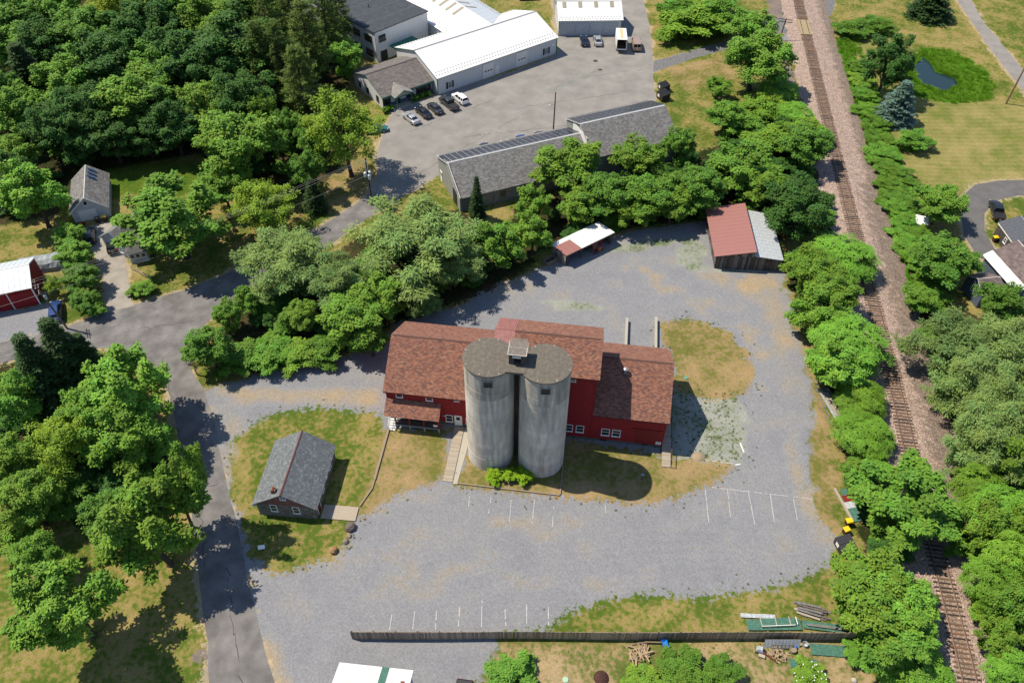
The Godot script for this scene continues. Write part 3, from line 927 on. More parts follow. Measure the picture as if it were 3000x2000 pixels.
func window(b: Node, tf: Transform3D, x: float, y: float, w: float, h: float, frame: Material, bars := 1, upright := 0, fw := 0.09, label := "") -> void:
	var f := shape()
	for s in [-1.0, 1.0]:
		f.box(tf * Vector3(x + s * (w * 0.5 - fw * 0.5), y, 0.03), Vector3(fw, h, 0.09), tf.basis)
		f.box(tf * Vector3(x, y + s * (h * 0.5 - fw * 0.5), 0.031), Vector3(w - 2.0 * fw, fw, 0.088), tf.basis)
	f.box(tf * Vector3(x, y - h * 0.5 - 0.03, 0.05), Vector3(w + 0.1, 0.06, 0.14), tf.basis)
	for i in bars:
		f.box(tf * Vector3(x, y - h * 0.5 + h * (i + 1) / (bars + 1), 0.028), Vector3(w - 2.0 * fw, 0.05, 0.05), tf.basis)
	for i in upright:
		f.box(tf * Vector3(x - w * 0.5 + w * (i + 1) / (upright + 1), y, 0.027), Vector3(0.045, h - 2.0 * fw, 0.05), tf.basis)
	var o := part(b, "window", f, frame, label)
	var p := shape()
	p.box(tf * Vector3(x, y, 0.008), Vector3(w - 1.9 * fw, h - 1.9 * fw, 0.016), tf.basis)
	part(o, "pane", p, M.glass)

func shutters(b: Node, tf: Transform3D, x: float, y: float, w: float, h: float) -> void:
	for s in [-1.0, 1.0]:
		var f := shape()
		f.box(tf * Vector3(x + s * (w * 0.5 + 0.26), y, 0.03), Vector3(0.42, h, 0.05), tf.basis)
		for i in 6:
			f.box(tf * Vector3(x + s * (w * 0.5 + 0.26), y - h * 0.42 + h * 0.84 * i / 5.0, 0.06), Vector3(0.32, 0.06, 0.02), tf.basis)
		part(b, "shutter", f, M.black)

func door(b: Node, tf: Transform3D, x: float, y0: float, w: float, h: float, m: Material, glazed := true, label := "", frame: Material = null) -> void:
	var f := shape()
	f.box(tf * Vector3(x, y0 + h * 0.5, 0.03), Vector3(w, h, 0.06), tf.basis)
	var o := part(b, "door", f, m, label)
	var k := shape()
	k.box(tf * Vector3(x + w * 0.38, y0 + h * 0.46, 0.085), Vector3(0.12, 0.04, 0.05), tf.basis)
	part(o, "handle", k, M.steel)
	if glazed:
		var p := shape()
		p.box(tf * Vector3(x, y0 + h * 0.74, 0.063), Vector3(w * 0.6, h * 0.32, 0.01), tf.basis)
		part(o, "pane", p, M.glass)
	var fr := shape()
	for s in [-1.0, 1.0]:
		fr.box(tf * Vector3(x + s * (w * 0.5 + 0.05), y0 + h * 0.5, 0.04), Vector3(0.09, h, 0.1), tf.basis)
	fr.box(tf * Vector3(x, y0 + h + 0.05, 0.04), Vector3(w + 0.2, 0.1, 0.1), tf.basis)
	part(o, "frame", fr, frame if frame else M.white)

func garage_door(b: Node, tf: Transform3D, x: float, w: float, h: float, m: Material, lights := 0) -> void:
	var d := Node3D.new()
	d.name = numbered(b, "garage_door")
	b.add_child(d)
	var n := 5
	for i in n:
		var s := shape()
		s.box(tf * Vector3(x, h * (i + 0.5) / n, -0.02), Vector3(w, h / n - 0.025, 0.08), tf.basis)
		part(d, "panel", s, m)
	for i in lights:
		var s := shape()
		s.box(tf * Vector3(x + (i - (lights - 1) * 0.5) * w * 0.27, h * 0.5, 0.023), Vector3(w * 0.19, h * 0.09, 0.012), tf.basis)
		part(d, "pane", s, M.glass)
	var fr := shape()
	for q in [-1.0, 1.0]:
		fr.box(tf * Vector3(x + q * (w * 0.5 + 0.07), h * 0.5, 0.03), Vector3(0.12, h, 0.08), tf.basis)
	fr.box(tf * Vector3(x, h + 0.07, 0.03), Vector3(w + 0.26, 0.12, 0.08), tf.basis)
	part(d, "frame", fr, m)

# overlapping clapboards on one wall, as one skin of real laps
func clapboards(b: Node, tf: Transform3D, x0: float, x1: float, y0: float, y1: float, m: Material, lap := 0.16) -> void:
	var s := shape()
	var n := int((y1 - y0) / lap)
	for i in n:
		var a := y0 + (y1 - y0) * i / n
		var c := y0 + (y1 - y0) * (i + 1) / n
		s.quad(tf * Vector3(x0, a, 0.028), tf * Vector3(x1, a, 0.028), tf * Vector3(x1, c, 0.004), tf * Vector3(x0, c, 0.004))
		s.quad(tf * Vector3(x0, a, 0.004), tf * Vector3(x1, a, 0.004), tf * Vector3(x1, a, 0.028), tf * Vector3(x0, a, 0.028))
	var o := part(b, "clapboards", s, m)
	o.set_meta("kind", "stuff")

func ribs(b: Node, tf: Transform3D, x0: float, x1: float, y0: float, h: Callable, m: Material, step := 0.5) -> void:
	var s := shape()
	var n := int((x1 - x0) / step)
	for i in n + 1:
		var x := x0 + (x1 - x0) * i / n
		var y1: float = h.call(x)
		s.box(tf * Vector3(x, (y0 + y1) * 0.5, 0.02), Vector3(0.07, y1 - y0, 0.045), tf.basis)
	var o := part(b, "siding_ribs", s, m)
	o.set_meta("kind", "stuff")

func boards(b: Node, tf: Transform3D, x0: float, x1: float, y0: float, h: Callable, width: float, mats: Array, called := "board") -> void:
	var n := maxi(1, int(round((x1 - x0) / width)))
	for i in n:
		var a := x0 + (x1 - x0) * i / n
		var c := x0 + (x1 - x0) * (i + 1) / n
		var y1: float = h.call((a + c) * 0.5) + rng.randf_range(-0.02, 0.0)
		var s := shape()
		s.box(tf * Vector3((a + c) * 0.5, (y0 + y1) * 0.5, 0.015 + rng.randf_range(-0.006, 0.006)), Vector3(c - a - 0.02, y1 - y0, 0.03), tf.basis)
		part(b, called, s, mats[rng.randi() % mats.size()])

func deck_planks(b: Node, p: Vector3, along: Vector3, across: Vector3, n: int, m: Array, t := 0.04) -> void:
	# n planks laid side by side along ALONG, each as long as ACROSS
	for i in n:
		var s := shape()
		var q := p + along * (i + 0.5) / n
		s.bar(q, q + across, along.length() / n - 0.015, t)
		part(b, "plank", s, m[rng.randi() % m.size()])

# ------------------------------------------------------------------ the barn
func make_barn() -> void:
	var b := thing("barn", "long red barn of three joined blocks with brown shingled roofs", "barn", Vector3(-7.33, 0, -67.8), -7.14)
	var base := mat("foundation", lin(0.13, 0.125, 0.105), 0.95, 0.0, "grain", 0.8)
	# stone footing
	var s := shape()
	s.span(Vector3(-9.55, 0, -12.45), Vector3(27.85, 0.55, 0.0))
	part(b, "foundation", s, base)
	part(b, "wall", gable_body(-9.6, 5.0, -12.5, 0.02, 6.3, 10.15, 0.55), M.red, "red clapboard walls of the left block")
	part(b, "wall", gable_body(5.0, 18.2, -8.3, 0.03, 13.1, 15.4, 0.55), M.red, "red clapboard walls of the tall middle block")
	part(b, "wall", gable_body(18.2, 27.9, -12.5, 0.02, 6.05, 10.0, 0.55), M.red, "red clapboard walls of the right block")
	clapboards(b, wall_front(0.025), -9.6, 5.0, 0.55, 6.25, M.red)
	clapboards(b, wall_front(0.035), 5.0, 18.2, 0.55, 13.0, M.red)
	clapboards(b, wall_front(0.025), 18.22, 27.9, 0.55, 6.0, M.red)
	clapboards(b, wall_right(27.9), 0.0, 12.5, 0.55, 6.0, M.red)
	clapboards(b, wall_right(18.2), 0.0, 8.3, 6.5, 13.0, M.red)
	# corner boards
	for q in [[-9.6, 0.03, 6.2], [27.9, 0.03, 5.95], [18.2, 0.04, 12.9]]:
		var c := shape()
		c.box(Vector3(q[0], (q[2] + 0.55) * 0.5, q[1]), Vector3(0.16, q[2] - 0.55, 0.16))
		part(b, "corner_board", c, M.red)
	var deck := mat("barn_roof_edge", lin(0.10, 0.05, 0.04), 0.9)
	for q in [[-9.6, 5.0, -12.5, 0.02, 6.3, 10.15, "left block"], [18.2, 27.9, -12.5, 0.02, 6.05, 10.0, "right block"], [7.3, 18.2, -8.3, 0.03, 13.1, 15.4, "middle block"]]:
		var og: float = 0.35
		for r in gable_roof(b, q[0] + (og if q[0] > 0.0 else 0.0), q[1] - (og if q[1] < 6.0 else 0.0), q[2], q[3], q[4], q[5], 0.42, og, deck, "roof", "brown shingled roof slope of the " + q[6]):
			tabs_on(r[0], r[1], r[2], r[3], r[4], 0.16, 0.33, BARN_TABS, 0.02, 0.12)
		ridge_cap(b, Vector3(q[0], q[5] + 0.12, (q[2] + q[3]) * 0.5), Vector3(q[1], q[5] + 0.12, (q[2] + q[3]) * 0.5), deck, 0.3)
	# the left end of the middle roof is ribbed pink metal
	for r in gable_roof(b, 5.0, 6.95, -8.3, 0.03, 13.1, 15.4, 0.42, 0.33, M.pink_metal, "metal_roof", "pink ribbed metal strip at the end of the middle roof"):
		panels_on(r[0], r[1], r[2], r[3], r[4], 0.26, M.pink_metal, 0.03)
	# fascia
	for q in [[-9.9, 5.0, 6.02, 0.45], [18.3, 28.2, 5.77, 0.45], [4.7, 18.5, 12.87, 0.46]]:
		var c := shape()
		c.span(Vector3(q[0], q[2] - 0.16, q[3] - 0.02), Vector3(q[1], q[2] + 0.02, q[3] + 0.03))
		part(b, "fascia", c, M.dark_red)
	var fw := wall_front(0.05)
	for q in [[-7.85, 5.45, 0.95, 1.25], [-3.75, 5.4, 0.95, 1.25], [0.0, 5.55, 0.7, 0.5], [2.3, 5.45, 0.8, 0.6], [-1.2, 1.4, 1.0, 1.45], [1.5, 1.25, 0.8, 1.35], [15.25, 2.2, 1.1, 1.42], [16.75, 2.22, 1.1, 1.42], [20.2, 2.15, 1.15, 1.42], [21.65, 2.15, 1.15, 1.42], [15.2, 12.1, 0.8, 0.7]]:
		window(b, fw, q[0], q[1], q[2], q[3], M.white, 1)
	door(b, fw, 0.05, 0.1, 0.88, 2.0, M.white, true, "white door with a pane beside the silo")
	# sliding door, a shade darker than the wall
	s = shape()
	s.span(Vector3(24.35, 0.55, 0.05), Vector3(27.3, 3.5, 0.1))
	var sd := part(b, "sliding_door", s, M.dark_red, "dark red sliding door at the right end")
	s = shape()
	s.span(Vector3(23.6, 3.52, 0.05), Vector3(27.6, 3.64, 0.16))
	part(sd, "door_track", s, M.dark_red)
	for x in [19.6, 25.2]:
		s = shape()
		s.span(Vector3(x, 0.2, 0.0), Vector3(x + 0.9, 0.5, 0.06))
		part(b, "cellar_window", s, M.glass)
	s = shape()
	s.span(Vector3(27.05, 0.75, 0.11), Vector3(27.75, 1.35, 0.14))
	var sg := part(b, "notice", s, M.white, "small white notice by the sliding door")
	s = shape()
	for q in [[27.12, 1.22, 0.16], [27.33, 1.22, 0.34], [27.12, 0.87, 0.1], [27.26, 0.87, 0.1], [27.3, 1.05, 0.3]]:
		s.span(Vector3(q[0], q[1], 0.141), Vector3(q[0] + q[2], q[1] + 0.07, 0.145))
	part(sg, "print", s, M.black)
	s = shape()
	s.span(Vector3(-2.05, 1.75, 0.05), Vector3(-1.8, 1.85, 0.1))
	part(b, "name_plate", s, M.white)
	# flue on the right roof
	s = shape()
	s.lathe(Vector3(21.9, 8.6, -4.6), [Vector2(0.17, 0), Vector2(0.17, 1.0), Vector2(0.24, 1.02), Vector2(0.24, 1.12), Vector2(0.17, 1.14), Vector2(0.34, 1.3), Vector2(0.34, 1.4), Vector2(0.02, 1.62)], 14)
	var fl := part(b, "flue", s, M.steel)
	s = shape()
	s.lathe(Vector3(21.9, 8.75, -4.6), [Vector2(0.34, 0), Vector2(0.24, 0.3), Vector2(0.17, 0.34)], 14)
	part(fl, "flashing", s, M.black)
	# gutter end and pipe at the right end
	s = shape()
	s.rod(Vector3(28.1, 6.0, -12.7), Vector3(28.1, 6.0, -11.2), 0.14, 8)
	part(b, "gutter", s, M.white)
	# porch on the left
	var pn := Node3D.new()
	pn.name = "porch"
	b.add_child(pn)
	s = shape()
	s.slab(Vector3(-9.75, 3.0, 2.1), Vector3(-2.15, 3.0, 2.1), Vector3(-2.15, 4.4, 0.06), Vector3(-9.75, 4.4, 0.06), 0.1)
	var pr := part(pn, "porch_roof", s, deck)
	var up := Vector3(0, 0.084, 0.058)
	tabs_on(pr, Vector3(-9.75, 3.0, 2.1) + up, Vector3(-2.15, 3.0, 2.1) + up, Vector3(-2.15, 4.4, 0.06) + up, Vector3(-9.75, 4.4, 0.06) + up, 0.16, 0.33, BARN_TABS, 0.02, 0.12)
	var floor_m := mat("porch_floor", lin(0.10, 0.12, 0.13), 0.8)
	deck_planks(pn, Vector3(-8.4, 1.0, 0.05), Vector3(6.1, 0, 0), Vector3(0, 0, 1.75), 26, [floor_m])
	s = shape()
	s.span(Vector3(-8.4, 0.82, 1.72), Vector3(-2.3, 0.97, 1.8))
	part(pn, "rim_board", s, mat("rim_grey", lin(0.22, 0.26, 0.27), 0.8))
	for x in [-8.35, -6.4, -4.4, -2.35]:
		s = shape()
		s.box(Vector3(x, 2.05, 1.66), Vector3(0.16, 2.1, 0.16))
		part(pn, "post", s, M.red)
		s = shape()
		s.box(Vector3(x, 0.4, 1.66), Vector3(0.2, 0.83, 0.2))
		part(pn, "footing", s, M.grey_block)
	for k in 3:
		var xa: float = [-8.27, -6.32, -4.32][k]
		var xb: float = [-6.48, -4.48, -2.43][k]
		s = shape()
		s.span(Vector3(xa, 1.85, 1.63), Vector3(xb, 1.92, 1.70))
		s.span(Vector3(xa, 1.12, 1.63), Vector3(xb, 1.18, 1.70))
		var rl := part(pn, "railing", s, M.black)
		for i in 12:
			s = shape()
			var x := lerpf(xa + 0.08, xb - 0.08, i / 11.0)
			s.span(Vector3(x - 0.02, 1.18, 1.64), Vector3(x + 0.02, 1.85, 1.69))
			part(rl, "baluster", s, M.black)
	s = shape()
	s.span(Vector3(-3.1, 1.35, 1.72), Vector3(-2.5, 1.75, 1.75))
	part(pn, "notice", s, M.white)
	for i in 5:
		s = shape()
		s.span(Vector3(-9.35, 0.18 * i + 0.1, 2.2 - 0.3 * i - 0.3), Vector3(-8.45, 0.18 * i + 0.16, 2.2 - 0.3 * i))
		part(pn, "step", s, M.white)
	for x in [-9.38, -8.42]:
		s = shape()
		s.bar(Vector3(x, 0.02, 2.2), Vector3(x, 0.95, 0.65), 0.05, 0.2)
		s.bar(Vector3(x, 0.95, 2.2), Vector3(x, 1.9, 0.65), 0.05, 0.08)
		s.box(Vector3(x, 0.5, 2.18), Vector3(0.09, 1.0, 0.09))
		part(pn, "stair_rail", s, M.white)
	# boardwalk to the door
	var bw := thing("boardwalk", "pale plank walk from the yard to the barn door left of the silos", "walkway", Vector3(-7.33, 0, -67.8), -7.14)
	var pt := [M.pale_timber, mat("pale_timber_b", lin(0.47, 0.41, 0.33), 0.9, 0.0, "grain", 0.6), mat("pale_timber_c", lin(0.42, 0.35, 0.26), 0.9, 0.0, "grain", 0.6)]
	deck_planks(bw, Vector3(-0.4, 0.09, 0.35), Vector3(0, 0, 9.0), Vector3(1.3, 0, 0), 60, pt, 0.05)
	for x in [-0.3, 0.8]:
		s = shape()
		s.span(Vector3(x, 0.015, 0.35), Vector3(x + 0.1, 0.064, 9.35))
		part(bw, "joist", s, M.timber)
	s = shape()
	s.slab(Vector3(0.98, 0.014, 9.6), Vector3(1.55, 0.014, 9.6), Vector3(2.1, 0.014, 0.3), Vector3(0.98, 0.014, 0.3), 0.05)
	setting("footpath", s, M.pale_concrete, "concrete path beside the boardwalk").transform = b.transform
	# plank ramp at the right end
	var rp := thing("loading_ramp", "grey plank ramp along the right end wall of the barn", "ramp", Vector3(-7.33, 0, -67.8), -7.14)
	for i in 40:
		var s2 := shape()
		var z := 3.2 - 7.6 * (i + 0.5) / 40.0
		s2.box(Vector3(28.6, 0.12 + 0.5 * clampf((3.2 - z) / 4.0, 0.0, 1.0), z), Vector3(1.15, 0.05, 0.175))
		part(rp, "plank", s2, pt[rng.randi() % 3])
	for x in [28.05, 29.1]:
		s = shape()
		s.hexa([Vector3(x - 0.06, 0.015, 3.2), Vector3(x + 0.06, 0.015, 3.2), Vector3(x + 0.06, 0.015, -4.4), Vector3(x - 0.06, 0.015, -4.4), Vector3(x - 0.06, 0.09, 3.2), Vector3(x + 0.06, 0.09, 3.2), Vector3(x + 0.06, 0.59, -4.4), Vector3(x - 0.06, 0.59, -4.4)])
		part(rp, "side_beam", s, M.timber)
	s = shape()
	for z in [3.1, 1.0, -1.6, -4.2]:
		s.box(Vector3(29.2, 0.7, z), Vector3(0.09, 1.37, 0.09))
	s.bar(Vector3(29.2, 1.2, 3.1), Vector3(29.2, 1.42, -4.2), 0.08, 0.08)
	part(rp, "handrail", s, M.grey_timber)
	# timber edging of the silo bed
	for q in [[Vector3(1.6, 0.12, 9.5), Vector3(15.0, 0.12, 9.5), "front"], [Vector3(15.0, 0.12, 9.4), Vector3(15.0, 0.12, 4.8), "right side"]]:
		var e := thing("timber_edging", "pale timber edging along the %s of the silo bed" % q[2], "edging", Vector3(-7.33, 0, -67.8), -7.14, "timber edging round the silo bed")
		var n := int(q[0].distance_to(q[1]) / 2.4)
		for i in n:
			s = shape()
			s.bar(q[0].lerp(q[1], float(i) / n) + Vector3(0.0, 0, 0.0), q[0].lerp(q[1], (i + 0.985) / n), 0.16, 0.22)
			part(e, "sleeper", s, M.timber)
	# low dock walls behind the barn
	for q in [[22.5, 19.7, 23.7, "left"], [27.0, 19.6, 24.5, "right"]]:
		var e := thing("dock_wall", "low pale concrete dock wall behind the barn, the %s of two" % q[3], "wall", Vector3(-7.33, 0, -67.8), -7.14, "dock walls behind the barn")
		s = shape()
		s.span(Vector3(q[0] - 0.17, 0.0, -q[2]), Vector3(q[0] + 0.17, 0.7, -13.2))
		part(e, "wall", s, M.pale_concrete)
		s = shape()
		s.span(Vector3(q[0] - 0.2, 0.7, -q[2] - 0.05), Vector3(q[0] + 0.2, 0.78, -13.2))
		part(e, "coping", s, M.pale_concrete)

# ------------------------------------------------------------------ silos
func make_silos() -> void:
	var fr := Transform3D(Basis(Vector3.UP, deg_to_rad(-7.14)), Vector3(-7.33, 0, -67.8))
	var R := 3.04
	var H := 18.9
	for q in [[Vector3(5.18, 0, 3.98), "left", 0.4], [Vector3(11.92, 0, 4.08), "right", 2.1]]:
		var o := thing("silo", "tall grey concrete silo, the %s of the pair before the barn" % q[1], "silo", fr * q[0], -7.14, "twin concrete silos")
		var y := 0.0
		var k := 0
		while y < H - 0.01:
			var h := minf(rng.randf_range(1.12, 1.28), H - y)
			if H - y - h < 0.4:
				h = H - y
			var s := shape()
			var r := R + rng.randf_range(-0.012, 0.012)
			s.lathe(Vector3(0, y, 0), [Vector2(r - 0.03, 0.0), Vector2(r, 0.03), Vector2(r, h - 0.015), Vector2(r - 0.03, h)], 72)
			part(o, "ring", s, concrete_ring(k + int(q[2] * 10.0), y > 14.0))
			y += h
			k += 1
		var s := shape()
		s.lathe(Vector3(0, H, 0), [Vector2(2.98, -0.05), Vector2(3.16, 0.0), Vector2(3.16, 0.16), Vector2(3.08, 0.2), Vector2(0.0, 0.40)], 72)
		part(o, "roof", s, M.old_concrete, "weathered flat concrete roof")
		# hatch near the top
		s = shape()
		var a := deg_to_rad(84.0)
		var dir := Vector3(cos(a), 0, sin(a))
		var bs := Basis(dir.cross(Vector3.UP) * -1.0, Vector3.UP, dir)
		s.box(dir * (R - 0.02) + Vector3(0, 17.6, 0), Vector3(1.05, 0.95, 0.1), bs)
		var ht := part(o, "hatch", s, M.black)
		s = shape()
		for e in [-1.0, 1.0]:
			s.box(dir * (R + 0.05) + Vector3(0, 17.6 + e * 0.5, 0), Vector3(1.15, 0.08, 0.08), bs)
			s.box(dir * (R + 0.05) + bs.x * e * 0.55 + Vector3(0, 17.6, 0), Vector3(0.08, 1.0, 0.08), bs)
		part(ht, "frame", s, M.grey_block)
		for i in 8:
			var an := TAU * (i + 0.3) / 8
			s = shape()
			s.box(Vector3(cos(an) * 2.95, H + 0.22, sin(an) * 2.95), Vector3(0.3, 0.07, 0.08), Basis(Vector3.UP, -an))
			part(o, "roof_clip", s, M.pale_concrete)
	var hh := thing("headhouse", "square concrete cupola on the slab joining the two silos", "cupola", fr * Vector3(8.6, 0, 4.0), -7.14)
	var s := shape()
	s.span(Vector3(-1.25, 18.84, -2.3), Vector3(1.2, 19.17, 2.1))
	part(hh, "slab", s, M.old_concrete)
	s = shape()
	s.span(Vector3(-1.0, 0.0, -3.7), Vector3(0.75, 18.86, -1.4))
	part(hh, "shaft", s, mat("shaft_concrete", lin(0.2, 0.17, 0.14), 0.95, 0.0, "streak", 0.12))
	s = shape()
	for q in [[Vector3(-0.97, 19.14, -1.15), Vector3(0.97, 20.75, -1.0)], [Vector3(-0.97, 19.14, -1.0), Vector3(-0.82, 20.75, 0.85)], [Vector3(0.82, 19.14, -1.0), Vector3(0.97, 20.75, 0.85)], [Vector3(-0.82, 19.14, 0.7), Vector3(-0.35, 20.75, 0.85)], [Vector3(0.45, 19.14, 0.7), Vector3(0.82, 20.75, 0.85)], [Vector3(-0.35, 20.1, 0.7), Vector3(0.45, 20.75, 0.85)]]:
		s.span(q[0], q[1])
	part(hh, "wall", s, mat("cupola_wall", lin(0.10, 0.085, 0.075), 0.95, 0.0, "grain", 0.6))
	s = shape()
	s.hexa([Vector3(-1.12, 20.75, -1.28), Vector3(1.12, 20.75, -1.28), Vector3(1.1, 20.75, 1.0), Vector3(-1.1, 20.75, 1.0), Vector3(-1.08, 20.98, -1.25), Vector3(1.08, 21.0, -1.25), Vector3(1.06, 20.9, 0.96), Vector3(-1.06, 20.9, 0.96)])
	part(hh, "roof", s, mat("cupola_roof", lin(0.22, 0.19, 0.17), 0.95, 0.0, "blotch", 0.5))
	s = shape()
	s.tube([Vector3(-1.05, 20.97, -0.3), Vector3(-0.7, 20.99, -0.08), Vector3(0.2, 20.99, -0.1), Vector3(0.8, 20.99, -0.2), Vector3(1.02, 20.97, -0.05)], [0.03, 0.03, 0.03, 0.03, 0.03], 5)
	s.bar(Vector3(-1.1, 20.9, 0.98), Vector3(1.08, 20.9, 0.98), 0.09, 0.08)
	s.bar(Vector3(1.08, 20.93, -1.25), Vector3(1.08, 20.9, 0.95), 0.08, 0.08)
	s.bar(Vector3(-1.08, 20.93, -1.25), Vector3(-1.08, 20.9, 0.95), 0.08, 0.08)
	part(hh, "edge_seal", s, mat("pale_seal", lin(0.45, 0.43, 0.38), 0.9))
	s = shape()
	s.span(Vector3(-0.55, 20.3, 0.86), Vector3(0.45, 20.6, 0.9))
	part(hh, "plate", s, M.white)

func concrete_ring(k: int, stained: bool) -> Material:
	# pours differ a little in tone; rain has streaked the upper ones
	var called := "concrete_ring_%d%s" % [k % 5, "_stained" if stained else ""]
	if not M.has(called):
		var t: float = [0.96, 1.0, 0.94, 1.03, 0.98][k % 5]
		mat(called, lin(0.74 * t, 0.69 * t, 0.60 * t), 0.92, 0.0, "stain" if stained else "streak", 0.075 if stained else 0.09)
	return M[called]

# ------------------------------------------------------------------ the stone house
func make_stone_house() -> void:
	# x runs away from the camera, +z to the right
	var b := thing("stone_house", "small stone house with a slate gable roof and a brick chimney", "house", Vector3(-31.6, 0, -53.43), 85.11)
	part(b, "wall", gable_body(0.0, 9.3, 0.0, 7.35, 2.62, 5.0), M.stone_wall)
	var sc := [Color(0.24, 0.215, 0.185), Color(0.17, 0.165, 0.15), Color(0.30, 0.27, 0.22), Color(0.21, 0.21, 0.20), Color(0.25, 0.20, 0.16)]
	var bc := [Color(0.30, 0.14, 0.105), Color(0.24, 0.12, 0.09), Color(0.34, 0.18, 0.14)]
	for w in [[wall_left(0.0), 0.0, 7.35, true], [wall_front(7.35), 0.0, 9.3, false]]:
		var s := shape(true)
		var tf: Transform3D = w[0]
		var y := 0.0
		while y < 2.5:
			var h := rng.randf_range(0.16, 0.28)
			var x: float = w[1]
			while x < w[2] - 0.02:
				var l := minf(rng.randf_range(0.25, 0.7), w[2] - x)
				s.col = jit(sc[rng.randi() % 5], 0.15)
				s.box(tf * Vector3(x + l * 0.5, y + h * 0.5, 0.02), Vector3(l - 0.03, h - 0.03, 0.06 + rng.randf_range(0.0, 0.03)), tf.basis)
				x += l
			y += h
		if w[3]:
			while y < 4.85:
				var half := 3.67 * (5.0 - y - 0.12) / 2.38
				var x := 3.675 - half
				while x < 3.675 + half - 0.1:
					s.col = jit(bc[rng.randi() % 3], 0.15)
					s.box(tf * Vector3(x + 0.16, y + 0.06, 0.02), Vector3(0.29, 0.1, 0.06), tf.basis)
					x += 0.32
				y += 0.12
		var o := part(b, "stones", s, M.painted)
		o.set_meta("kind", "stuff")
	var deck := mat("slate_edge", lin(0.07, 0.07, 0.075), 0.9)
	for r in gable_roof(b, 0.0, 9.3, 0.0, 7.35, 2.62, 5.0, 0.38, 0.3, deck, "roof"):
		tabs_on(r[0], r[1], r[2], r[3], r[4], 0.22, 0.25, SLATE_TABS, 0.018, 0.08, "slates")
	ridge_cap(b, Vector3(-0.3, 5.13, 3.675), Vector3(9.6, 5.13, 3.675), mat("ridge_rust", lin(0.13, 0.05, 0.045), 0.7), 0.24)
	var wl := wall_left(-0.05)
	window(b, wl, 2.16, 1.8, 0.9, 1.45, M.white, 1)
	window(b, wl, 5.0, 1.72, 0.9, 1.45, M.white, 1)
	window(b, wl, 3.75, 4.2, 0.75, 0.62, M.white, 1, 1, 0.06)
	var wf := wall_front(7.4)
	window(b, wf, 3.4, 1.75, 0.85, 1.3, M.white, 1)
	window(b, wf, 6.9, 1.75, 0.85, 1.3, M.white, 1)
	door(b, wf, 1.1, 0.1, 0.9, 2.0, M.dark_red, true)
	var s := shape()
	s.box(Vector3(5.0, 1.9, 7.55), Vector3(0.5, 0.7, 0.06))
	part(b, "plaque", s, M.white)
	# white eave board end and brick chimney
	s = shape()
	s.span(Vector3(-0.32, 2.28, -0.42), Vector3(0.4, 2.42, 0.0))
	part(b, "eave_return", s, M.white)
	var cm := Node3D.new()
	cm.name = "chimney"
	b.add_child(cm)
	s = shape(true)
	for i in 9:
		for q in 4:
			var a := q * PI / 2
			var bs := Basis(Vector3.UP, a)
			for e in 2:
				s.col = jit(bc[rng.randi() % 3], 0.2)
				s.box(Vector3(0.62, 3.95 + i * 0.13, 2.55) + bs * Vector3(-0.13 + e * 0.25 + (0.05 if i % 2 else -0.02), 0, 0.22), Vector3(0.235, 0.11, 0.12), bs)
	part(cm, "bricks", s, M.painted).set_meta("kind", "stuff")
	s = shape()
	for e in [-0.15, 0.15]:
		s.lathe(Vector3(0.62 + e, 5.05, 2.55), [Vector2(0.11, 0), Vector2(0.13, 0.16), Vector2(0.1, 0.16), Vector2(0.08, 0.02)], 10)
	part(cm, "pot", s, mat("clay", lin(0.42, 0.14, 0.07), 0.9))
	# deck on the right
	var dk := thing("deck", "pale plank deck at the right of the stone house", "deck", Vector3(-31.6, 0, -53.43), 85.11)
	deck_planks(dk, Vector3(0.05, 0.14, 7.75), Vector3(0, 0, 4.45), Vector3(2.0, 0, 0), 32, [M.pale_timber, M.pale_timber_b, M.pale_timber], 0.05)
	for x in [0.1, 1.9]:
		s = shape()
		s.span(Vector3(x, 0.0, 7.75), Vector3(x + 0.1, 0.115, 12.2))
		part(dk, "joist", s, M.timber)
# ------------------------------------------------------------------ the white metal works
func snow_guards(roof: Node, a: Vector3, b: Vector3, d: Vector3, e: Vector3, m: Material) -> void:
	for row in 2:
		var s := shape()
		var n := int(a.distance_to(b) / 0.75)
		for i in n:
			var t := (i + 0.5 + row * 0.5) / (n + 1)
			var p := a.lerp(b, t).lerp(e.lerp(d, t), 0.09 + row * 0.09)
			s.box(p + Vector3(0, 0.08, 0), Vector3(0.13, 0.13, 0.13))
		part(roof, "snow_guard_row", s, m).set_meta("kind", "stuff")

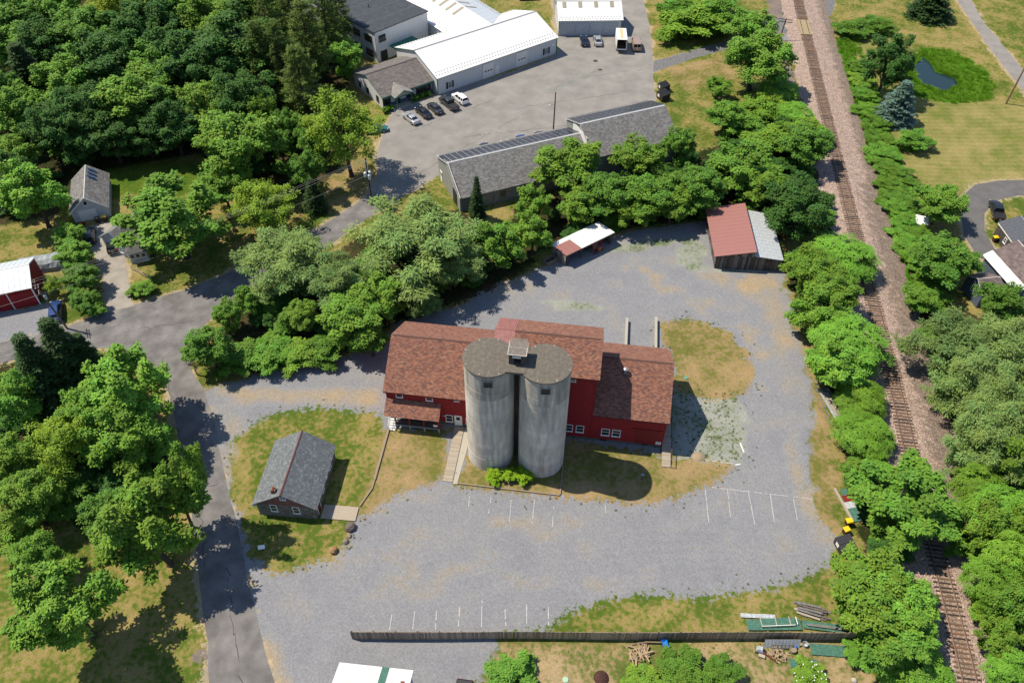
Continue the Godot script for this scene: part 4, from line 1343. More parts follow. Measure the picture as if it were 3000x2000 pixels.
func make_metal_works() -> void:
	var guard := mat("guard_grey", lin(0.28, 0.29, 0.30), 0.5)
	var ridge_m := mat("ridge_grey", lin(0.28, 0.27, 0.30), 0.6)
	var b := thing("workshop", "long white metal workshop with a white gable roof and green trim", "building", Vector3(-16.51, 0, -157.34), 36.74)
	part(b, "wall", gable_body(0.0, 32.6, -17.0, 0.0, 3.95, 6.7), M.white_wall)
	for r in gable_roof(b, 0.0, 32.6, -17.0, 0.0, 3.95, 6.7, 0.35, 0.3, M.green_trim):
		panels_on(r[0], r[1], r[2], r[3], r[4], 0.95, M.white_metal, 0.035)
		snow_guards(r[0], r[1], r[2], r[3], r[4], guard)
	ridge_cap(b, Vector3(-0.3, 6.86, -8.5), Vector3(32.9, 6.86, -8.5), ridge_m, 0.4)
	var f := wall_front(0.0)
	ribs(b, f, 0.1, 32.5, 0.0, func(_x): return 3.9, M.white_wall, 0.6)
	var wr := wall_right(32.6)
	ribs(b, wr, 0.1, 16.9, 0.0, func(x): return 3.9 + (2.7 * minf(x, 17.0 - x) / 8.5), M.white_wall, 0.6)
	for x in [0.0, 32.6]:
		var s := shape()
		s.box(Vector3(x, 1.95, 0.03), Vector3(0.18, 3.9, 0.18))
		part(b, "corner_trim", s, M.green_trim)
	garage_door(b, wall_front(0.06), 13.3, 2.9, 3.3, M.white, 3)
	garage_door(b, wall_front(0.06), 22.5, 2.9, 3.3, M.white, 3)
	door(b, wall_front(0.06), 15.65, 0.05, 1.0, 2.1, M.white, false)
	for x in [3.1, 29.6]:
		window(b, wall_front(0.07), x, 1.5, 0.95, 1.5, M.white, 3, 1, 0.07)
		shutters(b, wall_front(0.07), x, 1.5, 0.95, 1.5)
	var s := shape()
	s.span(Vector3(31.2, 2.1, 0.05), Vector3(31.9, 2.8, 0.1))
	part(b, "wall_plate", s, M.white)
	# office wing
	var o := thing("office_wing", "low office with a dark shingled roof, green trim and an entrance gable", "building", Vector3(-16.51, 0, -157.34), 36.74)
	part(o, "wall", gable_body(-12.5, -0.35, -14.2, -1.9, 2.95, 5.1), M.white_wall)
	for r in gable_roof(o, -12.5, -0.35, -14.2, -1.9, 2.95, 5.1, 0.6, 0.33, M.green_trim):
		tabs_on(r[0], r[1], r[2], r[3], r[4], 0.3, 0.6, OFFICE_TABS, 0.02)
	ridge_cap(o, Vector3(-12.8, 5.25, -8.05), Vector3(-0.1, 5.25, -8.05), mat("office_ridge", lin(0.1, 0.085, 0.09), 0.9), 0.4)
	s = shape()
	s.span(Vector3(-12.83, 2.45, -1.32), Vector3(-0.38, 2.85, -1.26))
	part(o, "fascia", s, M.green_trim)
	var dado := mat("office_dado", lin(0.06, 0.09, 0.13), 0.8)
	s = shape()
	s.span(Vector3(-12.5, 0.0, -1.9), Vector3(-0.35, 0.85, -1.8))
	part(o, "dado", s, dado)
	for x in [-11.5, -5.9, -3.4, -1.5]:
		window(o, wall_front(-1.85), x, 1.55, 0.9, 1.4, M.black, 2, 1, 0.07)
		shutters(o, wall_front(-1.85), x, 1.55, 0.9, 1.4)
	for x in [4.0, 8.2, 11.6]:
		window(o, wall_left(-12.55), -x, 1.5, 0.9, 1.3, M.black, 2, 1, 0.07)
	door(o, wall_front(-1.85), -8.9, 0.05, 1.1, 2.1, M.black, true, "", M.green_trim)
	# entrance gable, its ridge pointing to the front
	var pc := Node3D.new()
	pc.name = "portico"
	o.add_child(pc)
	var l := Vector3(-10.6, 2.75, 0.25)
	var m := Vector3(-8.35, 3.85, 0.25)
	var rr := Vector3(-6.1, 2.75, 0.25)
	var bl := Vector3(-10.6, 2.75, -1.4)
	var bm := Vector3(-8.35, 3.85, -4.0)
	var br := Vector3(-6.1, 2.75, -1.4)
	for q in [[l, bl, bm, m], [br, rr, m, bm]]:
		s = shape()
		s.slab(q[0], q[1], q[2], q[3], 0.1)
		var pr := part(pc, "roof", s, M.green_trim)
		var nn := Vector3(0, 0.105, 0)
		tabs_on(pr, q[0] + nn, q[1] + nn, q[2] + nn, q[3] + nn, 0.3, 0.6, [Color(0.29, 0.27, 0.25), Color(0.25, 0.235, 0.225)], 0.02)
	s = shape()
	s.tri(l + Vector3(0.2, 0, -0.15), m + Vector3(0, -0.05, -0.15), rr + Vector3(-0.2, 0, -0.15))
	s.tri(l + Vector3(0.2, 0, -0.25), m + Vector3(0, -0.05, -0.25), rr + Vector3(-0.2, 0, -0.25))
	part(pc, "pediment", s, mat("pediment", lin(0.30, 0.28, 0.25), 0.8))
	s = shape()
	s.bar(l + Vector3(0, 0.02, 0.02), m + Vector3(0, 0.02, 0.02), 0.16, 0.06)
	s.bar(rr + Vector3(0, 0.02, 0.02), m + Vector3(0, 0.02, 0.02), 0.16, 0.06)
	s.span(Vector3(-10.5, 2.55, 0.0), Vector3(-6.2, 2.72, 0.14))
	part(pc, "bargeboard", s, M.green_trim)
	for x in [-10.1, -6.6]:
		s = shape()
		s.box(Vector3(x, 1.3, 0.05), Vector3(0.18, 2.55, 0.18))
		part(pc, "post", s, M.green_trim)
	s = shape()
	s.span(Vector3(-10.3, 0.02, -1.78), Vector3(-6.4, 0.12, 0.3))
	part(pc, "step", s, M.pale_concrete)
	# two-storey block with a dark flat roof
	var fr := Transform3D(Basis(Vector3.UP, deg_to_rad(36.74)), Vector3(-16.51, 0, -157.34))
	var d := thing("office_block", "two storey white block with a dark grey flat roof", "building", fr * Vector3(-3.3, 0, -20.3), 45.5)
	s = shape()
	s.span(Vector3(0, 0, -34), Vector3(15.4, 7.0, 0))
	part(d, "wall", s, M.white_wall)
	s = shape()
	s.span(Vector3(-0.25, 7.0, -34.2), Vector3(15.65, 7.2, 0.25))
	part(d, "roof", s, M.dark_membrane)
	for i in 7:
		s = shape()
		s.span(Vector3(-0.2, 7.205, -4.6 * i - 4.3), Vector3(15.6, 7.22, -4.6 * i - 4.15))
		part(d, "roof_seam", s, mat("seam", lin(0.09, 0.1, 0.12), 0.8) if i == 0 else M.seam)
	s = shape()
	s.rod(Vector3(7, 7.2, -11), Vector3(7, 7.9, -11), 0.09, 8)
	part(d, "vent_pipe", s, M.black)
	ribs(d, wall_front(0.0), 0.1, 15.3, 0.0, func(_x): return 6.95, M.white_wall, 0.6)
	ribs(d, wall_left(0.0), -33.5, -0.1, 0.0, func(_x): return 6.95, M.white_wall, 0.9)
	var brown := mat("brown_blind", lin(0.14, 0.085, 0.05), 0.7)
	for i in 6:
		for fl in 2:
			var x := -2.6 - i * 4.2
			window(d, wall_left(-0.03), x, 1.6 + fl * 3.4, 2.6, 1.5, M.black, 0, 3, 0.08)
			if (i + fl) % 2 == 0:
				s = shape()
				s.box(wall_left(-0.03) * Vector3(x, 1.75 + fl * 3.4, 0.03), Vector3(2.4, 1.0, 0.02), wall_left(0).basis)
				part(d, "blind", s, brown)
	window(d, wall_front(0.04), 1.9, 5.2, 1.9, 1.5, M.black, 0, 1, 0.08)
	s = shape()
	s.span(Vector3(1.0, 0.0, 0.03), Vector3(2.9, 2.3, 0.1))
	part(d, "doorway", s, M.black)
	s = shape()
	s.span(Vector3(3.6, 2.7, 0.05), Vector3(10.5, 2.85, 2.6))
	part(d, "canopy", s, M.green_trim)
	# hall behind, ridge running away
	var h := thing("white_hall", "big white metal hall with skylights behind the workshop", "building", fr * Vector3(20.8, 0, -17.1), 126.74)
	part(h, "wall", gable_body(-8.3, 40.0, -8.0, 8.0, 4.0, 6.65), M.white_wall)
	var hr := gable_roof(h, -8.3, 40.0, -8.0, 8.0, 4.0, 6.65, 0.3, 0.0, M.white_metal)
	for r in hr:
		panels_on(r[0], r[1], r[2], r[3], r[4], 1.0, M.hall_metal if r[1].z > 0.0 else M.white_metal, 0.035)
		snow_guards(r[0], r[1], r[2], r[3], r[4], guard)
		for i in 6:
			s = shape()
			var t := (0.24 + i * 0.06) if r[1].z > 0.0 else 1.0 - (0.24 + i * 0.06)
			var a: Vector3 = r[1].lerp(r[2], t)
			var c: Vector3 = r[4].lerp(r[3], t)
			var w: Vector3 = (r[2] - r[1]).normalized() * 0.4
			var u := Vector3(0, 0.07, 0)
			s.slab(a.lerp(c, 0.6) - w + u, a.lerp(c, 0.6) + w + u, a.lerp(c, 0.97) + w + u, a.lerp(c, 0.97) - w + u, 0.03)
			part(r[0], "skylight", s, mat("skylight", lin(0.30, 0.27, 0.20), 0.4) if not M.has("skylight") else M.skylight)
	# garage row
	var g := thing("garage_row", "white garage with four roll doors and skylights in its roof", "garage", Vector3(10.5, 0, -185.9), 2.98)
	part(g, "wall", gable_body(0.0, 15.0, -10.2, 0.0, 3.75, 6.0), M.white_wall)
	for r in gable_roof(g, 0.0, 15.0, -10.2, 0.0, 3.75, 6.0, 0.3, 0.35, M.green_trim):
		panels_on(r[0], r[1], r[2], r[3], r[4], 0.95, M.white_metal, 0.035)
		snow_guards(r[0], r[1], r[2], r[3], r[4], guard)
		for i in 4:
			s = shape()
			var t := 0.115 + i * 0.243
			var a: Vector3 = r[1].lerp(r[2], t)
			var c: Vector3 = r[4].lerp(r[3], t)
			var w: Vector3 = (r[2] - r[1]).normalized() * 0.45
			var u := Vector3(0, 0.07, 0)
			s.slab(a.lerp(c, 0.66) - w + u, a.lerp(c, 0.66) + w + u, a.lerp(c, 0.96) + w + u, a.lerp(c, 0.96) - w + u, 0.03)
			part(r[0], "skylight", s, M.skylight)
	ridge_cap(g, Vector3(-0.35, 6.14, -5.1), Vector3(15.35, 6.14, -5.1), M.white_metal, 0.4)
	for i in 4:
		garage_door(g, wall_front(0.05), 2.1 + i * 3.48, 3.1, 3.0, M.pale_siding, 0)
	for x in [0.0, 15.0]:
		s = shape()
		s.box(Vector3(x, 1.85, 0.03), Vector3(0.16, 3.7, 0.16))
		part(g, "corner_trim", s, M.green_trim)
	# long grey building with solar panels, in two steps
	var l2 := thing("solar_building", "long grey block building with solar panels on its stepped roof", "building", Vector3(-9.55, 0, -116.22), 22.86)
	part(l2, "wall", gable_body(0.0, 26.4, -11.8, 0.0, 3.15, 6.6, 0.0, 4.5), M.grey_block)
	part(l2, "wall", gable_body(26.4, 44.2, -11.8, 0.0, 5.1, 8.55, 0.0, 6.45), M.grey_block)
	for q in [[0.0, 26.4, 3.15, 6.6, 0.32, 0.0], [26.4, 44.2, 5.1, 8.55, 0.32, 0.3]]:
		var k := 0
		for r in gable_roof(l2, q[0], q[1], -11.8, 0.0, q[2], q[3], 0.35, q[4] if q[0] == 0.0 else 0.25, M.white, "roof", "", q[3] - 2.1):
			if k == 1:
				tabs_on(r[0], r[1], r[2], r[3], r[4], 0.5, 1.2, GREY_TABS, 0.02, 0.1)
				var n := int((q[1] - q[0]) / 1.12)
				for i in n:
					for j in 3:
						var t0 := (i + 0.05) / n
						var t1 := (i + 0.95) / n
						var v0: float = 0.22 + j * 0.255
						var v1: float = v0 + 0.238
						var u := Vector3(0, 0.12, 0)
						s = shape()
						s.slab(r[1].lerp(r[2], t0).lerp(r[4].lerp(r[3], t0), v0) + u, r[1].lerp(r[2], t1).lerp(r[4].lerp(r[3], t1), v0) + u, r[1].lerp(r[2], t1).lerp(r[4].lerp(r[3], t1), v1) + u, r[1].lerp(r[2], t0).lerp(r[4].lerp(r[3], t0), v1) + u, 0.04)
						part(l2, "solar_panel", s, M.solar)
				s = shape()
				s.slab(r[1].lerp(r[4], 0.21) + Vector3(0, 0.08, 0), r[2].lerp(r[3], 0.21) + Vector3(0, 0.08, 0), r[2].lerp(r[3], 0.985) + Vector3(0, 0.08, 0), r[1].lerp(r[4], 0.985) + Vector3(0, 0.08, 0), 0.02)
				for j in 4:
					var v0: float = 0.215 + j * 0.255
					s.bar(r[1].lerp(r[4], v0) + Vector3(0, 0.1, 0), r[2].lerp(r[3], v0) + Vector3(0, 0.1, 0), 0.06, 0.06)
				part(l2, "panel_rack", s, M.galvanised)
			else:
				tabs_on(r[0], r[1], r[2], r[3], r[4], 0.24, 0.4, GREY_TABS, 0.022, 0.16)
			k += 1
		ridge_cap(l2, Vector3(q[0] - 0.3, q[3] + 0.13, -5.9), Vector3(q[1], q[3] + 0.13, -5.9), M.white, 0.24)
	for x in [8.3, 14.2, 20.3, 33.0, 38.0]:
		window(l2, wall_front(0.02), x, 1.75, 1.2, 1.2, M.timber, 2, 2, 0.07)
	for x in [6.6, 12.2, 18.2]:
		s = shape()
		s.span(Vector3(x - 0.2, 0, 0), Vector3(x + 0.2, 3.0, 0.18))
		part(l2, "pilaster", s, M.grey_block)
	# gable end on the left: white verge boards, a tall door
	s = shape()
	s.bar(Vector3(-0.05, 3.0, 0.3), Vector3(-0.05, 6.62, -5.9), 0.05, 0.9)
	s.bar(Vector3(-0.05, 4.3, -12.1), Vector3(-0.05, 6.62, -5.9), 0.05, 0.6)
	part(l2, "verge_board", s, M.white)
	var wl := wall_left(-0.03)
	s = shape()
	s.box(wl * Vector3(-2.6, 1.5, 0.02), Vector3(2.0, 3.0, 0.06), wl.basis)
	part(l2, "door", s, M.black)
	door(l2, wl, -10.2, 0.0, 0.95, 2.1, M.white, true)
	s = shape()
	s.box(Vector3(26.35, 6.4, -5.9), Vector3(0.06, 2.0, 6.0))
	part(l2, "step_gable", s, M.white)

# ------------------------------------------------------------------ sheds of the yard
func make_sheds() -> void:
	var gt := [M.grey_timber, mat("grey_timber_b", lin(0.16, 0.135, 0.115), 0.95, 0.0, "streak", 0.6), mat("grey_timber_c", lin(0.085, 0.075, 0.068), 0.95, 0.0, "streak", 0.6), mat("silver_timber", lin(0.23, 0.22, 0.21), 0.95, 0.0, "streak", 0.6)]
	# red roofed shed with a lean-to
	var b := thing("board_shed", "weathered board shed with a red metal roof and a pale lean-to", "shed", Vector3(33.86, 0, -101.36), -2.62)
	var s := shape()
	var roof_h := func(x: float) -> float: return 2.75 + 1.3 * (x + 0.45) / 6.4 if x < 6.0 else 3.1 - 0.75 * (x - 6.0) / 4.7
	s.hexa([Vector3(0, 0, -12.6), Vector3(6, 0, -12.6), Vector3(6, 0, 0), Vector3(0, 0, 0), Vector3(0, 2.8, -12.6), Vector3(6, 4.0, -12.6), Vector3(6, 4.0, 0), Vector3(0, 2.8, 0)])
	s.hexa([Vector3(6, 0, -12.3), Vector3(10.6, 0, -12.3), Vector3(10.6, 0, 0), Vector3(6, 0, 0), Vector3(6, 3.05, -12.3), Vector3(10.6, 2.35, -12.3), Vector3(10.6, 2.35, 0), Vector3(6, 3.05, 0)])
	part(b, "wall", s, M.grey_timber)
	boards(b, wall_front(0.0), 0.0, 10.6, 0.0, func(x: float) -> float: return minf(2.84, 3.08 - 0.152 * (x - 6.0)) if x > 6.0 else 2.84, 0.24, gt)
	boards(b, wall_front(0.05), 0.4, 6.0, 2.8, func(x: float) -> float: return 2.82 + 0.2 * x, 0.4, [M.timber, M.grey_timber], "gable_board")
	boards(b, wall_left(0.0), -12.6, 0.0, 0.0, func(_x): return 2.75, 0.3, gt)
	boards(b, wall_right(10.6), 0.0, 12.3, 0.0, func(_x): return 2.3, 0.35, gt)
	door(b, wall_front(0.05), 8.6, 0.05, 1.1, 2.0, gt[2], true, "", gt[0])
	s = shape()
	s.slab(Vector3(-0.55, 2.78, 0.4), Vector3(6.15, 4.1, 0.4), Vector3(6.15, 4.1, -12.9), Vector3(-0.55, 2.78, -12.9), 0.06)
	var rf := part(b, "roof", s, M.rust_red_metal)
	panels_on(rf, Vector3(-0.55, 2.845, -12.9), Vector3(-0.55, 2.845, 0.4), Vector3(6.15, 4.165, 0.4), Vector3(6.15, 4.165, -12.9), 0.92, M.rust_red_metal, 0.014)
	s = shape()
	s.slab(Vector3(6.05, 3.1, 0.3), Vector3(10.9, 2.4, 0.3), Vector3(10.9, 2.4, -12.4), Vector3(6.05, 3.1, -12.4), 0.05)
	rf = part(b, "lean_to_roof", s, M.galvanised)
	panels_on(rf, Vector3(10.9, 2.455, 0.3), Vector3(10.9, 2.455, -12.4), Vector3(6.05, 3.155, -12.4), Vector3(6.05, 3.155, 0.3), 0.9, M.galvanised, 0.012)
	for z in [-1.6, -5.2, -9.0]:
		s = shape()
		s.bar(Vector3(-0.5, 2.6, z), Vector3(-0.05, 1.4, z), 0.14, 0.14)
		part(b, "brace", s, M.pole_wood)
	# open lumber shed
	b = thing("lumber_shed", "small open lumber shed with a white and rust metal roof", "shed", Vector3(8.83, 0, -101.6), 36.35)
	s = shape()
	s.span(Vector3(0, 0, -3.6), Vector3(10.1, 2.1, -3.5))
	part(b, "back_wall", s, M.grey_timber)
	boards(b, wall_left(0.0), -3.5, 0.0, 0.0, func(x: float) -> float: return 2.45 + 0.1 * x, 0.35, [mat("white_wash", lin(0.42, 0.40, 0.36), 0.95, 0.0, "blotch", 0.8), M.white_wash, gt[3]])
	boards(b, wall_left(0.04), -3.5, 0.0, 1.2, func(x: float) -> float: return 2.4 + 0.1 * x, 0.5, [M.grey_timber], "upper_board")
	boards(b, wall_right(10.1), 0.0, 3.5, 0.0, func(x: float) -> float: return 2.45 - 0.1 * x, 0.35, gt)
	for x in [0.1, 0.45, 3.4, 6.7, 9.65, 10.0]:
		s = shape()
		s.box(Vector3(x, 1.2, -0.08), Vector3(0.16, 2.4, 0.14))
		part(b, "post", s, M.grey_timber)
	s = shape()
	s.slab(Vector3(-0.2, 2.45, 0.3), Vector3(10.4, 2.45, 0.3), Vector3(10.4, 2.12, -3.85), Vector3(-0.2, 2.12, -3.85), 0.06)
	rf = part(b, "roof", s, M.timber)
	panels_on(rf, Vector3(-0.2, 2.52, 0.32), Vector3(3.1, 2.52, 0.32), Vector3(3.1, 2.26, -2.9), Vector3(-0.2, 2.26, -2.9), 1.1, M.rust_red_metal, 0.015)
	panels_on(rf, Vector3(-0.2, 2.26, -2.92), Vector3(3.1, 2.26, -2.92), Vector3(3.1, 2.19, -3.88), Vector3(-0.2, 2.19, -3.88), 1.1, M.white_metal, 0.015)
	panels_on(rf, Vector3(3.12, 2.52, 0.32), Vector3(10.4, 2.52, 0.32), Vector3(10.4, 2.19, -3.88), Vector3(3.12, 2.19, -3.88), 1.05, M.white_metal, 0.015)
	s = shape()
	s.span(Vector3(-0.2, 2.25, 0.2), Vector3(10.4, 2.44, 0.28))
	part(b, "front_beam", s, M.timber)
	# lumber racks inside
	var lt := thing("lumber_stack", "stacked boards in the shade of the open lumber shed", "lumber", Vector3(8.83, 0, -101.6), 36.35)
	for i in 26:
		s = shape()
		var x0 := 0.5 + 4.8 * float(i % 2) + rng.randf_range(0.0, 0.3)
		s.span(Vector3(x0, 0.03 + (i / 4) * 0.16, -3.2 + (i % 4) * 0.55), Vector3(x0 + rng.randf_range(2.8, 4.2), 0.12 + (i / 4) * 0.16, -2.75 + (i % 4) * 0.55))
		part(lt, "board", s, gt[rng.randi() % 4])
	# old red sash frames leaning at the front
	var ld := thing("old_door_frame", "old red double door frame leaning on the front of the lumber shed", "door", Vector3(8.83, 0, -101.6) + Basis(Vector3.UP, deg_to_rad(36.35)) * Vector3(6.7, 0, 0.62), 36.35)
	s = shape()
	var tilt := Basis(Vector3.RIGHT, deg_to_rad(-13.0))
	for x in [-1.0, -0.04, 0.04, 1.0]:
		s.box(tilt * Vector3(x, 1.05, 0), Vector3(0.14, 2.1, 0.06), tilt)
	for y in [0.07, 1.0, 2.03]:
		s.box(tilt * Vector3(0, y, 0), Vector3(2.0, 0.14, 0.055), tilt)
	part(ld, "frame", s, M.red)
	s = shape()
	s.box(tilt * Vector3(0.5, 0.55, -0.01), Vector3(0.82, 0.8, 0.02), tilt)
	part(ld, "panel", s, mat("mustard", lin(0.20, 0.15, 0.05), 0.8))
	s = shape()
	s.box(tilt * Vector3(-0.5, 1.5, -0.01), Vector3(0.82, 0.9, 0.012), tilt)
	part(ld, "pane", s, M.glass)
	var cr := thing("timber_crate", "open timber crate left of the lumber shed", "crate", Vector3(6.3, 0, -102.6), 36.35)
	for q in [[Vector3(0, 0.35, 0.6), Vector3(2.2, 0.7, 0.08)], [Vector3(0, 0.35, -0.6), Vector3(2.2, 0.7, 0.08)], [Vector3(1.06, 0.35, 0), Vector3(0.08, 0.7, 1.1)], [Vector3(-1.06, 0.35, 0), Vector3(0.08, 0.7, 1.1)]]:
		s = shape()
		s.box(q[0], q[1])
		part(cr, "side", s, M.timber)
	s = shape()
	s.box(Vector3(0, 0.05, 0), Vector3(2.0, 0.08, 1.1))
	part(cr, "floor", s, M.grey_timber)

# ------------------------------------------------------------------ the neighbours
func make_neighbours() -> void:
	var s: Shape
	# white garage, upper left
	var g := thing("garage", "white sided garage with a grey roof and a roll door by the driveway", "garage", Vector3(-77.53, 0, -111.98), 109.16)
	part(g, "wall", gable_body(0.0, 10.2, 0.0, 6.0, 2.25, 4.65), M.pale_siding)
	clapboards(g, wall_left(0.0), 0.0, 6.0, 0.0, 2.2, M.pale_siding, 0.2)
	for r in gable_roof(g, 0.0, 10.2, 0.0, 6.0, 2.25, 4.65, 0.25, 0.25, M.white):
		tabs_on(r[0], r[1], r[2], r[3], r[4], 0.3, 0.5, GREY_TABS, 0.02, 0.1)
		if r[1].z > 3.0:
			for i in 3:
				var p: Vector3 = r[1].lerp(r[2], 0.66 + i * 0.11).lerp(r[4].lerp(r[3], 0.66 + i * 0.11), 0.72)
				s = shape()
				s.box(p + Vector3(0, 0.2, 0), Vector3(0.5, 0.06, 1.4), Basis(Vector3.RIGHT, 0.68))
				part(g, "solar_heater", s, M.blue_plastic if false else mat("collector", lin(0.03, 0.08, 0.18), 0.2))
	garage_door(g, wall_left(-0.03), 2.5, 2.6, 2.05, M.white, 0)
	window(g, wall_left(-0.03), 2.85, 3.55, 0.7, 0.95, M.white, 0, 0, 0.08)
	s = shape()
	s.bar(Vector3(-0.28, 2.05, 6.25), Vector3(-0.28, 4.72, 3.0), 0.06, 0.22)
	s.bar(Vector3(-0.28, 2.05, -0.25), Vector3(-0.28, 4.72, 3.0), 0.06, 0.22)
	part(g, "bargeboard", s, M.white)
	# house half under the big maple
	var h := thing("house", "pale house with a grey roof half hidden under a large maple", "house", Vector3(-66.8, 0, -103.5), 62.0)
	part(h, "wall", gable_body(0.0, 11.0, -3.0, 3.4, 2.7, 4.9), M.pale_siding)
	for r in gable_roof(h, 0.0, 11.0, -3.0, 3.4, 2.7, 4.9, 0.35, 0.35, M.white):
		tabs_on(r[0], r[1], r[2], r[3], r[4], 0.3, 0.5, GREY_TABS, 0.02, 0.1)
	for x in [2.0, 4.5, 8.0]:
		window(h, wall_front(3.43), x, 1.5, 0.9, 1.2, M.white, 1)
	for x in [-1.2, 1.2]:
		window(h, wall_left(-0.03), x, 1.5, 0.8, 1.2, M.white, 1)
	var pr := thing("porch_house", "small white porch with a low grey hip roof at the driveway's edge", "porch", Vector3(-63.9, 0, -100.9), 17.0)
	s = shape()
	s.span(Vector3(0.1, 0, -2.2), Vector3(3.0, 2.4, -0.1))
	part(pr, "wall", s, M.pale_siding)
	s = shape()
	s.hexa([Vector3(-0.3, 2.4, -2.6), Vector3(3.4, 2.4, -2.6), Vector3(3.4, 2.4, 0.3), Vector3(-0.3, 2.4, 0.3), Vector3(0.9, 3.3, -1.2), Vector3(2.2, 3.3, -1.2), Vector3(2.2, 3.3, -1.1), Vector3(0.9, 3.3, -1.1)])
	part(pr, "roof", s, mat("hip_shingle", lin(0.13, 0.13, 0.13), 0.95, 0.0, "grain", 1.5))
	for x in [0.6, 1.5, 2.4]:
		window(pr, wall_front(-0.08), x, 1.5, 0.75, 0.9, M.white, 0, 0, 0.08)
	var fe := thing("rail_fence", "low pale three-rail fence below the porch", "fence", Vector3(-63.2, 0, -99.6), -33.0)
	for i in 4:
		s = shape()
		s.box(Vector3(i * 1.5, 0.5, 0), Vector3(0.12, 1.0, 0.12))
		part(fe, "post", s, M.pale_timber)
	for y in [0.3, 0.6, 0.9]:
		s = shape()
		s.box(Vector3(2.25, y, 0.08), Vector3(4.6, 0.09, 0.04))
		part(fe, "rail", s, M.pale_timber)
	# small red barn, left edge
	var r2 := thing("red_barn", "small red barn with a white ribbed roof at the left edge", "barn", Vector3(-78.54, 0, -90.0), 19.44)
	part(r2, "wall", gable_body(-14.0, 3.65, -7.4, 0.0, 3.5, 5.1), M.red)
	ribs(r2, wall_front(0.0), -13.9, 3.6, 0.0, func(_x): return 3.45, M.red, 0.45)
	for r in gable_roof(r2, -14.0, 3.65, -7.4, 0.0, 3.5, 5.1, 0.2, 0.15, M.white):
		panels_on(r[0], r[1], r[2], r[3], r[4], 0.8, M.hall_metal, 0.03)
	ridge_cap(r2, Vector3(-14.1, 5.24, -3.7), Vector3(3.8, 5.24, -3.7), M.white, 0.3)
	for x in [-0.05, 3.63]:
		s = shape()
		s.box(Vector3(x, 1.72, 0.05), Vector3(0.14 if x < 1.0 else 0.2, 3.44, 0.1))
		part(r2, "trim", s, M.white)
	s = shape()
	s.span(Vector3(0.1, 0.0, 0.03), Vector3(3.4, 2.9, 0.08))
	part(r2, "door", s, M.red)
	# tarpaulin shelter behind it
	var tp := thing("tarp_shelter", "grey tarpaulin shelter behind the small red barn", "shelter", Vector3(-78.2, 0, -100.2), 17.0)
	s = shape()
	var last := []
	for i in 13:
		var ring := []
		for k in 9:
			var a := PI * k / 8.0
			ring.append(Vector3(-3.4 + i * 0.56, sin(a) * 2.0 + (0.06 * sin(i * 2.1 + k) if k > 0 and k < 8 else 0.0), cos(a) * 1.9 + 0.08 * sin(i * 1.3 + k * 2.0)))
		if i > 0:
			for k in 8:
				s.quad(last[k], last[k + 1], ring[k + 1], ring[k])
		last = ring
	part(tp, "cover", s, M.tarp)
	s = shape()
	for x in [-3.4, 3.3]:
		for k in 8:
			var a := PI * k / 8.0
			var c := PI * (k + 1) / 8.0
			s.rod(Vector3(x, sin(a) * 1.95, cos(a) * 1.85), Vector3(x, sin(c) * 1.95, cos(c) * 1.85), 0.04, 5)
	part(tp, "hoop", s, M.steel)
	# grey house, right edge
	var hs := thing("grey_house", "dark blue grey house with a mauve shingled roof at the right edge", "house", Vector3(77.3, 0, -100.3), -80.0)
	part(hs, "wall", gable_body(0.0, 8.4, -9.0, 0.0, 4.1, 6.6), M.blue_grey)
	for r in gable_roof(hs, 0.0, 8.4, -9.0, 0.0, 4.1, 6.6, 0.35, 0.3, M.white):
		tabs_on(r[0], r[1], r[2], r[3], r[4], 0.3, 0.5, MAUVE_TABS, 0.02, 0.12)
	s = shape()
	s.slab(Vector3(-0.4, 4.10, 0.42), Vector3(8.8, 4.10, 0.42), Vector3(8.8, 4.90, -1.02), Vector3(-0.4, 4.90, -1.02), 0.02)
	part(hs, "eave_flashing", s, M.white_metal, "broad white metal strip along the eave")
	for x in [2.0, 5.0]:
		window(hs, wall_right(8.43), x, 3.0, 1.0, 1.3, M.white, 1)
	var wg := thing("house_wing", "low grey wing with a gable window in front of the grey house", "house", Vector3(74.2, 0, -92.4), 8.0)
	part(wg, "wall", gable_body(0.0, 3.4, -4.6, 0.0, 2.8, 4.1), M.blue_grey)
	for r in gable_roof(wg, 0.0, 3.4, -4.6, 0.0, 2.8, 4.1, 0.25, 0.25, M.white):
		tabs_on(r[0], r[1], r[2], r[3], r[4], 0.3, 0.5, MAUVE_TABS, 0.02, 0.12)
	window(wg, wall_left(-0.03), -2.3, 2.2, 0.8, 1.2, M.white, 1)
	var ew := thing("entry_wing", "low mauve roofed entry of the grey house with a white framed door", "porch", Vector3(77.6, 0, -91.6), 8.0)
	part(ew, "wall", gable_body(0.0, 5.0, -2.4, 0.6, 2.4, 3.2), M.white_wall)
	for r in gable_roof(ew, 0.0, 5.0, -2.4, 0.6, 2.4, 3.2, 0.3, 0.3, M.white):
		tabs_on(r[0], r[1], r[2], r[3], r[4], 0.3, 0.5, MAUVE_TABS, 0.02, 0.12)
	door(ew, wall_left(-0.03), -0.9, 0.05, 0.9, 2.0, M.white, true)
	# dark shed above it
	var ds := thing("dark_shed", "dark board shed with white trim beside the curved driveway", "shed", Vector3(84.6, 0, -111.0), -88.0)
	part(ds, "wall", gable_body(0.0, 5.6, -6.5, 0.0, 2.7, 3.9), M.grey_timber)
	for r in gable_roof(ds, 0.0, 5.6, -6.5, 0.0, 2.7, 3.9, 0.2, 0.2, M.white):
		panels_on(r[0], r[1], r[2], r[3], r[4], 0.8, mat("dark_roof", lin(0.09, 0.10, 0.12), 0.6, 0.0, "blotch", 0.5) if not M.has("dark_roof") else M.dark_roof, 0.02)
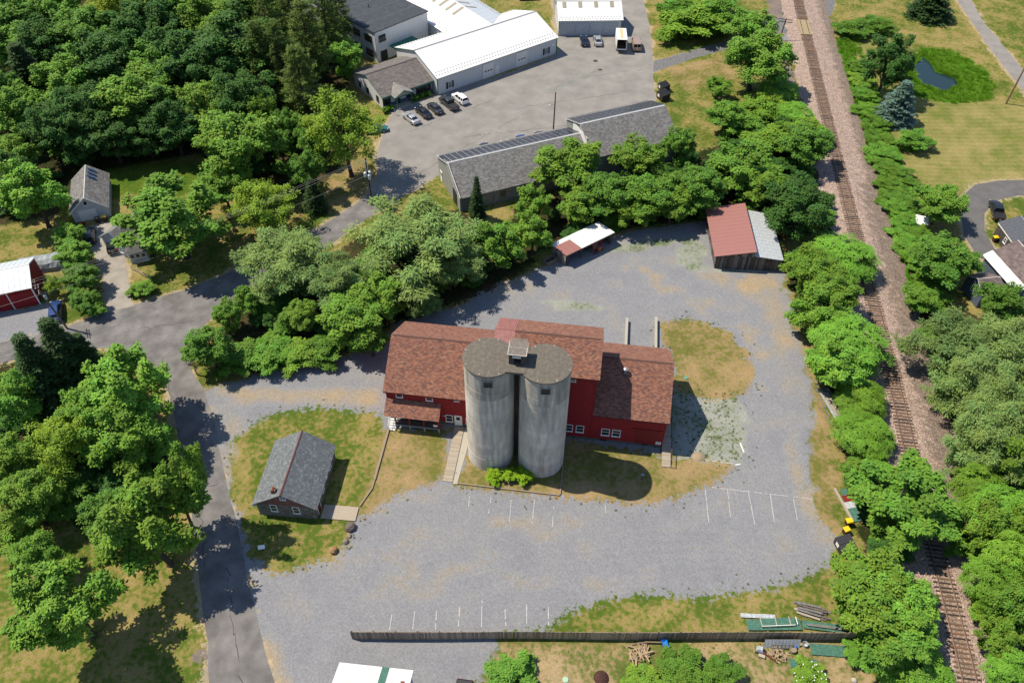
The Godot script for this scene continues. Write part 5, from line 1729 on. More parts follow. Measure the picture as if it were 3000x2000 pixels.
	boards(ds, wall_front(0.0), 0.0, 5.6, 0.0, func(_x): return 2.65, 0.3, [M.grey_timber, M.grey_timber_c])
	window(ds, wall_front(0.04), 3.4, 1.5, 0.8, 1.0, M.white, 1)
	s = shape()
	s.span(Vector3(5.6, 0, -0.2), Vector3(5.7, 2.7, 0.05))
	s.span(Vector3(-0.05, 2.45, 0.16), Vector3(5.75, 2.62, 0.22))
	part(ds, "trim", s, M.white)
	# little white roofed hutch under the round maple
	var hu := thing("hutch", "small hutch with a white metal roof under the round maple", "shed", Vector3(72.2, 0, -112.9), -20.0)
	s = shape()
	s.span(Vector3(-0.9, 0, -1.2), Vector3(0.9, 1.2, 0.8))
	part(hu, "wall", s, M.grey_timber)
	s = shape()
	s.slab(Vector3(-1.1, 1.22, 1.0), Vector3(1.1, 1.22, 1.0), Vector3(1.1, 1.6, -1.4), Vector3(-1.1, 1.6, -1.4), 0.04)
	part(hu, "roof", s, M.white_metal)
	s = shape()
	s.span(Vector3(-0.8, 0.75, 0.8), Vector3(0.8, 0.95, 0.84))
	part(hu, "stripe", s, M.orange_red)
	# white roofed shed at the bottom edge
	var bs := thing("white_roof_shed", "white ribbed roof with green stripes at the bottom edge", "shed", Vector3(-18.2, 0, -33.2), -5.5)
	part(bs, "wall", gable_body(0.3, 7.9, -0.2, 6.0, 2.9, 4.1), M.white_wall)
	var k := 0
	for r in gable_roof(bs, 0.3, 7.9, -0.2, 6.0, 2.9, 4.1, 0.25, 0.2, M.green_trim):
		panels_on(r[0], r[1], r[2], r[3], r[4], 0.6, M.white_metal, 0.03)
		s = shape()
		var t := 0.63 if k == 0 else 0.37
		var a: Vector3 = r[1].lerp(r[2], t) + Vector3(0, 0.06, 0)
		var c: Vector3 = r[4].lerp(r[3], t) + Vector3(0, 0.06, 0)
		var w := Vector3(0.38, 0, 0)
		s.slab(a - w, a + w, c + w, c - w, 0.01)
		part(r[0], "green_panel", s, M.green_sheet)
		k += 1
	s = shape()
	s.slab(Vector3(8.15, 2.5, 6.0), Vector3(10.3, 2.1, 6.0), Vector3(10.3, 2.1, 0.7), Vector3(8.15, 2.5, 0.7), 0.05)
	var lr := part(bs, "lean_to_roof", s, M.galvanised)
	panels_on(lr, Vector3(8.15, 2.56, 0.7), Vector3(8.15, 2.56, 6.0), Vector3(10.3, 2.16, 6.0), Vector3(10.3, 2.16, 0.7), 0.5, M.galvanised, 0.03)
	s = shape()
	s.span(Vector3(8.3, 0, 0.9), Vector3(10.1, 2.05, 5.9))
	part(bs, "lean_to_wall", s, M.white_wall)
	s = shape()
	s.box(Vector3(7.4, 3.6, 1.4), Vector3(0.4, 1.3, 0.4))
	part(bs, "chimney", s, M.brick)
# ------------------------------------------------------------------ vehicles
# A vehicle points along +x, its wheels stand on y = 0. Stations run from the tail to the nose.
func loft(st: Array, closed := true) -> Shape:
	# st: [x, [Vector2(z, y), ...]] half sections from the sill up to the middle; mirrored
	var s := shape()
	var rings := []
	for q in st:
		var ring := []
		for p in q[1]:
			ring.append(Vector3(q[0], p.y, p.x))
		var back: Array = q[1].duplicate()
		back.reverse()
		for p in back:
			ring.append(Vector3(q[0], p.y, -p.x))
		rings.append(ring)
	var n: int = rings[0].size()
	for i in rings.size() - 1:
		for k in n:
			var j := (k + 1) % n
			s.quad(rings[i][k], rings[i][j], rings[i + 1][j], rings[i + 1][k])
	if closed:
		for e in [0, rings.size() - 1]:
			for k in range(1, n - 1):
				s.tri(rings[e][0], rings[e][k], rings[e][k + 1])
	return s

func sec(hw: float, y0: float, belt: float, top: float, inset := 0.12) -> Array:
	return [Vector2(hw * 0.9, y0), Vector2(hw, y0 + 0.12), Vector2(hw, belt - 0.14), Vector2(hw - 0.05, belt), Vector2(hw - inset, top), Vector2(hw * 0.45, top + 0.025)]

func car_shapes(kind: String) -> Dictionary:
	if mesh_cache.has(kind):
		return mesh_cache[kind]
	var d := {}
	var L := 4.75
	var W := 0.91
	match kind:
		"sedan", "coupe":
			var body := [[-2.37, sec(W * 0.84, 0.42, 0.80, 0.84)], [-2.28, sec(W * 0.93, 0.28, 0.90, 0.95)], [-1.6, sec(W, 0.22, 0.95, 1.0)], [-1.35, sec(W, 0.22, 0.95, 1.0)], [0.9, sec(W, 0.22, 0.92, 0.97)], [1.6, sec(W, 0.22, 0.86, 0.9)], [2.15, sec(W * 0.92, 0.26, 0.72, 0.77)], [2.37, sec(W * 0.78, 0.36, 0.6, 0.64)]]
			d.body = loft(body)
			var r := 1.42 if kind == "sedan" else 1.34
			var cab := [[-1.75, [Vector2(0.72, 0.96), Vector2(0.66, 0.98)]], [-1.0, [Vector2(0.82, 0.96), Vector2(0.58, r - 0.03)]], [0.15, [Vector2(0.82, 0.96), Vector2(0.58, r - 0.02)]], [1.05, [Vector2(0.78, 0.94), Vector2(0.72, 0.96)]]]
			d.glass = loft(cab)
			d.roof = loft([[-1.08, [Vector2(0.6, r - 0.05), Vector2(0.5, r)]], [-0.4, [Vector2(0.61, r - 0.03), Vector2(0.5, r + 0.03)]], [0.22, [Vector2(0.6, r - 0.05), Vector2(0.5, r)]]])
			d.pillars = [[Vector3(0.2, r - 0.03, 0.575), Vector3(1.08, 0.95, 0.77)], [Vector3(-0.35, r - 0.02, 0.59), Vector3(-0.4, 0.96, 0.84)], [Vector3(-1.05, r - 0.04, 0.575), Vector3(-1.78, 0.97, 0.72)]]
			d.wheels = [1.38, -1.42, 0.33]
			d.lamps = [2.22, 0.68, -2.33, 0.78, 0.62]
		"suv":
			var body := [[-2.3, sec(W * 0.88, 0.45, 1.0, 1.06)], [-2.2, sec(W * 0.95, 0.34, 1.04, 1.1)], [-1.6, sec(W, 0.28, 1.04, 1.1)], [0.9, sec(W, 0.28, 1.02, 1.07)], [1.6, sec(W, 0.28, 0.98, 1.03)], [2.1, sec(W * 0.93, 0.32, 0.88, 0.93)], [2.3, sec(W * 0.82, 0.42, 0.75, 0.8)]]
			d.body = loft(body)
			d.glass = loft([[-2.2, [Vector2(0.74, 1.06), Vector2(0.7, 1.1)]], [-1.85, [Vector2(0.82, 1.06), Vector2(0.62, 1.62)]], [0.2, [Vector2(0.84, 1.06), Vector2(0.64, 1.64)]], [1.1, [Vector2(0.8, 1.04), Vector2(0.74, 1.06)]]])
			d.roof = loft([[-1.98, [Vector2(0.65, 1.6), Vector2(0.55, 1.65)]], [-0.8, [Vector2(0.67, 1.63), Vector2(0.55, 1.7)]], [0.28, [Vector2(0.65, 1.6), Vector2(0.55, 1.65)]]])
			d.pillars = [[Vector3(0.25, 1.62, 0.635), Vector3(1.1, 1.04, 0.79)], [Vector3(-0.4, 1.63, 0.65), Vector3(-0.42, 1.06, 0.85)], [Vector3(-1.3, 1.62, 0.64), Vector3(-1.45, 1.06, 0.85)], [Vector3(-1.9, 1.6, 0.62), Vector3(-2.2, 1.06, 0.77)]]
			d.wheels = [1.38, -1.38, 0.37]
			d.lamps = [2.12, 0.84, -2.25, 1.05, 0.66]
		"pickup":
			var body := [[-2.85, sec(0.92, 0.5, 1.0, 1.04, 0.06)], [-2.75, sec(0.96, 0.4, 1.02, 1.06, 0.06)], [-1.0, sec(0.98, 0.36, 1.03, 1.07, 0.06)], [1.3, sec(0.98, 0.36, 1.06, 1.1)], [2.2, sec(0.97, 0.36, 1.0, 1.05)], [2.7, sec(0.92, 0.4, 0.94, 0.98)], [2.85, sec(0.84, 0.5, 0.85, 0.9)]]
			d.body = loft(body)
			d.glass = loft([[-0.98, [Vector2(0.86, 1.06), Vector2(0.68, 1.1)]], [-0.8, [Vector2(0.88, 1.06), Vector2(0.68, 1.72)]], [0.7, [Vector2(0.88, 1.08), Vector2(0.68, 1.74)]], [1.5, [Vector2(0.84, 1.08), Vector2(0.78, 1.1)]]])
			d.roof = loft([[-0.86, [Vector2(0.7, 1.7), Vector2(0.6, 1.76)]], [0.0, [Vector2(0.72, 1.73), Vector2(0.6, 1.8)]], [0.78, [Vector2(0.7, 1.71), Vector2(0.6, 1.76)]]])
			d.pillars = [[Vector3(0.72, 1.72, 0.675), Vector3(1.48, 1.08, 0.83)], [Vector3(0.0, 1.73, 0.69), Vector3(0.0, 1.07, 0.89)], [Vector3(-0.82, 1.7, 0.675), Vector3(-0.97, 1.06, 0.87)]]
			var bed := shape()
			bed.span(Vector3(-2.72, 1.075, -0.78), Vector3(-1.08, 1.095, 0.78))
			for i in 7:
				bed.span(Vector3(-2.7, 1.095, -0.7 + i * 0.22), Vector3(-1.1, 1.115, -0.62 + i * 0.22))
			d.bed = bed
			d.wheels = [1.85, -1.75, 0.41]
			d.lamps = [2.72, 0.88, -2.84, 0.95, 0.72]
		"van":
			var body := [[-2.75, sec(0.93, 0.5, 1.15, 1.2, 0.04)], [-2.65, sec(0.98, 0.4, 1.2, 1.24, 0.04)], [1.3, sec(1.0, 0.36, 1.2, 1.24, 0.04)], [2.0, sec(0.98, 0.36, 1.1, 1.16)], [2.6, sec(0.92, 0.4, 0.98, 1.02)], [2.75, sec(0.85, 0.5, 0.85, 0.9)]]
			d.body = loft(body)
			d.glass = loft([[-2.68, [Vector2(0.9, 1.2), Vector2(0.84, 1.24)]], [-2.5, [Vector2(0.94, 1.2), Vector2(0.82, 1.95)]], [1.0, [Vector2(0.95, 1.2), Vector2(0.8, 1.95)]], [1.75, [Vector2(0.9, 1.18), Vector2(0.84, 1.2)]]])
			d.roof = loft([[-2.58, [Vector2(0.86, 1.88), Vector2(0.76, 2.0)]], [-0.8, [Vector2(0.87, 1.9), Vector2(0.74, 2.06)]], [1.05, [Vector2(0.83, 1.88), Vector2(0.74, 1.99)]]])
			d.pillars = [[Vector3(1.02, 1.92, 0.8), Vector3(1.74, 1.2, 0.9)], [Vector3(0.1, 1.92, 0.83), Vector3(0.1, 1.2, 0.96)]]
			var side := shape()
			for e in [-1.0, 1.0]:
				side.hexa([Vector3(-2.45, 1.2, e * 0.9), Vector3(0.05, 1.2, e * 0.9), Vector3(0.05, 1.2, e * 0.975), Vector3(-2.45, 1.2, e * 0.975), Vector3(-2.45, 1.95, e * 0.8), Vector3(0.05, 1.95, e * 0.8), Vector3(0.05, 1.95, e * 0.85), Vector3(-2.45, 1.95, e * 0.85)])
			for e in [-0.86, 0.0, 0.86]:
				side.bar(Vector3(-2.74, 1.2, e), Vector3(-2.56, 1.94, e * 0.93), 0.12, 0.06, Vector3.RIGHT)
			d.side = side
			d.wheels = [1.75, -1.6, 0.39]
			d.lamps = [2.62, 0.82, -2.74, 1.1, 0.74]
	mesh_cache[kind] = d
	for k in d.keys():
		if d[k] is Shape:
			d[k] = d[k].mesh()
	var wheel := shape()
	var R: float = d.wheels[2]
	wheel.lathe(Vector3(0, -0.11, 0), [Vector2(R * 0.6, 0.0), Vector2(R * 0.94, 0.0), Vector2(R, 0.04), Vector2(R, 0.18), Vector2(R * 0.94, 0.22), Vector2(R * 0.6, 0.22)], 16)
	d.tyre = wheel.mesh()
	var rim := shape()
	rim.lathe(Vector3(0, -0.11, 0), [Vector2(0.0, 0.03), Vector2(R * 0.6, 0.02), Vector2(R * 0.62, 0.2), Vector2(0.0, 0.19)], 12, false)
	d.rim = rim.mesh()
	var pl := shape()
	for p in d.pillars:
		for e in [1.0, -1.0]:
			pl.bar(p[0] * Vector3(1, 1, e), p[1] * Vector3(1, 1, e), 0.09, 0.05)
	d.pillar_mesh = pl.mesh()
	return d

func paint(called: String, c: Color, metal := 0.25) -> StandardMaterial3D:
	if M.has(called):
		return M[called]
	var m := mat(called, c, 0.32, metal)
	m.clearcoat_enabled = true
	m.clearcoat = 0.8
	m.clearcoat_roughness = 0.05
	return m

func car(kind: String, called: String, label: String, category: String, at: Vector3, yaw: float, m: Material, grp := "") -> Node3D:
	var d := car_shapes(kind)
	var o := thing(called, label, category, at, yaw, grp)
	part(o, "body", d.body, m)
	part(o, "windows", d.glass, M.car_glass)
	part(o, "roof", d.roof, m)
	part(o, "pillars", d.pillar_mesh, m)
	if d.has("bed"):
		part(o, "cargo_bed", d.bed, M.black)
	if d.has("side"):
		part(o, "side_panels", d.side, m)
	for q in [[d.wheels[0], 1.0], [d.wheels[0], -1.0], [d.wheels[1], 1.0], [d.wheels[1], -1.0]]:
		var w := part(o, "wheel", d.tyre, M.rubber)
		w.rotation.x = PI / 2
		w.position = Vector3(q[0], d.wheels[2], q[1] * 0.86)
		part(w, "rim", d.rim, M.steel)
	for e in [1.0, -1.0]:
		var h := shape()
		h.box(Vector3(d.lamps[0], d.lamps[1], e * d.lamps[4]), Vector3(0.2, 0.14, 0.3))
		part(o, "headlight", h, M.headlamp if M.has("headlamp") else mat("headlamp", lin(0.6, 0.62, 0.65), 0.1))
		var t := shape()
		t.box(Vector3(d.lamps[2], d.lamps[3], e * (d.lamps[4] + 0.03)), Vector3(0.1, 0.2, 0.22))
		part(o, "tail_light", t, M.tail_lamp if M.has("tail_lamp") else mat("tail_lamp", lin(0.35, 0.01, 0.01), 0.2))
		var mi := shape()
		mi.box(Vector3(d.pillars[0][1].x - 0.15, d.pillars[0][1].y + 0.08, e * 1.03), Vector3(0.12, 0.14, 0.2))
		part(o, "mirror", mi, m)
	var pl := shape()
	pl.box(Vector3(d.lamps[2] - 0.045, d.lamps[3] - 0.22, 0), Vector3(0.02, 0.13, 0.34))
	part(o, "number_plate", pl, M.white)
	return o

func make_vehicles() -> void:
	var silver := paint("silver_paint", lin(0.50, 0.52, 0.54), 0.5)
	var black := paint("black_paint", lin(0.012, 0.013, 0.015))
	var charcoal := paint("charcoal_paint", lin(0.035, 0.037, 0.04))
	var white := paint("white_paint", lin(0.75, 0.76, 0.77), 0.0)
	var navy := paint("navy_paint", lin(0.008, 0.016, 0.045))
	var blue := paint("blue_paint", lin(0.015, 0.05, 0.17))
	var tan := paint("tan_paint", lin(0.33, 0.235, 0.18), 0.1)
	var teal := paint("teal_paint", lin(0.03, 0.16, 0.15))
	var g := "vehicles parked at the white works"
	var lot := 0.018
	car("coupe", "car", "silver coupe parked nearest the yellow-green tree before the office", "car", Vector3(-21.3, lot, -146.9), 128, silver, g)
	car("sedan", "car", "black sedan second from the left in the row before the office", "car", Vector3(-19.0, lot, -149.3), 126, black, g)
	car("sedan", "car", "dark grey sedan between the black sedan and the dark pickup", "car", Vector3(-16.7, lot, -151.0), 125, charcoal, g)
	car("pickup", "pickup", "dark pickup truck beside the white car at the workshop corner", "truck", Vector3(-13.9, lot, -152.9), 126, charcoal, g)
	car("suv", "suv", "white crossover car with dark windows at the workshop corner", "car", Vector3(-11.6, lot, -154.9), 126, white, g)
	car("sedan", "car", "dark blue car showing above the left end of the solar panels", "car", Vector3(-5.3, lot, -135.6), 112, navy, g)
	car("sedan", "car", "black car mostly hidden behind the solar roof, second from the left", "car", Vector3(-1.2, lot, -136.6), 112, black, g)
	car("sedan", "car", "blue car behind the solar roof, third from the left", "car", Vector3(1.9, lot, -138.7), 112, blue, g)
	car("sedan", "car", "black car behind the solar roof nearest the tall lamp post", "car", Vector3(5.6, lot, -140.0), 112, charcoal, g)
	car("sedan", "car", "dark navy sedan facing the second garage door", "car", Vector3(16.5, lot, -182.2), 92, navy, g)
	car("sedan", "car", "silver sedan facing the third garage door", "car", Vector3(19.7, lot, -182.4), 91, silver, g)
	car("van", "van", "tan van parked right of the white box truck", "van", Vector3(28.6, lot, -180.4), 89, tan, g)
	car("van", "van", "white van cut off by the top edge beside the hall", "van", Vector3(3.4, lot, -206.5), 8, white, g)
	car("sedan", "car", "teal car half hidden by the yellow-green tree", "car", Vector3(-28.0, lot, -142.6), 15, teal, g)
	car("suv", "suv", "dark blue suv in the shade of the shrubs on the driveway", "car", Vector3(-73.2, lot, -107.6), 112, navy, "cars on the pale driveway")
	car("suv", "suv", "black suv with red tail lights in the middle of the driveway", "car", Vector3(-68.4, lot, -105.2), 112, black, "cars on the pale driveway")
	car("suv", "suv", "blue suv parked beside the utility pole at the small red barn", "car", Vector3(-71.5, 0.006, -88.9), 111, blue)
	car("pickup", "pickup", "black pickup on the grass inside the curved driveway", "truck", Vector3(87.6, 0.0, -117.2), 78, black)
	car("pickup", "pickup", "dark pickup whose cargo bed shows at the bottom edge", "truck", Vector3(-5.0, 0.006, -29.9), -97, black)
	# box truck
	var t := thing("box_truck", "white box truck with its rear open before the garage row", "truck", Vector3(24.9, lot, -181.0), 88)
	var s := shape()
	s.span(Vector3(-3.9, 0.95, -1.15), Vector3(1.9, 1.1, 1.15))
	part(t, "chassis", s, M.steel)
	s = shape()
	for e in [-1.0, 1.0]:
		s.span(Vector3(-3.9, 1.1, e * 1.15 - 0.03), Vector3(1.9, 3.3, e * 1.15 + 0.03))
	s.span(Vector3(1.84, 1.1, -1.12), Vector3(1.9, 3.3, 1.12))
	s.span(Vector3(-3.93, 0.9, -1.18), Vector3(-3.8, 1.14, 1.18))
	s.span(Vector3(-3.93, 1.14, -1.19), Vector3(-3.83, 3.3, -1.05))
	s.span(Vector3(-3.93, 1.14, 1.05), Vector3(-3.83, 3.3, 1.19))
	part(t, "cargo_box", s, M.white)
	s = shape()
	s.span(Vector3(-3.93, 3.3, -1.19), Vector3(1.93, 3.4, 1.19))
	var rf := part(t, "box_roof", s, M.white)
	s = shape()
	s.span(Vector3(-3.4, 3.4, -0.35), Vector3(1.6, 3.415, 0.35))
	part(rf, "roof_light", s, mat("amber_panel", lin(0.60, 0.44, 0.22), 0.5))
	s = shape()
	s.span(Vector3(-3.7, 1.11, -1.05), Vector3(1.8, 1.13, 1.05))
	part(t, "box_floor", s, M.pole_wood)
	var cab := loft([[1.95, sec(1.0, 0.5, 1.2, 1.25, 0.04)], [3.0, sec(1.0, 0.5, 1.2, 1.25, 0.05)], [3.6, sec(0.95, 0.5, 1.05, 1.1)], [4.1, sec(0.85, 0.55, 0.9, 0.95)]])
	part(t, "cab", cab, M.white)
	part(t, "windows", loft([[1.98, [Vector2(0.94, 1.25), Vector2(0.8, 1.95)]], [2.8, [Vector2(0.94, 1.25), Vector2(0.8, 1.95)]], [3.4, [Vector2(0.88, 1.2), Vector2(0.84, 1.24)]]]), M.car_glass)
	s = shape()
	s.span(Vector3(1.96, 1.93, -0.84), Vector3(2.86, 2.02, 0.84))
	part(t, "cab_roof", s, M.white)
	var d := car_shapes("pickup")
	for q in [[3.1, 1.0], [3.1, -1.0], [-2.3, 1.0], [-2.3, -1.0]]:
		var w := part(t, "wheel", d.tyre, M.rubber)
		w.rotation.x = PI / 2
		w.position = Vector3(q[0], 0.41, q[1] * 0.95)
		part(w, "rim", d.rim, M.steel)

# ------------------------------------------------------------------ poles and wires
func wire(called: String, label: String, p: Vector3, q: Vector3, sag: float, grp: String) -> void:
	var s := shape()
	var pts := []
	var rad := []
	for i in 17:
		var t := i / 16.0
		pts.append(p.lerp(q, t) - Vector3(0, sag * 4.0 * t * (1.0 - t), 0))
		rad.append(0.016)
	s.tube(pts, rad, 4)
	var o := part(self, called, s, M.wire if M.has("wire") else mat("wire", lin(0.30, 0.29, 0.28), 0.5), label)
	tag(o, label, "wire", grp)

func make_poles() -> void:
	var s: Shape
	# leaning utility pole by the blue suv
	var p := thing("utility_pole", "grey leaning utility pole with crossarms beside the blue suv", "pole", Vector3(-68.66, 0, -85.72), 0, "utility poles")
	var top := Vector3(-1.5, 9.4, -0.4)
	s = shape()
	s.tube([Vector3.ZERO, top * 0.5, top], [0.17, 0.15, 0.12], 8)
	part(p, "shaft", s, mat("grey_pole", lin(0.20, 0.18, 0.16), 0.95, 0.0, "grain", 1.0))
	for y in [0.93, 0.83]:
		s = shape()
		s.bar(top * y + Vector3(-0.5, 0, -1.0), top * y + Vector3(0.5, 0, 1.0), 0.1, 0.1)
		var a := part(p, "crossarm", s, M.pole_wood)
		for e in [-0.9, -0.4, 0.4, 0.9]:
			s = shape()
			s.lathe(top * y + Vector3(0.5 * e, 0.05, e), [Vector2(0.02, 0), Vector2(0.05, 0.05), Vector2(0.06, 0.14), Vector2(0.0, 0.16)], 8)
			part(a, "insulator", s, M.white)
	s = shape()
	s.lathe(top * 0.66 + Vector3(0.32, 0, 0.15), [Vector2(0.0, 0), Vector2(0.2, 0), Vector2(0.2, 0.7), Vector2(0.0, 0.78)], 12)
	part(p, "transformer", s, M.galvanised)
	var head := Vector3(-68.66, 0, -85.72) + top * 0.95
	# pole with three transformers at the lot's mouth
	p = thing("utility_pole", "utility pole with pale transformer cans at the mouth of the asphalt lot", "pole", Vector3(-25.7, 0, -117.9), 0, "utility poles")
	s = shape()
	s.tube([Vector3.ZERO, Vector3(0, 5, 0), Vector3(-0.05, 10.0, 0)], [0.18, 0.16, 0.12], 8)
	part(p, "shaft", s, M.pole_wood)
	for q in [Vector3(-0.45, 6.2, 0.05), Vector3(0.28, 5.9, 0.3), Vector3(0.3, 6.2, -0.3)]:
		s = shape()
		s.lathe(q, [Vector2(0.0, 0), Vector2(0.26, 0.0), Vector2(0.27, 0.75), Vector2(0.24, 0.85), Vector2(0.0, 0.95)], 14)
		var tc := part(p, "transformer", s, mat("can_grey", lin(0.55, 0.60, 0.62), 0.4) if not M.has("can_grey") else M.can_grey)
		s = shape()
		s.lathe(q + Vector3(0.08, 0.93, 0), [Vector2(0.04, 0), Vector2(0.06, 0.1), Vector2(0.04, 0.25), Vector2(0.0, 0.26)], 8)
		part(tc, "bushing", s, M.white)
	s = shape()
	s.box(Vector3(0, 9.5, 0), Vector3(0.1, 0.1, 2.2))
	part(p, "crossarm", s, M.pole_wood)
	s = shape()
	for e in [-0.16, 0.16]:
		s.rod(Vector3(e, 7.2, 0.18), Vector3(e, 9.6, 0.18), 0.05, 6)
	part(p, "conduit", s, M.white)
	# lamp post behind the solar roof
	p = thing("lamp_post", "tall brown lamp post on the asphalt behind the solar roof", "lamp post", Vector3(8.0, 0.018, -143.3), 0)
	s = shape()
	s.tube([Vector3.ZERO, Vector3(0.1, 8.7, 0)], [0.16, 0.11], 8)
	part(p, "shaft", s, M.pole_wood)
	s = shape()
	s.bar(Vector3(0.05, 6.0, 0), Vector3(-0.9, 6.1, 0.2), 0.06, 0.06)
	var am := part(p, "arm", s, M.steel)
	s = shape()
	s.lathe(Vector3(-0.95, 5.85, 0.2), [Vector2(0.0, 0.0), Vector2(0.16, 0.02), Vector2(0.14, 0.22), Vector2(0.0, 0.28)], 10)
	part(am, "lamp_head", s, M.white)
	# right edge pole
	p = thing("utility_pole", "pale brown utility pole at the right edge by the pond lawn", "pole", Vector3(105.9, 0, -156.1), 0, "utility poles")
	s = shape()
	s.tube([Vector3.ZERO, Vector3(0.2, 11.0, 0)], [0.19, 0.13], 8)
	part(p, "shaft", s, mat("tan_pole", lin(0.27, 0.17, 0.11), 0.95, 0.0, "grain", 1.0))
	s = shape()
	s.box(Vector3(0.19, 10.2, 0), Vector3(0.1, 0.1, 2.0))
	part(p, "crossarm", s, M.pole_wood)
	# short telegraph pole by the track
	p = thing("telegraph_pole", "dark short telegraph pole with two crossarms left of the track", "pole", Vector3(63.6, 0, -184.9), 0)
	s = shape()
	s.tube([Vector3.ZERO, Vector3(0.3, 5.2, 0)], [0.14, 0.11], 8)
	part(p, "shaft", s, M.black)
	for y in [5.0, 4.4]:
		s = shape()
		s.bar(Vector3(-1.4, y + 0.1, -0.2), Vector3(1.9, y - 0.1, 0.2), 0.11, 0.11)
		part(p, "crossarm", s, M.black)
	# wires from the leaning pole to the lot pole and off to the left
	var far := Vector3(-25.7, 9.55, -117.9)
	var k := 0
	for e in [-0.9, -0.4, 0.4]:
		wire("power_line", "power line crossing the lane, number %s from the back" % ["one", "two", "three"][k], head + Vector3(0.5 * e, 0.1, e), far + Vector3(0, 0, e), 1.0, "power lines over the lane")
		wire("power_line", "power line leaving the left edge, number %s from the back" % ["one", "two", "three"][k], head + Vector3(0.5 * e, 0.1, e), head + Vector3(-26, 0.5, 11.5 + e), 0.7, "power lines at the left edge")
		k += 1
	wire("power_line", "lower cable crossing the lane towards the lot pole", head + Vector3(0.2, -2.0, 0), far + Vector3(0, -3.0, 0), 1.0, "power lines over the lane")
	wire("power_line", "lower cable leaving the left edge before the small red barn", head + Vector3(0.2, -2.0, 0), head + Vector3(-26, -1.6, 12), 0.7, "power lines at the left edge")
# ------------------------------------------------------------------ things in the yard
func boulder(label: String, at: Vector3, size: Vector3, c: Color, seed_: int) -> void:
	var f := FastNoiseLite.new()
	f.seed = seed_
	f.frequency = 0.9
	var s := shape(true)
	var rings := 9
	var seg := 14
	var pt := func(i: int, k: int) -> Vector3:
		var a := PI * i / rings - PI / 2
		var b := TAU * k / seg
		var d := Vector3(cos(a) * cos(b), sin(a), cos(a) * sin(b))
		return Vector3(d.x * size.x, d.y * size.y, d.z * size.z) * (1.0 + 0.28 * f.get_noise_3dv(d * 1.4 + Vector3(seed_, 0, 0))) + Vector3(0, size.y * 0.62, 0)
	for i in rings:
		for k in seg:
			s.col = jit(c, 0.12)
			s.quad(pt.call(i, k), pt.call(i, (k + 1) % seg), pt.call(i + 1, (k + 1) % seg), pt.call(i + 1, k))
	var o := thing("boulder", label, "boulder", at, seed_ * 40.0, "boulders edging the stone house lawn")
	part(o, "rock", s, M.painted)

func dumpster(label: String, at: Vector3, yaw: float, grp: String, sc := 1.0, body: Material = null) -> void:
	if body == null:
		body = M.black
	var o := thing("dumpster", label, "dumpster", at, yaw, grp)
	o.scale = Vector3.ONE * sc
	var s := shape()
	s.hexa([Vector3(-0.75, 0.12, -0.9), Vector3(0.75, 0.12, -0.9), Vector3(0.75, 0.12, 0.9), Vector3(-0.75, 0.12, 0.9), Vector3(-0.8, 1.05, -0.95), Vector3(0.8, 1.35, -0.95), Vector3(0.8, 1.35, 0.95), Vector3(-0.8, 1.05, 0.95)])
	for z in [-0.98, 0.98]:
		s.box(Vector3(0.0, 0.75, z), Vector3(1.2, 0.16, 0.1))
	for p in [Vector3(-0.6, 0.06, -0.8), Vector3(0.6, 0.06, -0.8), Vector3(0.6, 0.06, 0.8), Vector3(-0.6, 0.06, 0.8)]:
		s.box(p, Vector3(0.16, 0.12, 0.1))
	part(o, "body", s, body)
	for e in [-1.0, 1.0]:
		s = shape()
		var z0: float = e * 0.03
		var z1: float = e * 0.97
		s.slab(Vector3(-0.84, 1.07, z0), Vector3(-0.84, 1.07, z1), Vector3(0.84, 1.39, z1), Vector3(0.84, 1.39, z0), 0.04)
		for i in 6:
			var z := lerpf(z0, z1, (i + 0.5) / 6.0)
			s.bar(Vector3(-0.82, 1.14, z), Vector3(0.82, 1.45, z), 0.06, 0.04)
		part(o, "lid", s, mat("lid_plastic", lin(0.03, 0.03, 0.034), 0.4) if not M.has("lid_plastic") else M.lid_plastic)
	s = shape()
	s.box(Vector3(-0.8, 0.75, -0.25), Vector3(0.03, 0.5, 0.55), Basis(Vector3.BACK, 0.05))
	part(o, "sticker", s, M.white)

func wheelie_bin(label: String, at: Vector3, yaw: float, lid: Material, body: Material, grp: String) -> void:
	var o := thing("wheeled_bin", label, "bin", at, yaw, grp)
	var s := shape()
	s.hexa([Vector3(-0.26, 0.08, -0.26), Vector3(0.26, 0.08, -0.26), Vector3(0.26, 0.08, 0.26), Vector3(-0.26, 0.08, 0.26), Vector3(-0.34, 1.0, -0.33), Vector3(0.34, 1.0, -0.33), Vector3(0.34, 1.0, 0.33), Vector3(-0.34, 1.0, 0.33)])
	part(o, "body", s, body)
	s = shape()
	s.hexa([Vector3(-0.4, 1.0, -0.37), Vector3(0.38, 1.0, -0.37), Vector3(0.38, 1.0, 0.37), Vector3(-0.4, 1.0, 0.37), Vector3(-0.34, 1.1, -0.3), Vector3(0.34, 1.13, -0.3), Vector3(0.34, 1.13, 0.3), Vector3(-0.34, 1.1, 0.3)])
	part(o, "lid", s, lid)
	for e in [-1.0, 1.0]:
		s = shape()
		s.lathe(Vector3(0, -0.04, 0), [Vector2(0.0, 0), Vector2(0.13, 0), Vector2(0.13, 0.08), Vector2(0.0, 0.08)], 10)
		var w := part(o, "wheel", s, M.rubber)
		w.position = Vector3(0.28, 0.13, e * 0.3)
		w.rotation.x = PI / 2
	s = shape()
	s.rod(Vector3(0.42, 0.98, -0.3), Vector3(0.42, 0.98, 0.3), 0.025, 6)
	part(o, "handle", s, body)

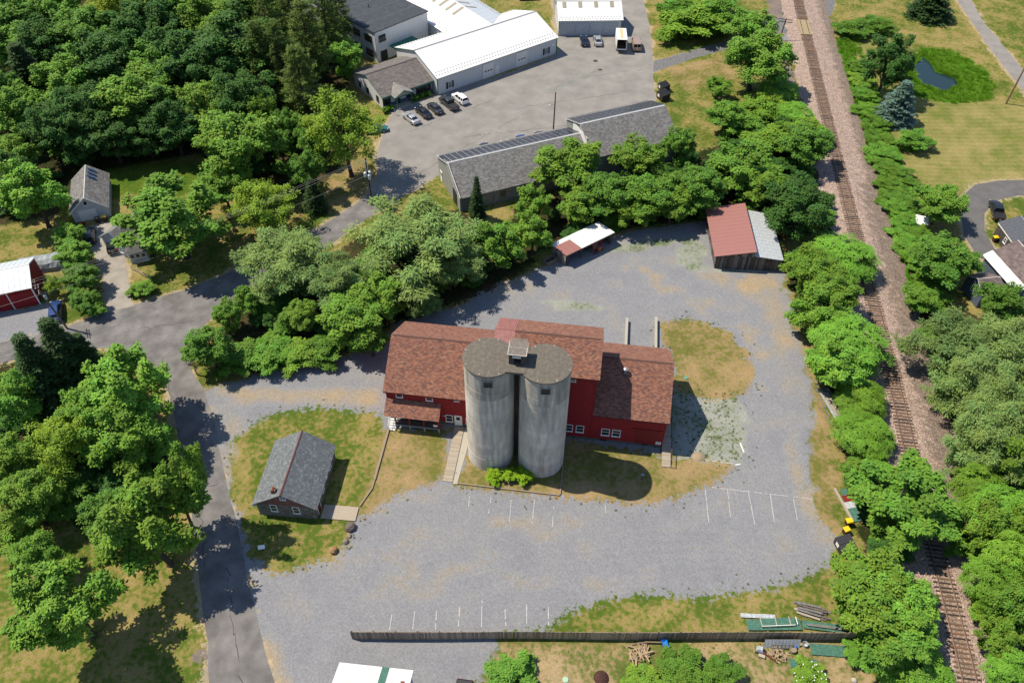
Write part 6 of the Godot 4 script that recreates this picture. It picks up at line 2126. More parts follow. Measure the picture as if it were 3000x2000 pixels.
func line_mark(p: Vector2, q: Vector2, w: float, label: String, grp: String) -> void:
	# worn paint: short broken dabs
	var s := shape()
	var n := maxi(2, int(p.distance_to(q) / 0.35))
	var dir := (q - p).normalized()
	for i in n:
		if rng.randf() < 0.14:
			continue
		var a := p.lerp(q, (i + 0.02) / float(n))
		var b := p.lerp(q, (i + rng.randf_range(0.85, 1.02)) / float(n))
		var ww := w * rng.randf_range(0.6, 1.1)
		var sd := dir.orthogonal() * ww * 0.5
		s.quad(Vector3(a.x - sd.x, 0.0175, a.y - sd.y), Vector3(b.x - sd.x, 0.0175, b.y - sd.y), Vector3(b.x + sd.x, 0.0175, b.y + sd.y), Vector3(a.x + sd.x, 0.0175, a.y + sd.y))
	var o := setting("parking_line", s, M.paint, label)
	o.set_meta("group", grp)

func make_yard_things() -> void:
	var s: Shape
	# board fence along the south side
	var f := thing("board_fence", "long weathered board fence along the bottom of the yard", "fence", Vector3(-17.64, 0, -37.5), 0.5)
	var fm := []
	for i in 5:
		var t: float = [0.85, 1.0, 1.15, 1.3, 0.7][i]
		fm.append(mat("fence_wood_%d" % i, lin(0.38 * t, 0.31 * t, 0.235 * t), 0.95, 0.0, "streak", 0.9))
	var n := 282
	var meshes := []
	for k in 5:
		s = shape()
		s.hexa([Vector3(-0.094, 0.02, -0.012), Vector3(0.094, 0.02, -0.012), Vector3(0.094, 0.02, 0.012), Vector3(-0.094, 0.02, 0.012), Vector3(-0.094, 1.84 + 0.02 * k, -0.012), Vector3(0.094, 1.84 + 0.02 * ((k * 3) % 5), -0.012), Vector3(0.094, 1.84 + 0.02 * ((k * 3) % 5), 0.012), Vector3(-0.094, 1.84 + 0.02 * k, 0.012)])
		meshes.append(s.mesh())
	for i in n:
		var o := part(f, "board", meshes[rng.randi() % 5], fm[rng.randi() % 5])
		o.position = Vector3(0.1 + i * 0.2, 0, 0.05 + 0.06 * sin(i * 0.05) + rng.randf_range(-0.006, 0.006))
		o.rotation.z = rng.randf_range(-0.012, 0.012)
	for y in [0.35, 1.0, 1.6]:
		s = shape()
		s.box(Vector3(28.2, y, -0.075), Vector3(56.4, 0.09, 0.05))
		part(f, "rail", s, M.timber)
	for i in 24:
		s = shape()
		s.box(Vector3(0.1 + i * 2.44, 0.93, -0.13), Vector3(0.1, 1.86, 0.1))
		part(f, "post", s, M.timber)
	# painted bays
	var L := [-13.58, -38.44, -13.51, -40.41, -10.96, -38.55, -10.92, -40.79, -8.36, -38.53, -8.42, -40.9, -5.78, -38.55, -5.76, -41.37, -3.15, -38.55, -3.2, -42.55, -0.38, -38.66, -0.5, -41.16, 1.99, -39.36, 2.01, -42.25, 4.47, -39.22, 4.53, -41.47]
	var ord := ["first", "second", "third", "fourth", "fifth", "sixth", "seventh", "eighth"]
	for i in range(0, L.size(), 4):
		line_mark(Vector2(L[i], L[i + 1] - 0.1), Vector2(L[i + 2], L[i + 3]), 0.1, "%s white bay line from the left along the fence" % ord[i / 4], "bay lines along the fence")
	line_mark(Vector2(25.9, -58.08), Vector2(38.98, -56.41), 0.09, "long thin white line across the right side of the yard", "")
	L = [25.34, -57.68, 24.98, -52.84, 28.22, -57.71, 27.87, -53.63, 30.87, -57.62, 30.74, -52.57, 33.65, -57.19, 33.26, -52.93, 36.51, -56.77, 36.26, -53.29]
	for i in range(0, L.size(), 4):
		line_mark(Vector2(L[i], L[i + 1]), Vector2(L[i + 2], L[i + 3]), 0.09, "%s faint bay line from the left below the long white line" % ord[i / 4], "bay lines in the right of the yard")
	L = [-5.3, -56.33, -5.34, -54.78, -2.49, -56.1, -2.76, -53.79, 0.09, -55.87, -0.1, -52.57, 3.11, -55.91, 2.74, -52.35, 5.59, -55.29, 5.28, -52.01, 12.12, -55.24, 12.09, -53.96]
	for i in range(0, L.size(), 4):
		line_mark(Vector2(L[i], L[i + 1]), Vector2(L[i + 2], L[i + 3]), 0.08, "%s faint bay line from the left below the silos" % ord[i / 4], "bay lines below the silos")
	line_mark(Vector2(25.9, -62.4), Vector2(30.8, -61.6), 0.09, "white edge line at the lower rim of the weedy bay", "")
	# white corner boards of the weedy bay
	for q in [[Vector3(31.4, 0.05, -64.4), 1.6, 98.0, "upright"], [Vector3(30.3, 0.05, -61.6), 0.7, 8.0, "level"]]:
		s = shape()
		s.box(Vector3.ZERO, Vector3(q[1], 0.07, 0.14))
		var o := part(self, "corner_board_marker", s, M.white)
		o.position = q[0]
		o.rotation_degrees.y = q[2]
		tag(o, "%s white board marking the corner of the weedy bay" % q[3], "marker", "corner markers of the weedy bay")
	# boulders
	boulder("big grey boulder below the corner of the stone house deck", Vector3(-19.9, 0, -51.5), Vector3(0.65, 0.5, 0.72), Color(0.17, 0.14, 0.12), 3)
	boulder("small pale rock just below the big grey boulder", Vector3(-19.9, 0, -50.4), Vector3(0.3, 0.2, 0.35), Color(0.33, 0.26, 0.20), 5)
	boulder("grey angular rock above the orange boulder", Vector3(-20.2, 0, -49.6), Vector3(0.36, 0.26, 0.4), Color(0.26, 0.22, 0.18), 8)
	boulder("rounded orange tan boulder at the lawn's lower corner", Vector3(-21.5, 0, -48.3), Vector3(0.52, 0.45, 0.5), Color(0.40, 0.24, 0.11), 11)
	# timber edge between the lawns
	var e := thing("timber_edging", "old timber edging between the green and the dry lawn", "edging", Vector3.ZERO, 0.0)
	var pts := [Vector3(-16.9, 0.1, -66.9), Vector3(-17.35, 0.1, -62.7), Vector3(-17.8, 0.1, -58.6), Vector3(-17.95, 0.1, -57.3), Vector3(-19.2, 0.1, -54.6)]
	for i in 4:
		s = shape()
		s.bar(pts[i], pts[i + 1], 0.28 if i < 2 else 0.18, 0.28 if i < 2 else 0.2)
		part(e, "sleeper", s, M.timber)
	# signs
	var sg := thing("parking_sign", "blue sign with a white wheelchair symbol on the silo lawn", "sign", Vector3(17.2, 0, -59.1), -8.0)
	s = shape()
	s.rod(Vector3.ZERO, Vector3(0, 1.5, 0), 0.03, 6)
	part(sg, "post", s, M.black)
	s = shape()
	s.span(Vector3(-0.2, 1.0, 0.03), Vector3(0.2, 1.48, 0.05))
	var pl := part(sg, "plate", s, M.blue_plastic)
	s = shape()
	s.span(Vector3(-0.19, 1.01, 0.05), Vector3(-0.165, 1.47, 0.054)); s.span(Vector3(0.165, 1.01, 0.05), Vector3(0.19, 1.47, 0.054))
	s.span(Vector3(-0.165, 1.01, 0.05), Vector3(0.165, 1.03, 0.054)); s.span(Vector3(-0.165, 1.45, 0.05), Vector3(0.165, 1.47, 0.054))
	s.box(Vector3(-0.02, 1.4, 0.053), Vector3(0.05, 0.05, 0.008))
	s.bar(Vector3(-0.02, 1.37, 0.054), Vector3(-0.01, 1.24, 0.054), 0.035, 0.008, Vector3.BACK)
	s.bar(Vector3(-0.01, 1.24, 0.054), Vector3(0.08, 1.24, 0.054), 0.03, 0.008, Vector3.BACK)
	s.bar(Vector3(0.08, 1.24, 0.054), Vector3(0.11, 1.12, 0.054), 0.03, 0.008, Vector3.BACK)
	for i in 9:
		var a := PI * 0.75 + i * PI * 1.2 / 9.0
		var b := PI * 0.75 + (i + 1) * PI * 1.2 / 9.0
		s.bar(Vector3(-0.01 + cos(a) * 0.1, 1.19 + sin(a) * 0.1, 0.054), Vector3(-0.01 + cos(b) * 0.1, 1.19 + sin(b) * 0.1, 0.054), 0.028, 0.008, Vector3.BACK)
	part(pl, "symbol", s, M.white)
	sg = thing("information_board", "small slanted pale information board in the tree shadow on the lawn", "sign", Vector3(-30.1, 0, -48.3), 10.0)
	s = shape()
	s.box(Vector3(0, 0.45, 0), Vector3(0.1, 0.9, 0.1))
	part(sg, "post", s, M.black)
	s = shape()
	s.box(Vector3(0, 0.95, 0.05), Vector3(0.8, 0.05, 0.5), Basis(Vector3.RIGHT, 0.5))
	part(sg, "panel", s, M.white)
	sg = thing("parking_sign", "small blue and white sign among the shrubs before the office", "sign", Vector3(-24.9, 0, -149.0), 36.0)
	s = shape()
	s.rod(Vector3.ZERO, Vector3(0, 1.4, 0), 0.03, 6)
	part(sg, "post", s, M.steel)
	s = shape()
	s.span(Vector3(-0.2, 0.9, 0.03), Vector3(0.2, 1.45, 0.05))
	part(sg, "plate", s, M.blue_plastic)
	# containers
	dumpster("black dumpster with a ribbed lid at the right edge of the yard", Vector3(40.9, 0, -49.3), 12.0, "dumpsters", 1.12)
	dumpster("upper of two black dumpsters on the grass beside the asphalt lot", Vector3(32.6, 0, -160.4), 20.0, "dumpsters", 1.15)
	dumpster("lower of two black dumpsters on the grass beside the asphalt lot", Vector3(32.0, 0, -156.6), 25.0, "dumpsters", 1.25)
	wheelie_bin("yellow lidded bin just above the black yard dumpster", Vector3(41.7, 0, -51.5), 20.0, M.yellow, M.bin_brown, "yellow lidded bins by the yard")
	wheelie_bin("yellow lidded bin against the bushes, the farther of two", Vector3(42.35, 0, -52.7), 10.0, M.yellow, M.bin_brown, "yellow lidded bins by the yard")
	wheelie_bin("dark bin with a yellow lid beside the dark shed", Vector3(84.0, 0, -109.2), 5.0, M.yellow, M.bin_brown, "")
	wheelie_bin("yellow lidded bin beside the white garage door", Vector3(-72.4, 0.018, -112.5), 20.0, M.yellow, M.black, "bins beside the white garage")
	wheelie_bin("black bin beside the white garage door", Vector3(-73.5, 0.018, -112.0), 20.0, M.black, M.black, "bins beside the white garage")
	# salvaged boards along the tree line
	var pm := [M.silver_timber, M.pale_timber_b, M.grey_timber_b, mat("tin_grey", lin(0.42, 0.43, 0.42), 0.6, 0.0, "blotch", 0.4)]
	var st := thing("board_stack", "low stack of long grey boards and tin along the tree line", "lumber", Vector3(45.9, 0, -71.6), 0)
	for i in 9:
		s = shape()
		s.box(Vector3(-0.8 + (i % 5) * 0.42, 0.1 + (i / 5) * 0.14, rng.randf_range(-0.5, 0.5)), Vector3(0.4 if i < 5 else 0.55, 0.08, rng.randf_range(5.0, 7.4)), Basis(Vector3.UP, 0.2 + rng.randf_range(-0.03, 0.03)))
		part(st, "board", s, pm[rng.randi() % 4])
	for i in 5:
		s = shape()
		s.box(Vector3(-1.35 + rng.randf_range(-0.15, 0.1), 0.06, 2.4 - i * 1.6), Vector3(0.12, 0.1, 1.9), Basis(Vector3.UP, 0.2 + rng.randf_range(-0.1, 0.1)))
		part(st, "loose_board", s, M.silver_timber)
	for q in [[Vector3(45.3, 0.12, -79.6), 0.1, 3.2, "upper"], [Vector3(45.0, 0.12, -76.8), 0.15, 1.8, "lower"]]:
		s = shape()
		s.box(Vector3.ZERO, Vector3(0.24, 0.22, q[2]))
		var o := part(self, "timber_baulk", s, M.pale_timber)
		o.position = q[0]
		o.rotation.y = q[1]
		tag(o, "%s of two loose timbers at the tree line right of the yard" % q[3], "timber", "loose timbers at the tree line")
	var gp := thing("sheet_stack", "green metal sheets with a red strip beside a white kerb at the tree line", "sheets", Vector3(43.3, 0, -55.6), 0)
	for i in 5:
		s = shape()
		s.box(Vector3(0.3, 0.1, -1.9 + i * 0.98), Vector3(1.4, 0.05, 0.95), Basis(Vector3.UP, 0.2))
		part(gp, "sheet", s, M.dark_red if i == 1 else (M.galvanised if i == 2 else M.green_sheet))
	s = shape()
	s.box(Vector3(-0.65, 0.14, 0.1), Vector3(0.3, 0.24, 5.0), Basis(Vector3.UP, 0.2))
	part(gp, "kerb_beam", s, M.pale_timber_b)
	# gravel and lids
	for q in [[Vector3(18.6, 0.0205, -173.4), 0.55, "round manhole cover in the asphalt lot near the garage row"]]:
		s = shape()
		s.lathe(Vector3.ZERO, [Vector2(0.0, 0.03), Vector2(q[1], 0.025), Vector2(q[1], 0.0)], 20, false)
		var o := part(self, "manhole_cover", s, mat("iron", lin(0.07, 0.05, 0.045), 0.8, 0.0, "grain", 2.0))
		o.position = q[0]
		tag(o, q[2], "cover")
	s = shape()
	s.box(Vector3.ZERO, Vector3(0.9, 0.03, 0.7), Basis(Vector3.UP, 0.4))
	var dg := part(self, "drain_grate", s, M.iron)
	dg.position = Vector3(19.4, 0.03, -169.3)
	tag(dg, "square drain grate at the end of the repaired trench", "grate")
	s = shape()
	s.lathe(Vector3.ZERO, [Vector2(0.0, 0.1), Vector2(0.3, 0.08), Vector2(0.33, 0.0)], 16, false)
	var sl := part(self, "septic_lid", s, mat("septic_green", lin(0.10, 0.26, 0.20), 0.7))
	sl.position = Vector3(25.6, 0.012, -76.9)
	tag(sl, "small green round lid in the brown lawn behind the barn", "lid")
	var heap := thing("earth_heap", "small tan heap of earth at the corner of the weedy bay", "heap", Vector3(25.2, 0.01, -62.8), 0)
	s = shape(true)
	var last := []
	for i in 6:
		var ring := []
		for k in 16:
			var a := TAU * k / 16
			ring.append(Vector3(cos(a) * (0.95 - 0.19 * i) * (1 + 0.1 * sin(k * 2.3)), 0.34 * (1.0 - pow(1.0 - i / 5.0, 2.0)), sin(a) * (0.8 - 0.16 * i)))
		if i > 0:
			for k in 16:
				s.col = jit(Color(0.40, 0.31, 0.20), 0.08)
				s.quad(last[k], last[(k + 1) % 16], ring[(k + 1) % 16], ring[k])
		last = ring
	part(heap, "earth", s, M.painted)
	# timbers by the crossing
	for i in 3:
		s = shape()
		s.box(Vector3(0, 0.12, 0), Vector3(2.6, 0.22, 0.24))
		var o := part(self, "old_tie", s, M.tie_pale)
		o.position = Vector3(63.8 + i * 0.2, 0.0, -197.6 + i * 0.5)
		o.rotation.y = 0.12
		tag(o, "%s of three old ties lying left of the crossing" % ["farthest", "middle", "nearest"][i], "timber", "old ties left of the crossing")

# ------------------------------------------------------------------ the garden behind the fence
func metal_sheet(called: String, label: String, at: Vector3, yaw: float, w: float, d: float, y: float, m: Material, grp := "", nribs := 6) -> Node3D:
	var o := thing(called, label, "sheet", at, yaw, grp)
	var s := shape()
	s.box(Vector3(0, y, 0), Vector3(w, 0.03, d))
	for i in nribs:
		s.box(Vector3(0, y + 0.025, -d * 0.5 + d * (i + 0.5) / nribs), Vector3(w, 0.03, 0.05))
	part(o, "sheet", s, m)
	for x in [-w * 0.35, w * 0.35]:
		s = shape()
		s.box(Vector3(x, y * 0.5 - 0.01, 0), Vector3(0.12, y - 0.03, d * 0.95))
		part(o, "bearer", s, M.timber)
	return o

func make_garden_things() -> void:
	var s: Shape
	var o := metal_sheet("sheet_pile", "lowest long green roofing sheets in the pile against the fence", Vector3(30.2, 0, -39.5), 1.0, 6.2, 1.25, 0.25, M.green_sheet, "green roofing sheets by the fence", 5)
	o = metal_sheet("sheet_pile", "shorter green sheets strapped on top of the long pile", Vector3(30.6, 0.3, -39.75), 3.0, 4.0, 0.85, 0.2, M.green_sheet, "green roofing sheets by the fence", 4)
	for x in [-1.9, -0.2, 1.4]:
		s = shape()
		s.box(Vector3(x, 0.27, 0), Vector3(0.1, 0.06, 1.1))
		part(o, "strap", s, M.pale_timber)
	s = shape()
	s.rod(Vector3(-1.9, 0.3, 0.5), Vector3(1.9, 0.3, 0.5), 0.05, 6)
	s.rod(Vector3(2.2, 0.3, -0.45), Vector3(2.2, 0.3, 0.45), 0.05, 6)
	part(o, "pipe", s, M.white)
	metal_sheet("sheet_pile", "right hand green sheets slanting under grey planks", Vector3(35.8, 0, -39.35), -7.0, 4.6, 0.95, 0.22, M.green_sheet, "green roofing sheets by the fence", 4)
	metal_sheet("sheet_pile", "pale sheet sticking out at the left of the green pile", Vector3(28.6, 0, -40.55), -2.0, 4.0, 0.5, 0.2, M.galvanised, "", 2)
	o = thing("plank_stack", "two grey planks lying on the right hand green sheets", "planks", Vector3(36.2, 0.27, -39.2), -7.0)
	for i in 2:
		s = shape()
		s.box(Vector3(0, 0.06 + i * 0.07, i * 0.12 - 0.1), Vector3(4.6 - i * 0.2, 0.06, 0.2))
		part(o, "plank", s, M.silver_timber)
	o = thing("timber_pile", "pile of weathered grey boards by the bushes right of the green sheets", "lumber", Vector3(35.0, 0, -41.1), -14.0)
	for i in 14:
		s = shape()
		s.box(Vector3(rng.randf_range(-0.5, 0.5), 0.08 + (i / 5) * 0.12, -0.7 + (i % 5) * 0.33), Vector3(rng.randf_range(2.6, 3.8), 0.1, 0.24), Basis(Vector3.UP, rng.randf_range(-0.12, 0.12)))
		part(o, "board", s, [M.silver_timber, M.pale_timber_b, M.grey_timber_b][rng.randi() % 3])
	metal_sheet("green_sheet", "large green ribbed sheet lying in the garden below the fence", Vector3(35.9, 0, -36.65), -4.0, 4.35, 1.3, 0.16, M.green_sheet, "green sheets in the garden", 7)
	o = metal_sheet("green_sheet", "smaller green ribbed sheet with a plank lying on it", Vector3(32.6, 0, -35.15), -1.5, 3.15, 0.95, 0.1, M.green_sheet, "green sheets in the garden", 5)
	s = shape()
	s.box(Vector3(0.7, 0.17, 0.15), Vector3(1.2, 0.05, 0.14))
	part(o, "plank", s, M.pale_timber)
	# corrugated sheet and ladder leaning on the fence
	o = thing("leaning_sheet", "pale corrugated sheet leaning on the fence behind the firewood", "sheet", Vector3(30.6, 0, -36.95), 0.5)
	var tilt := Basis(Vector3.RIGHT, deg_to_rad(-22.0))
	s = shape()
	for i in 20:
		s.box(tilt * Vector3(-1.95 + i * 0.2, 0.62, 0.015 * (i % 2)), Vector3(0.2, 1.2, 0.02), tilt)
	part(o, "sheet", s, M.galvanised)
	o = thing("ladder", "old timber ladder lying on the leaning corrugated sheet", "ladder", Vector3(30.6, 0.03, -36.75), 0.5)
	s = shape()
	for y in [0.25, 0.75]:
		s.box(tilt * Vector3(0, y, 0.06), Vector3(2.6, 0.08, 0.06), tilt)
	part(o, "rail", s, M.silver_timber)
	for i in 6:
		s = shape()
		s.box(tilt * Vector3(-1.1 + i * 0.44, 0.5, 0.06), Vector3(0.07, 0.5, 0.05), tilt)
		part(o, "rung", s, M.silver_timber)
	# firewood
	o = thing("firewood_heap", "heap of split pale firewood in the garden", "firewood", Vector3(30.0, 0, -36.1), 0)
	var fwm := [mat("split_wood", lin(0.55, 0.40, 0.24), 0.9, 0.0, "grain", 1.0), mat("split_wood_b", lin(0.45, 0.33, 0.21), 0.9, 0.0, "grain", 1.0), mat("log_bark", lin(0.30, 0.22, 0.15), 0.95, 0.0, "grain", 1.0)]
	for i in 60:
		var r := sqrt(rng.randf()) * 1.0
		var a := rng.randf() * TAU
		s = shape()
		var at := Vector3(cos(a) * r * 1.2, 0.07 + (1.0 - r) * 0.45 * rng.randf_range(0.5, 1.0), sin(a) * r * 0.9)
		var dir := Vector3(rng.randf_range(-1, 1), rng.randf_range(-0.15, 0.15), rng.randf_range(-1, 1)).normalized() * 0.22
		s.rod(at - dir, at + dir, rng.randf_range(0.05, 0.09), 4)
		part(o, "split_log", s, fwm[rng.randi() % 3])
	o = thing("log_pile", "pile of long pale logs left of the blue wheelbarrow", "logs", Vector3(14.4, 0, -36.1), 0)
	for i in 30:
		s = shape()
		var at := Vector3(rng.randf_range(-0.9, 1.0), 0.09 + rng.randf_range(0.0, 0.28), rng.randf_range(-1.0, 0.9))
		var an := rng.randf_range(0.9, 2.2) if i > 8 else rng.randf_range(-0.3, 0.5)
		var dir := Vector3(cos(an), rng.randf_range(-0.04, 0.04), sin(an)) * rng.randf_range(0.35, 0.8)
		s.rod(at - dir, at + dir, rng.randf_range(0.06, 0.11), 6)
		part(o, "log", s, fwm[1 + rng.randi() % 2] if rng.randf() < 0.6 else fwm[0])
	for i in 3:
		s = shape()
		s.rod(Vector3(-0.6 + i * 0.7, 0.1 + 0.12 * i, -1.0 - 0.1 * i), Vector3(1.6 + i * 0.6, 0.1 + 0.1 * i, -1.5 + 0.15 * i), 0.09, 6)
		part(o, "long_log", s, fwm[2])
	# blue wheelbarrow
	o = thing("wheelbarrow", "blue wheelbarrow standing by the log pile", "wheelbarrow", Vector3(17.4, 0, -37.0), -80.0)
	s = shape()
	var tray := [Vector3(-0.35, 0.35, -0.2), Vector3(0.3, 0.35, -0.18), Vector3(0.3, 0.35, 0.18), Vector3(-0.35, 0.35, 0.2), Vector3(-0.5, 0.66, -0.36), Vector3(0.52, 0.66, -0.32), Vector3(0.52, 0.66, 0.32), Vector3(-0.5, 0.66, 0.36)]
	s.quad(tray[0], tray[1], tray[2], tray[3])
	for i in 4:
		s.quad(tray[i], tray[(i + 1) % 4], tray[(i + 1) % 4 + 4], tray[i + 4])
	part(o, "tray", s, M.blue_plastic)
	for e in [-1.0, 1.0]:
		s = shape()
		s.rod(Vector3(0.75, 0.25, e * 0.08), Vector3(-1.05, 0.6, e * 0.3), 0.03, 6)
		part(o, "handle", s, M.blue_plastic)
		s = shape()
		s.rod(Vector3(-0.35, 0.36, e * 0.2), Vector3(-0.45, 0.0, e * 0.24), 0.025, 6)
		part(o, "leg", s, M.steel)
	s = shape()
	s.lathe(Vector3(0, -0.05, 0), [Vector2(0.0, 0.02), Vector2(0.2, 0.0), Vector2(0.2, 0.1), Vector2(0.0, 0.08)], 14, false)
	var w := part(o, "wheel", s, M.rubber)
	w.position = Vector3(0.78, 0.2, 0)
	w.rotation.x = PI / 2
	# discarded armchair
	o = thing("armchair", "worn beige armchair lying out beside the bushes", "chair", Vector3(39.3, 0, -36.9), -20.0)
	var beige := mat("beige_cloth", lin(0.33, 0.27, 0.19), 0.95, 0.0, "grain", 1.5)
	for q in [["seat", Vector3(0, 0.3, 0), Vector3(0.75, 0.28, 0.7)], ["backrest", Vector3(0, 0.62, -0.42), Vector3(0.85, 0.8, 0.2)], ["armrest", Vector3(-0.5, 0.38, 0), Vector3(0.22, 0.55, 0.85)], ["armrest", Vector3(0.5, 0.38, 0), Vector3(0.22, 0.55, 0.85)], ["footrest", Vector3(0, 0.2, 0.62), Vector3(0.7, 0.14, 0.5)]]:
		s = shape()
		var c: Vector3 = q[1]
		var z: Vector3 = q[2]
		s.hexa([c + Vector3(-z.x, -z.y, -z.z) * 0.5, c + Vector3(z.x, -z.y, -z.z) * 0.5, c + Vector3(z.x, -z.y, z.z) * 0.5, c + Vector3(-z.x, -z.y, z.z) * 0.5, c + Vector3(-z.x * 0.84, z.y, -z.z * 0.84) * 0.5, c + Vector3(z.x * 0.84, z.y, -z.z * 0.84) * 0.5, c + Vector3(z.x * 0.84, z.y, z.z * 0.84) * 0.5, c + Vector3(-z.x * 0.84, z.y, z.z * 0.84) * 0.5])
		part(o, q[0], s, beige)
	# tubs, bucket, mower
	o = thing("half_barrel", "round brown half barrel planter right of the firewood", "planter", Vector3(31.7, 0, -36.6), 0)
	s = shape()
	s.lathe(Vector3.ZERO, [Vector2(0.3, 0), Vector2(0.38, 0.22), Vector2(0.36, 0.45), Vector2(0.31, 0.45), Vector2(0.31, 0.36), Vector2(0.0, 0.36)], 16, false)
	part(o, "staves", s, M.timber)
	s = shape()
	s.lathe(Vector3(0, 0.1, 0), [Vector2(0.35, 0), Vector2(0.365, 0.05)], 16)
	part(o, "hoop", s, M.steel)
	o = thing("bucket", "grey plastic tub standing against the fence right of the ladder", "bucket", Vector3(33.2, 0, -37.25), 0)
	s = shape()
	s.lathe(Vector3.ZERO, [Vector2(0.0, 0.0), Vector2(0.26, 0.0), Vector2(0.32, 0.45), Vector2(0.3, 0.45), Vector2(0.25, 0.05), Vector2(0.0, 0.05)], 16, false)
	part(o, "tub", s, M.galvanised)
	s = shape()
	s.rod(Vector3(-0.32, 0.42, 0), Vector3(0.32, 0.42, 0), 0.015, 5)
	part(o, "handle", s, M.steel)
	o = thing("blue_jug", "small blue jug between the half barrel and the grey tub", "jug", Vector3(32.1, 0, -36.95), 0)
	s = shape()
	s.lathe(Vector3.ZERO, [Vector2(0.0, 0.0), Vector2(0.18, 0.0), Vector2(0.18, 0.3), Vector2(0.06, 0.4), Vector2(0.06, 0.45), Vector2(0.0, 0.45)], 12)
	part(o, "body", s, M.blue_plastic)
	s = shape()
	s.rod(Vector3(0.05, 0.4, 0), Vector3(0.2, 0.25, 0), 0.02, 5)
	part(o, "handle", s, M.blue_plastic)
	o = thing("garden_machine", "black and grey covered garden machine left of the firewood", "machine", Vector3(28.0, 0, -36.6), -20.0)
	s = shape()
	s.hexa([Vector3(-0.4, 0.2, -0.3), Vector3(0.4, 0.2, -0.3), Vector3(0.45, 0.2, 0.3), Vector3(-0.45, 0.2, 0.3), Vector3(-0.2, 0.75, -0.2), Vector3(0.25, 0.7, -0.2), Vector3(0.2, 0.62, 0.2), Vector3(-0.25, 0.7, 0.2)])
	part(o, "cover", s, M.galvanised)
	s = shape()
	s.box(Vector3(0.1, 0.14, 0.1), Vector3(1.1, 0.16, 0.7))
	part(o, "chassis", s, M.black)
	s = shape()
	s.box(Vector3(0.3, 0.2, 0.62), Vector3(0.7, 0.2, 0.35))
	part(o, "box", s, M.pale_timber)
	s = shape()
	s.bar(Vector3(0.4, 0.3, 0.2), Vector3(1.9, 0.3, 0.75), 0.08, 0.08)
	part(o, "shaft", s, M.dark_red)
	o = thing("mulch_mound", "round dark red brown mulch mound at the bottom edge", "mound", Vector3(10.1, 0, -33.4), 0)
	s = shape(true)
	var last := []
	for i in 6:
		var ring := []
		for k in 18:
			var a := TAU * k / 18
			ring.append(Vector3(cos(a) * (0.85 - 0.17 * i), 0.45 * (1.0 - pow(1.0 - i / 5.0, 2.0)) + rng.randf_range(0, 0.04), sin(a) * (0.85 - 0.17 * i)))
		if i > 0:
			for k in 18:
				s.col = jit(Color(0.075, 0.03, 0.022), 0.3)
				s.quad(last[k], last[(k + 1) % 18], ring[(k + 1) % 18], ring[k])
		last = ring
	part(o, "mulch", s, M.painted)
	s = shape()
	s.lathe(Vector3.ZERO, [Vector2(0.0, 0.1), Vector2(0.3, 0.09), Vector2(0.36, 0.0)], 18, false)
	var lid := part(self, "well_lid", s, mat("pale_green", lin(0.32, 0.48, 0.33), 0.6))
	lid.position = Vector3(6.2, 0, -33.2)
	tag(lid, "pale green round well lid in the dry garden grass", "lid")
	boulder("pale rounded stone in the garden's lower right", Vector3(37.6, 0, -33.4), Vector3(0.3, 0.22, 0.26), Color(0.55, 0.52, 0.45), 21)
	# red mower before the white garage
	o = thing("lawn_mower", "small red lawn mower in front of the white garage", "mower", Vector3(-76.0, 0.018, -111.2), 20.0)
	s = shape()
	s.hexa([Vector3(-0.5, 0.15, -0.3), Vector3(0.5, 0.15, -0.3), Vector3(0.5, 0.15, 0.3), Vector3(-0.5, 0.15, 0.3), Vector3(-0.35, 0.4, -0.22), Vector3(0.4, 0.38, -0.22), Vector3(0.4, 0.38, 0.22), Vector3(-0.35, 0.4, 0.22)])
	part(o, "deck", s, M.dark_red)
	s = shape()
	s.rod(Vector3(0.3, 0.38, 0.2), Vector3(1.0, 0.95, 0.2), 0.02, 5)
	s.rod(Vector3(0.3, 0.38, -0.2), Vector3(1.0, 0.95, -0.2), 0.02, 5)
	s.rod(Vector3(1.0, 0.95, -0.2), Vector3(1.0, 0.95, 0.2), 0.02, 5)
	part(o, "handle", s, M.black)
	for p in [Vector3(-0.4, 0.12, -0.32), Vector3(0.4, 0.12, -0.32), Vector3(-0.4, 0.12, 0.32), Vector3(0.4, 0.12, 0.32)]:
		s = shape()
		s.lathe(Vector3(0, -0.03, 0), [Vector2(0.0, 0), Vector2(0.12, 0), Vector2(0.12, 0.06), Vector2(0.0, 0.06)], 10, false)
		var wh := part(o, "wheel", s, M.rubber)
		wh.position = p
		wh.rotation.x = PI / 2
	o = thing("toy_saucer", "small orange red disc lying on the grass by the hutch", "toy", Vector3(74.9, 0, -110.6), 0)
	s = shape()
	s.lathe(Vector3.ZERO, [Vector2(0.0, 0.1), Vector2(0.4, 0.12), Vector2(0.45, 0.0)], 14, false)
	part(o, "disc", s, M.orange_red)
	s = shape()
	s.rod(Vector3(-0.3, 0.1, 0), Vector3(-0.9, 0.5, -0.5), 0.03, 5)
	part(o, "stick", s, M.steel)
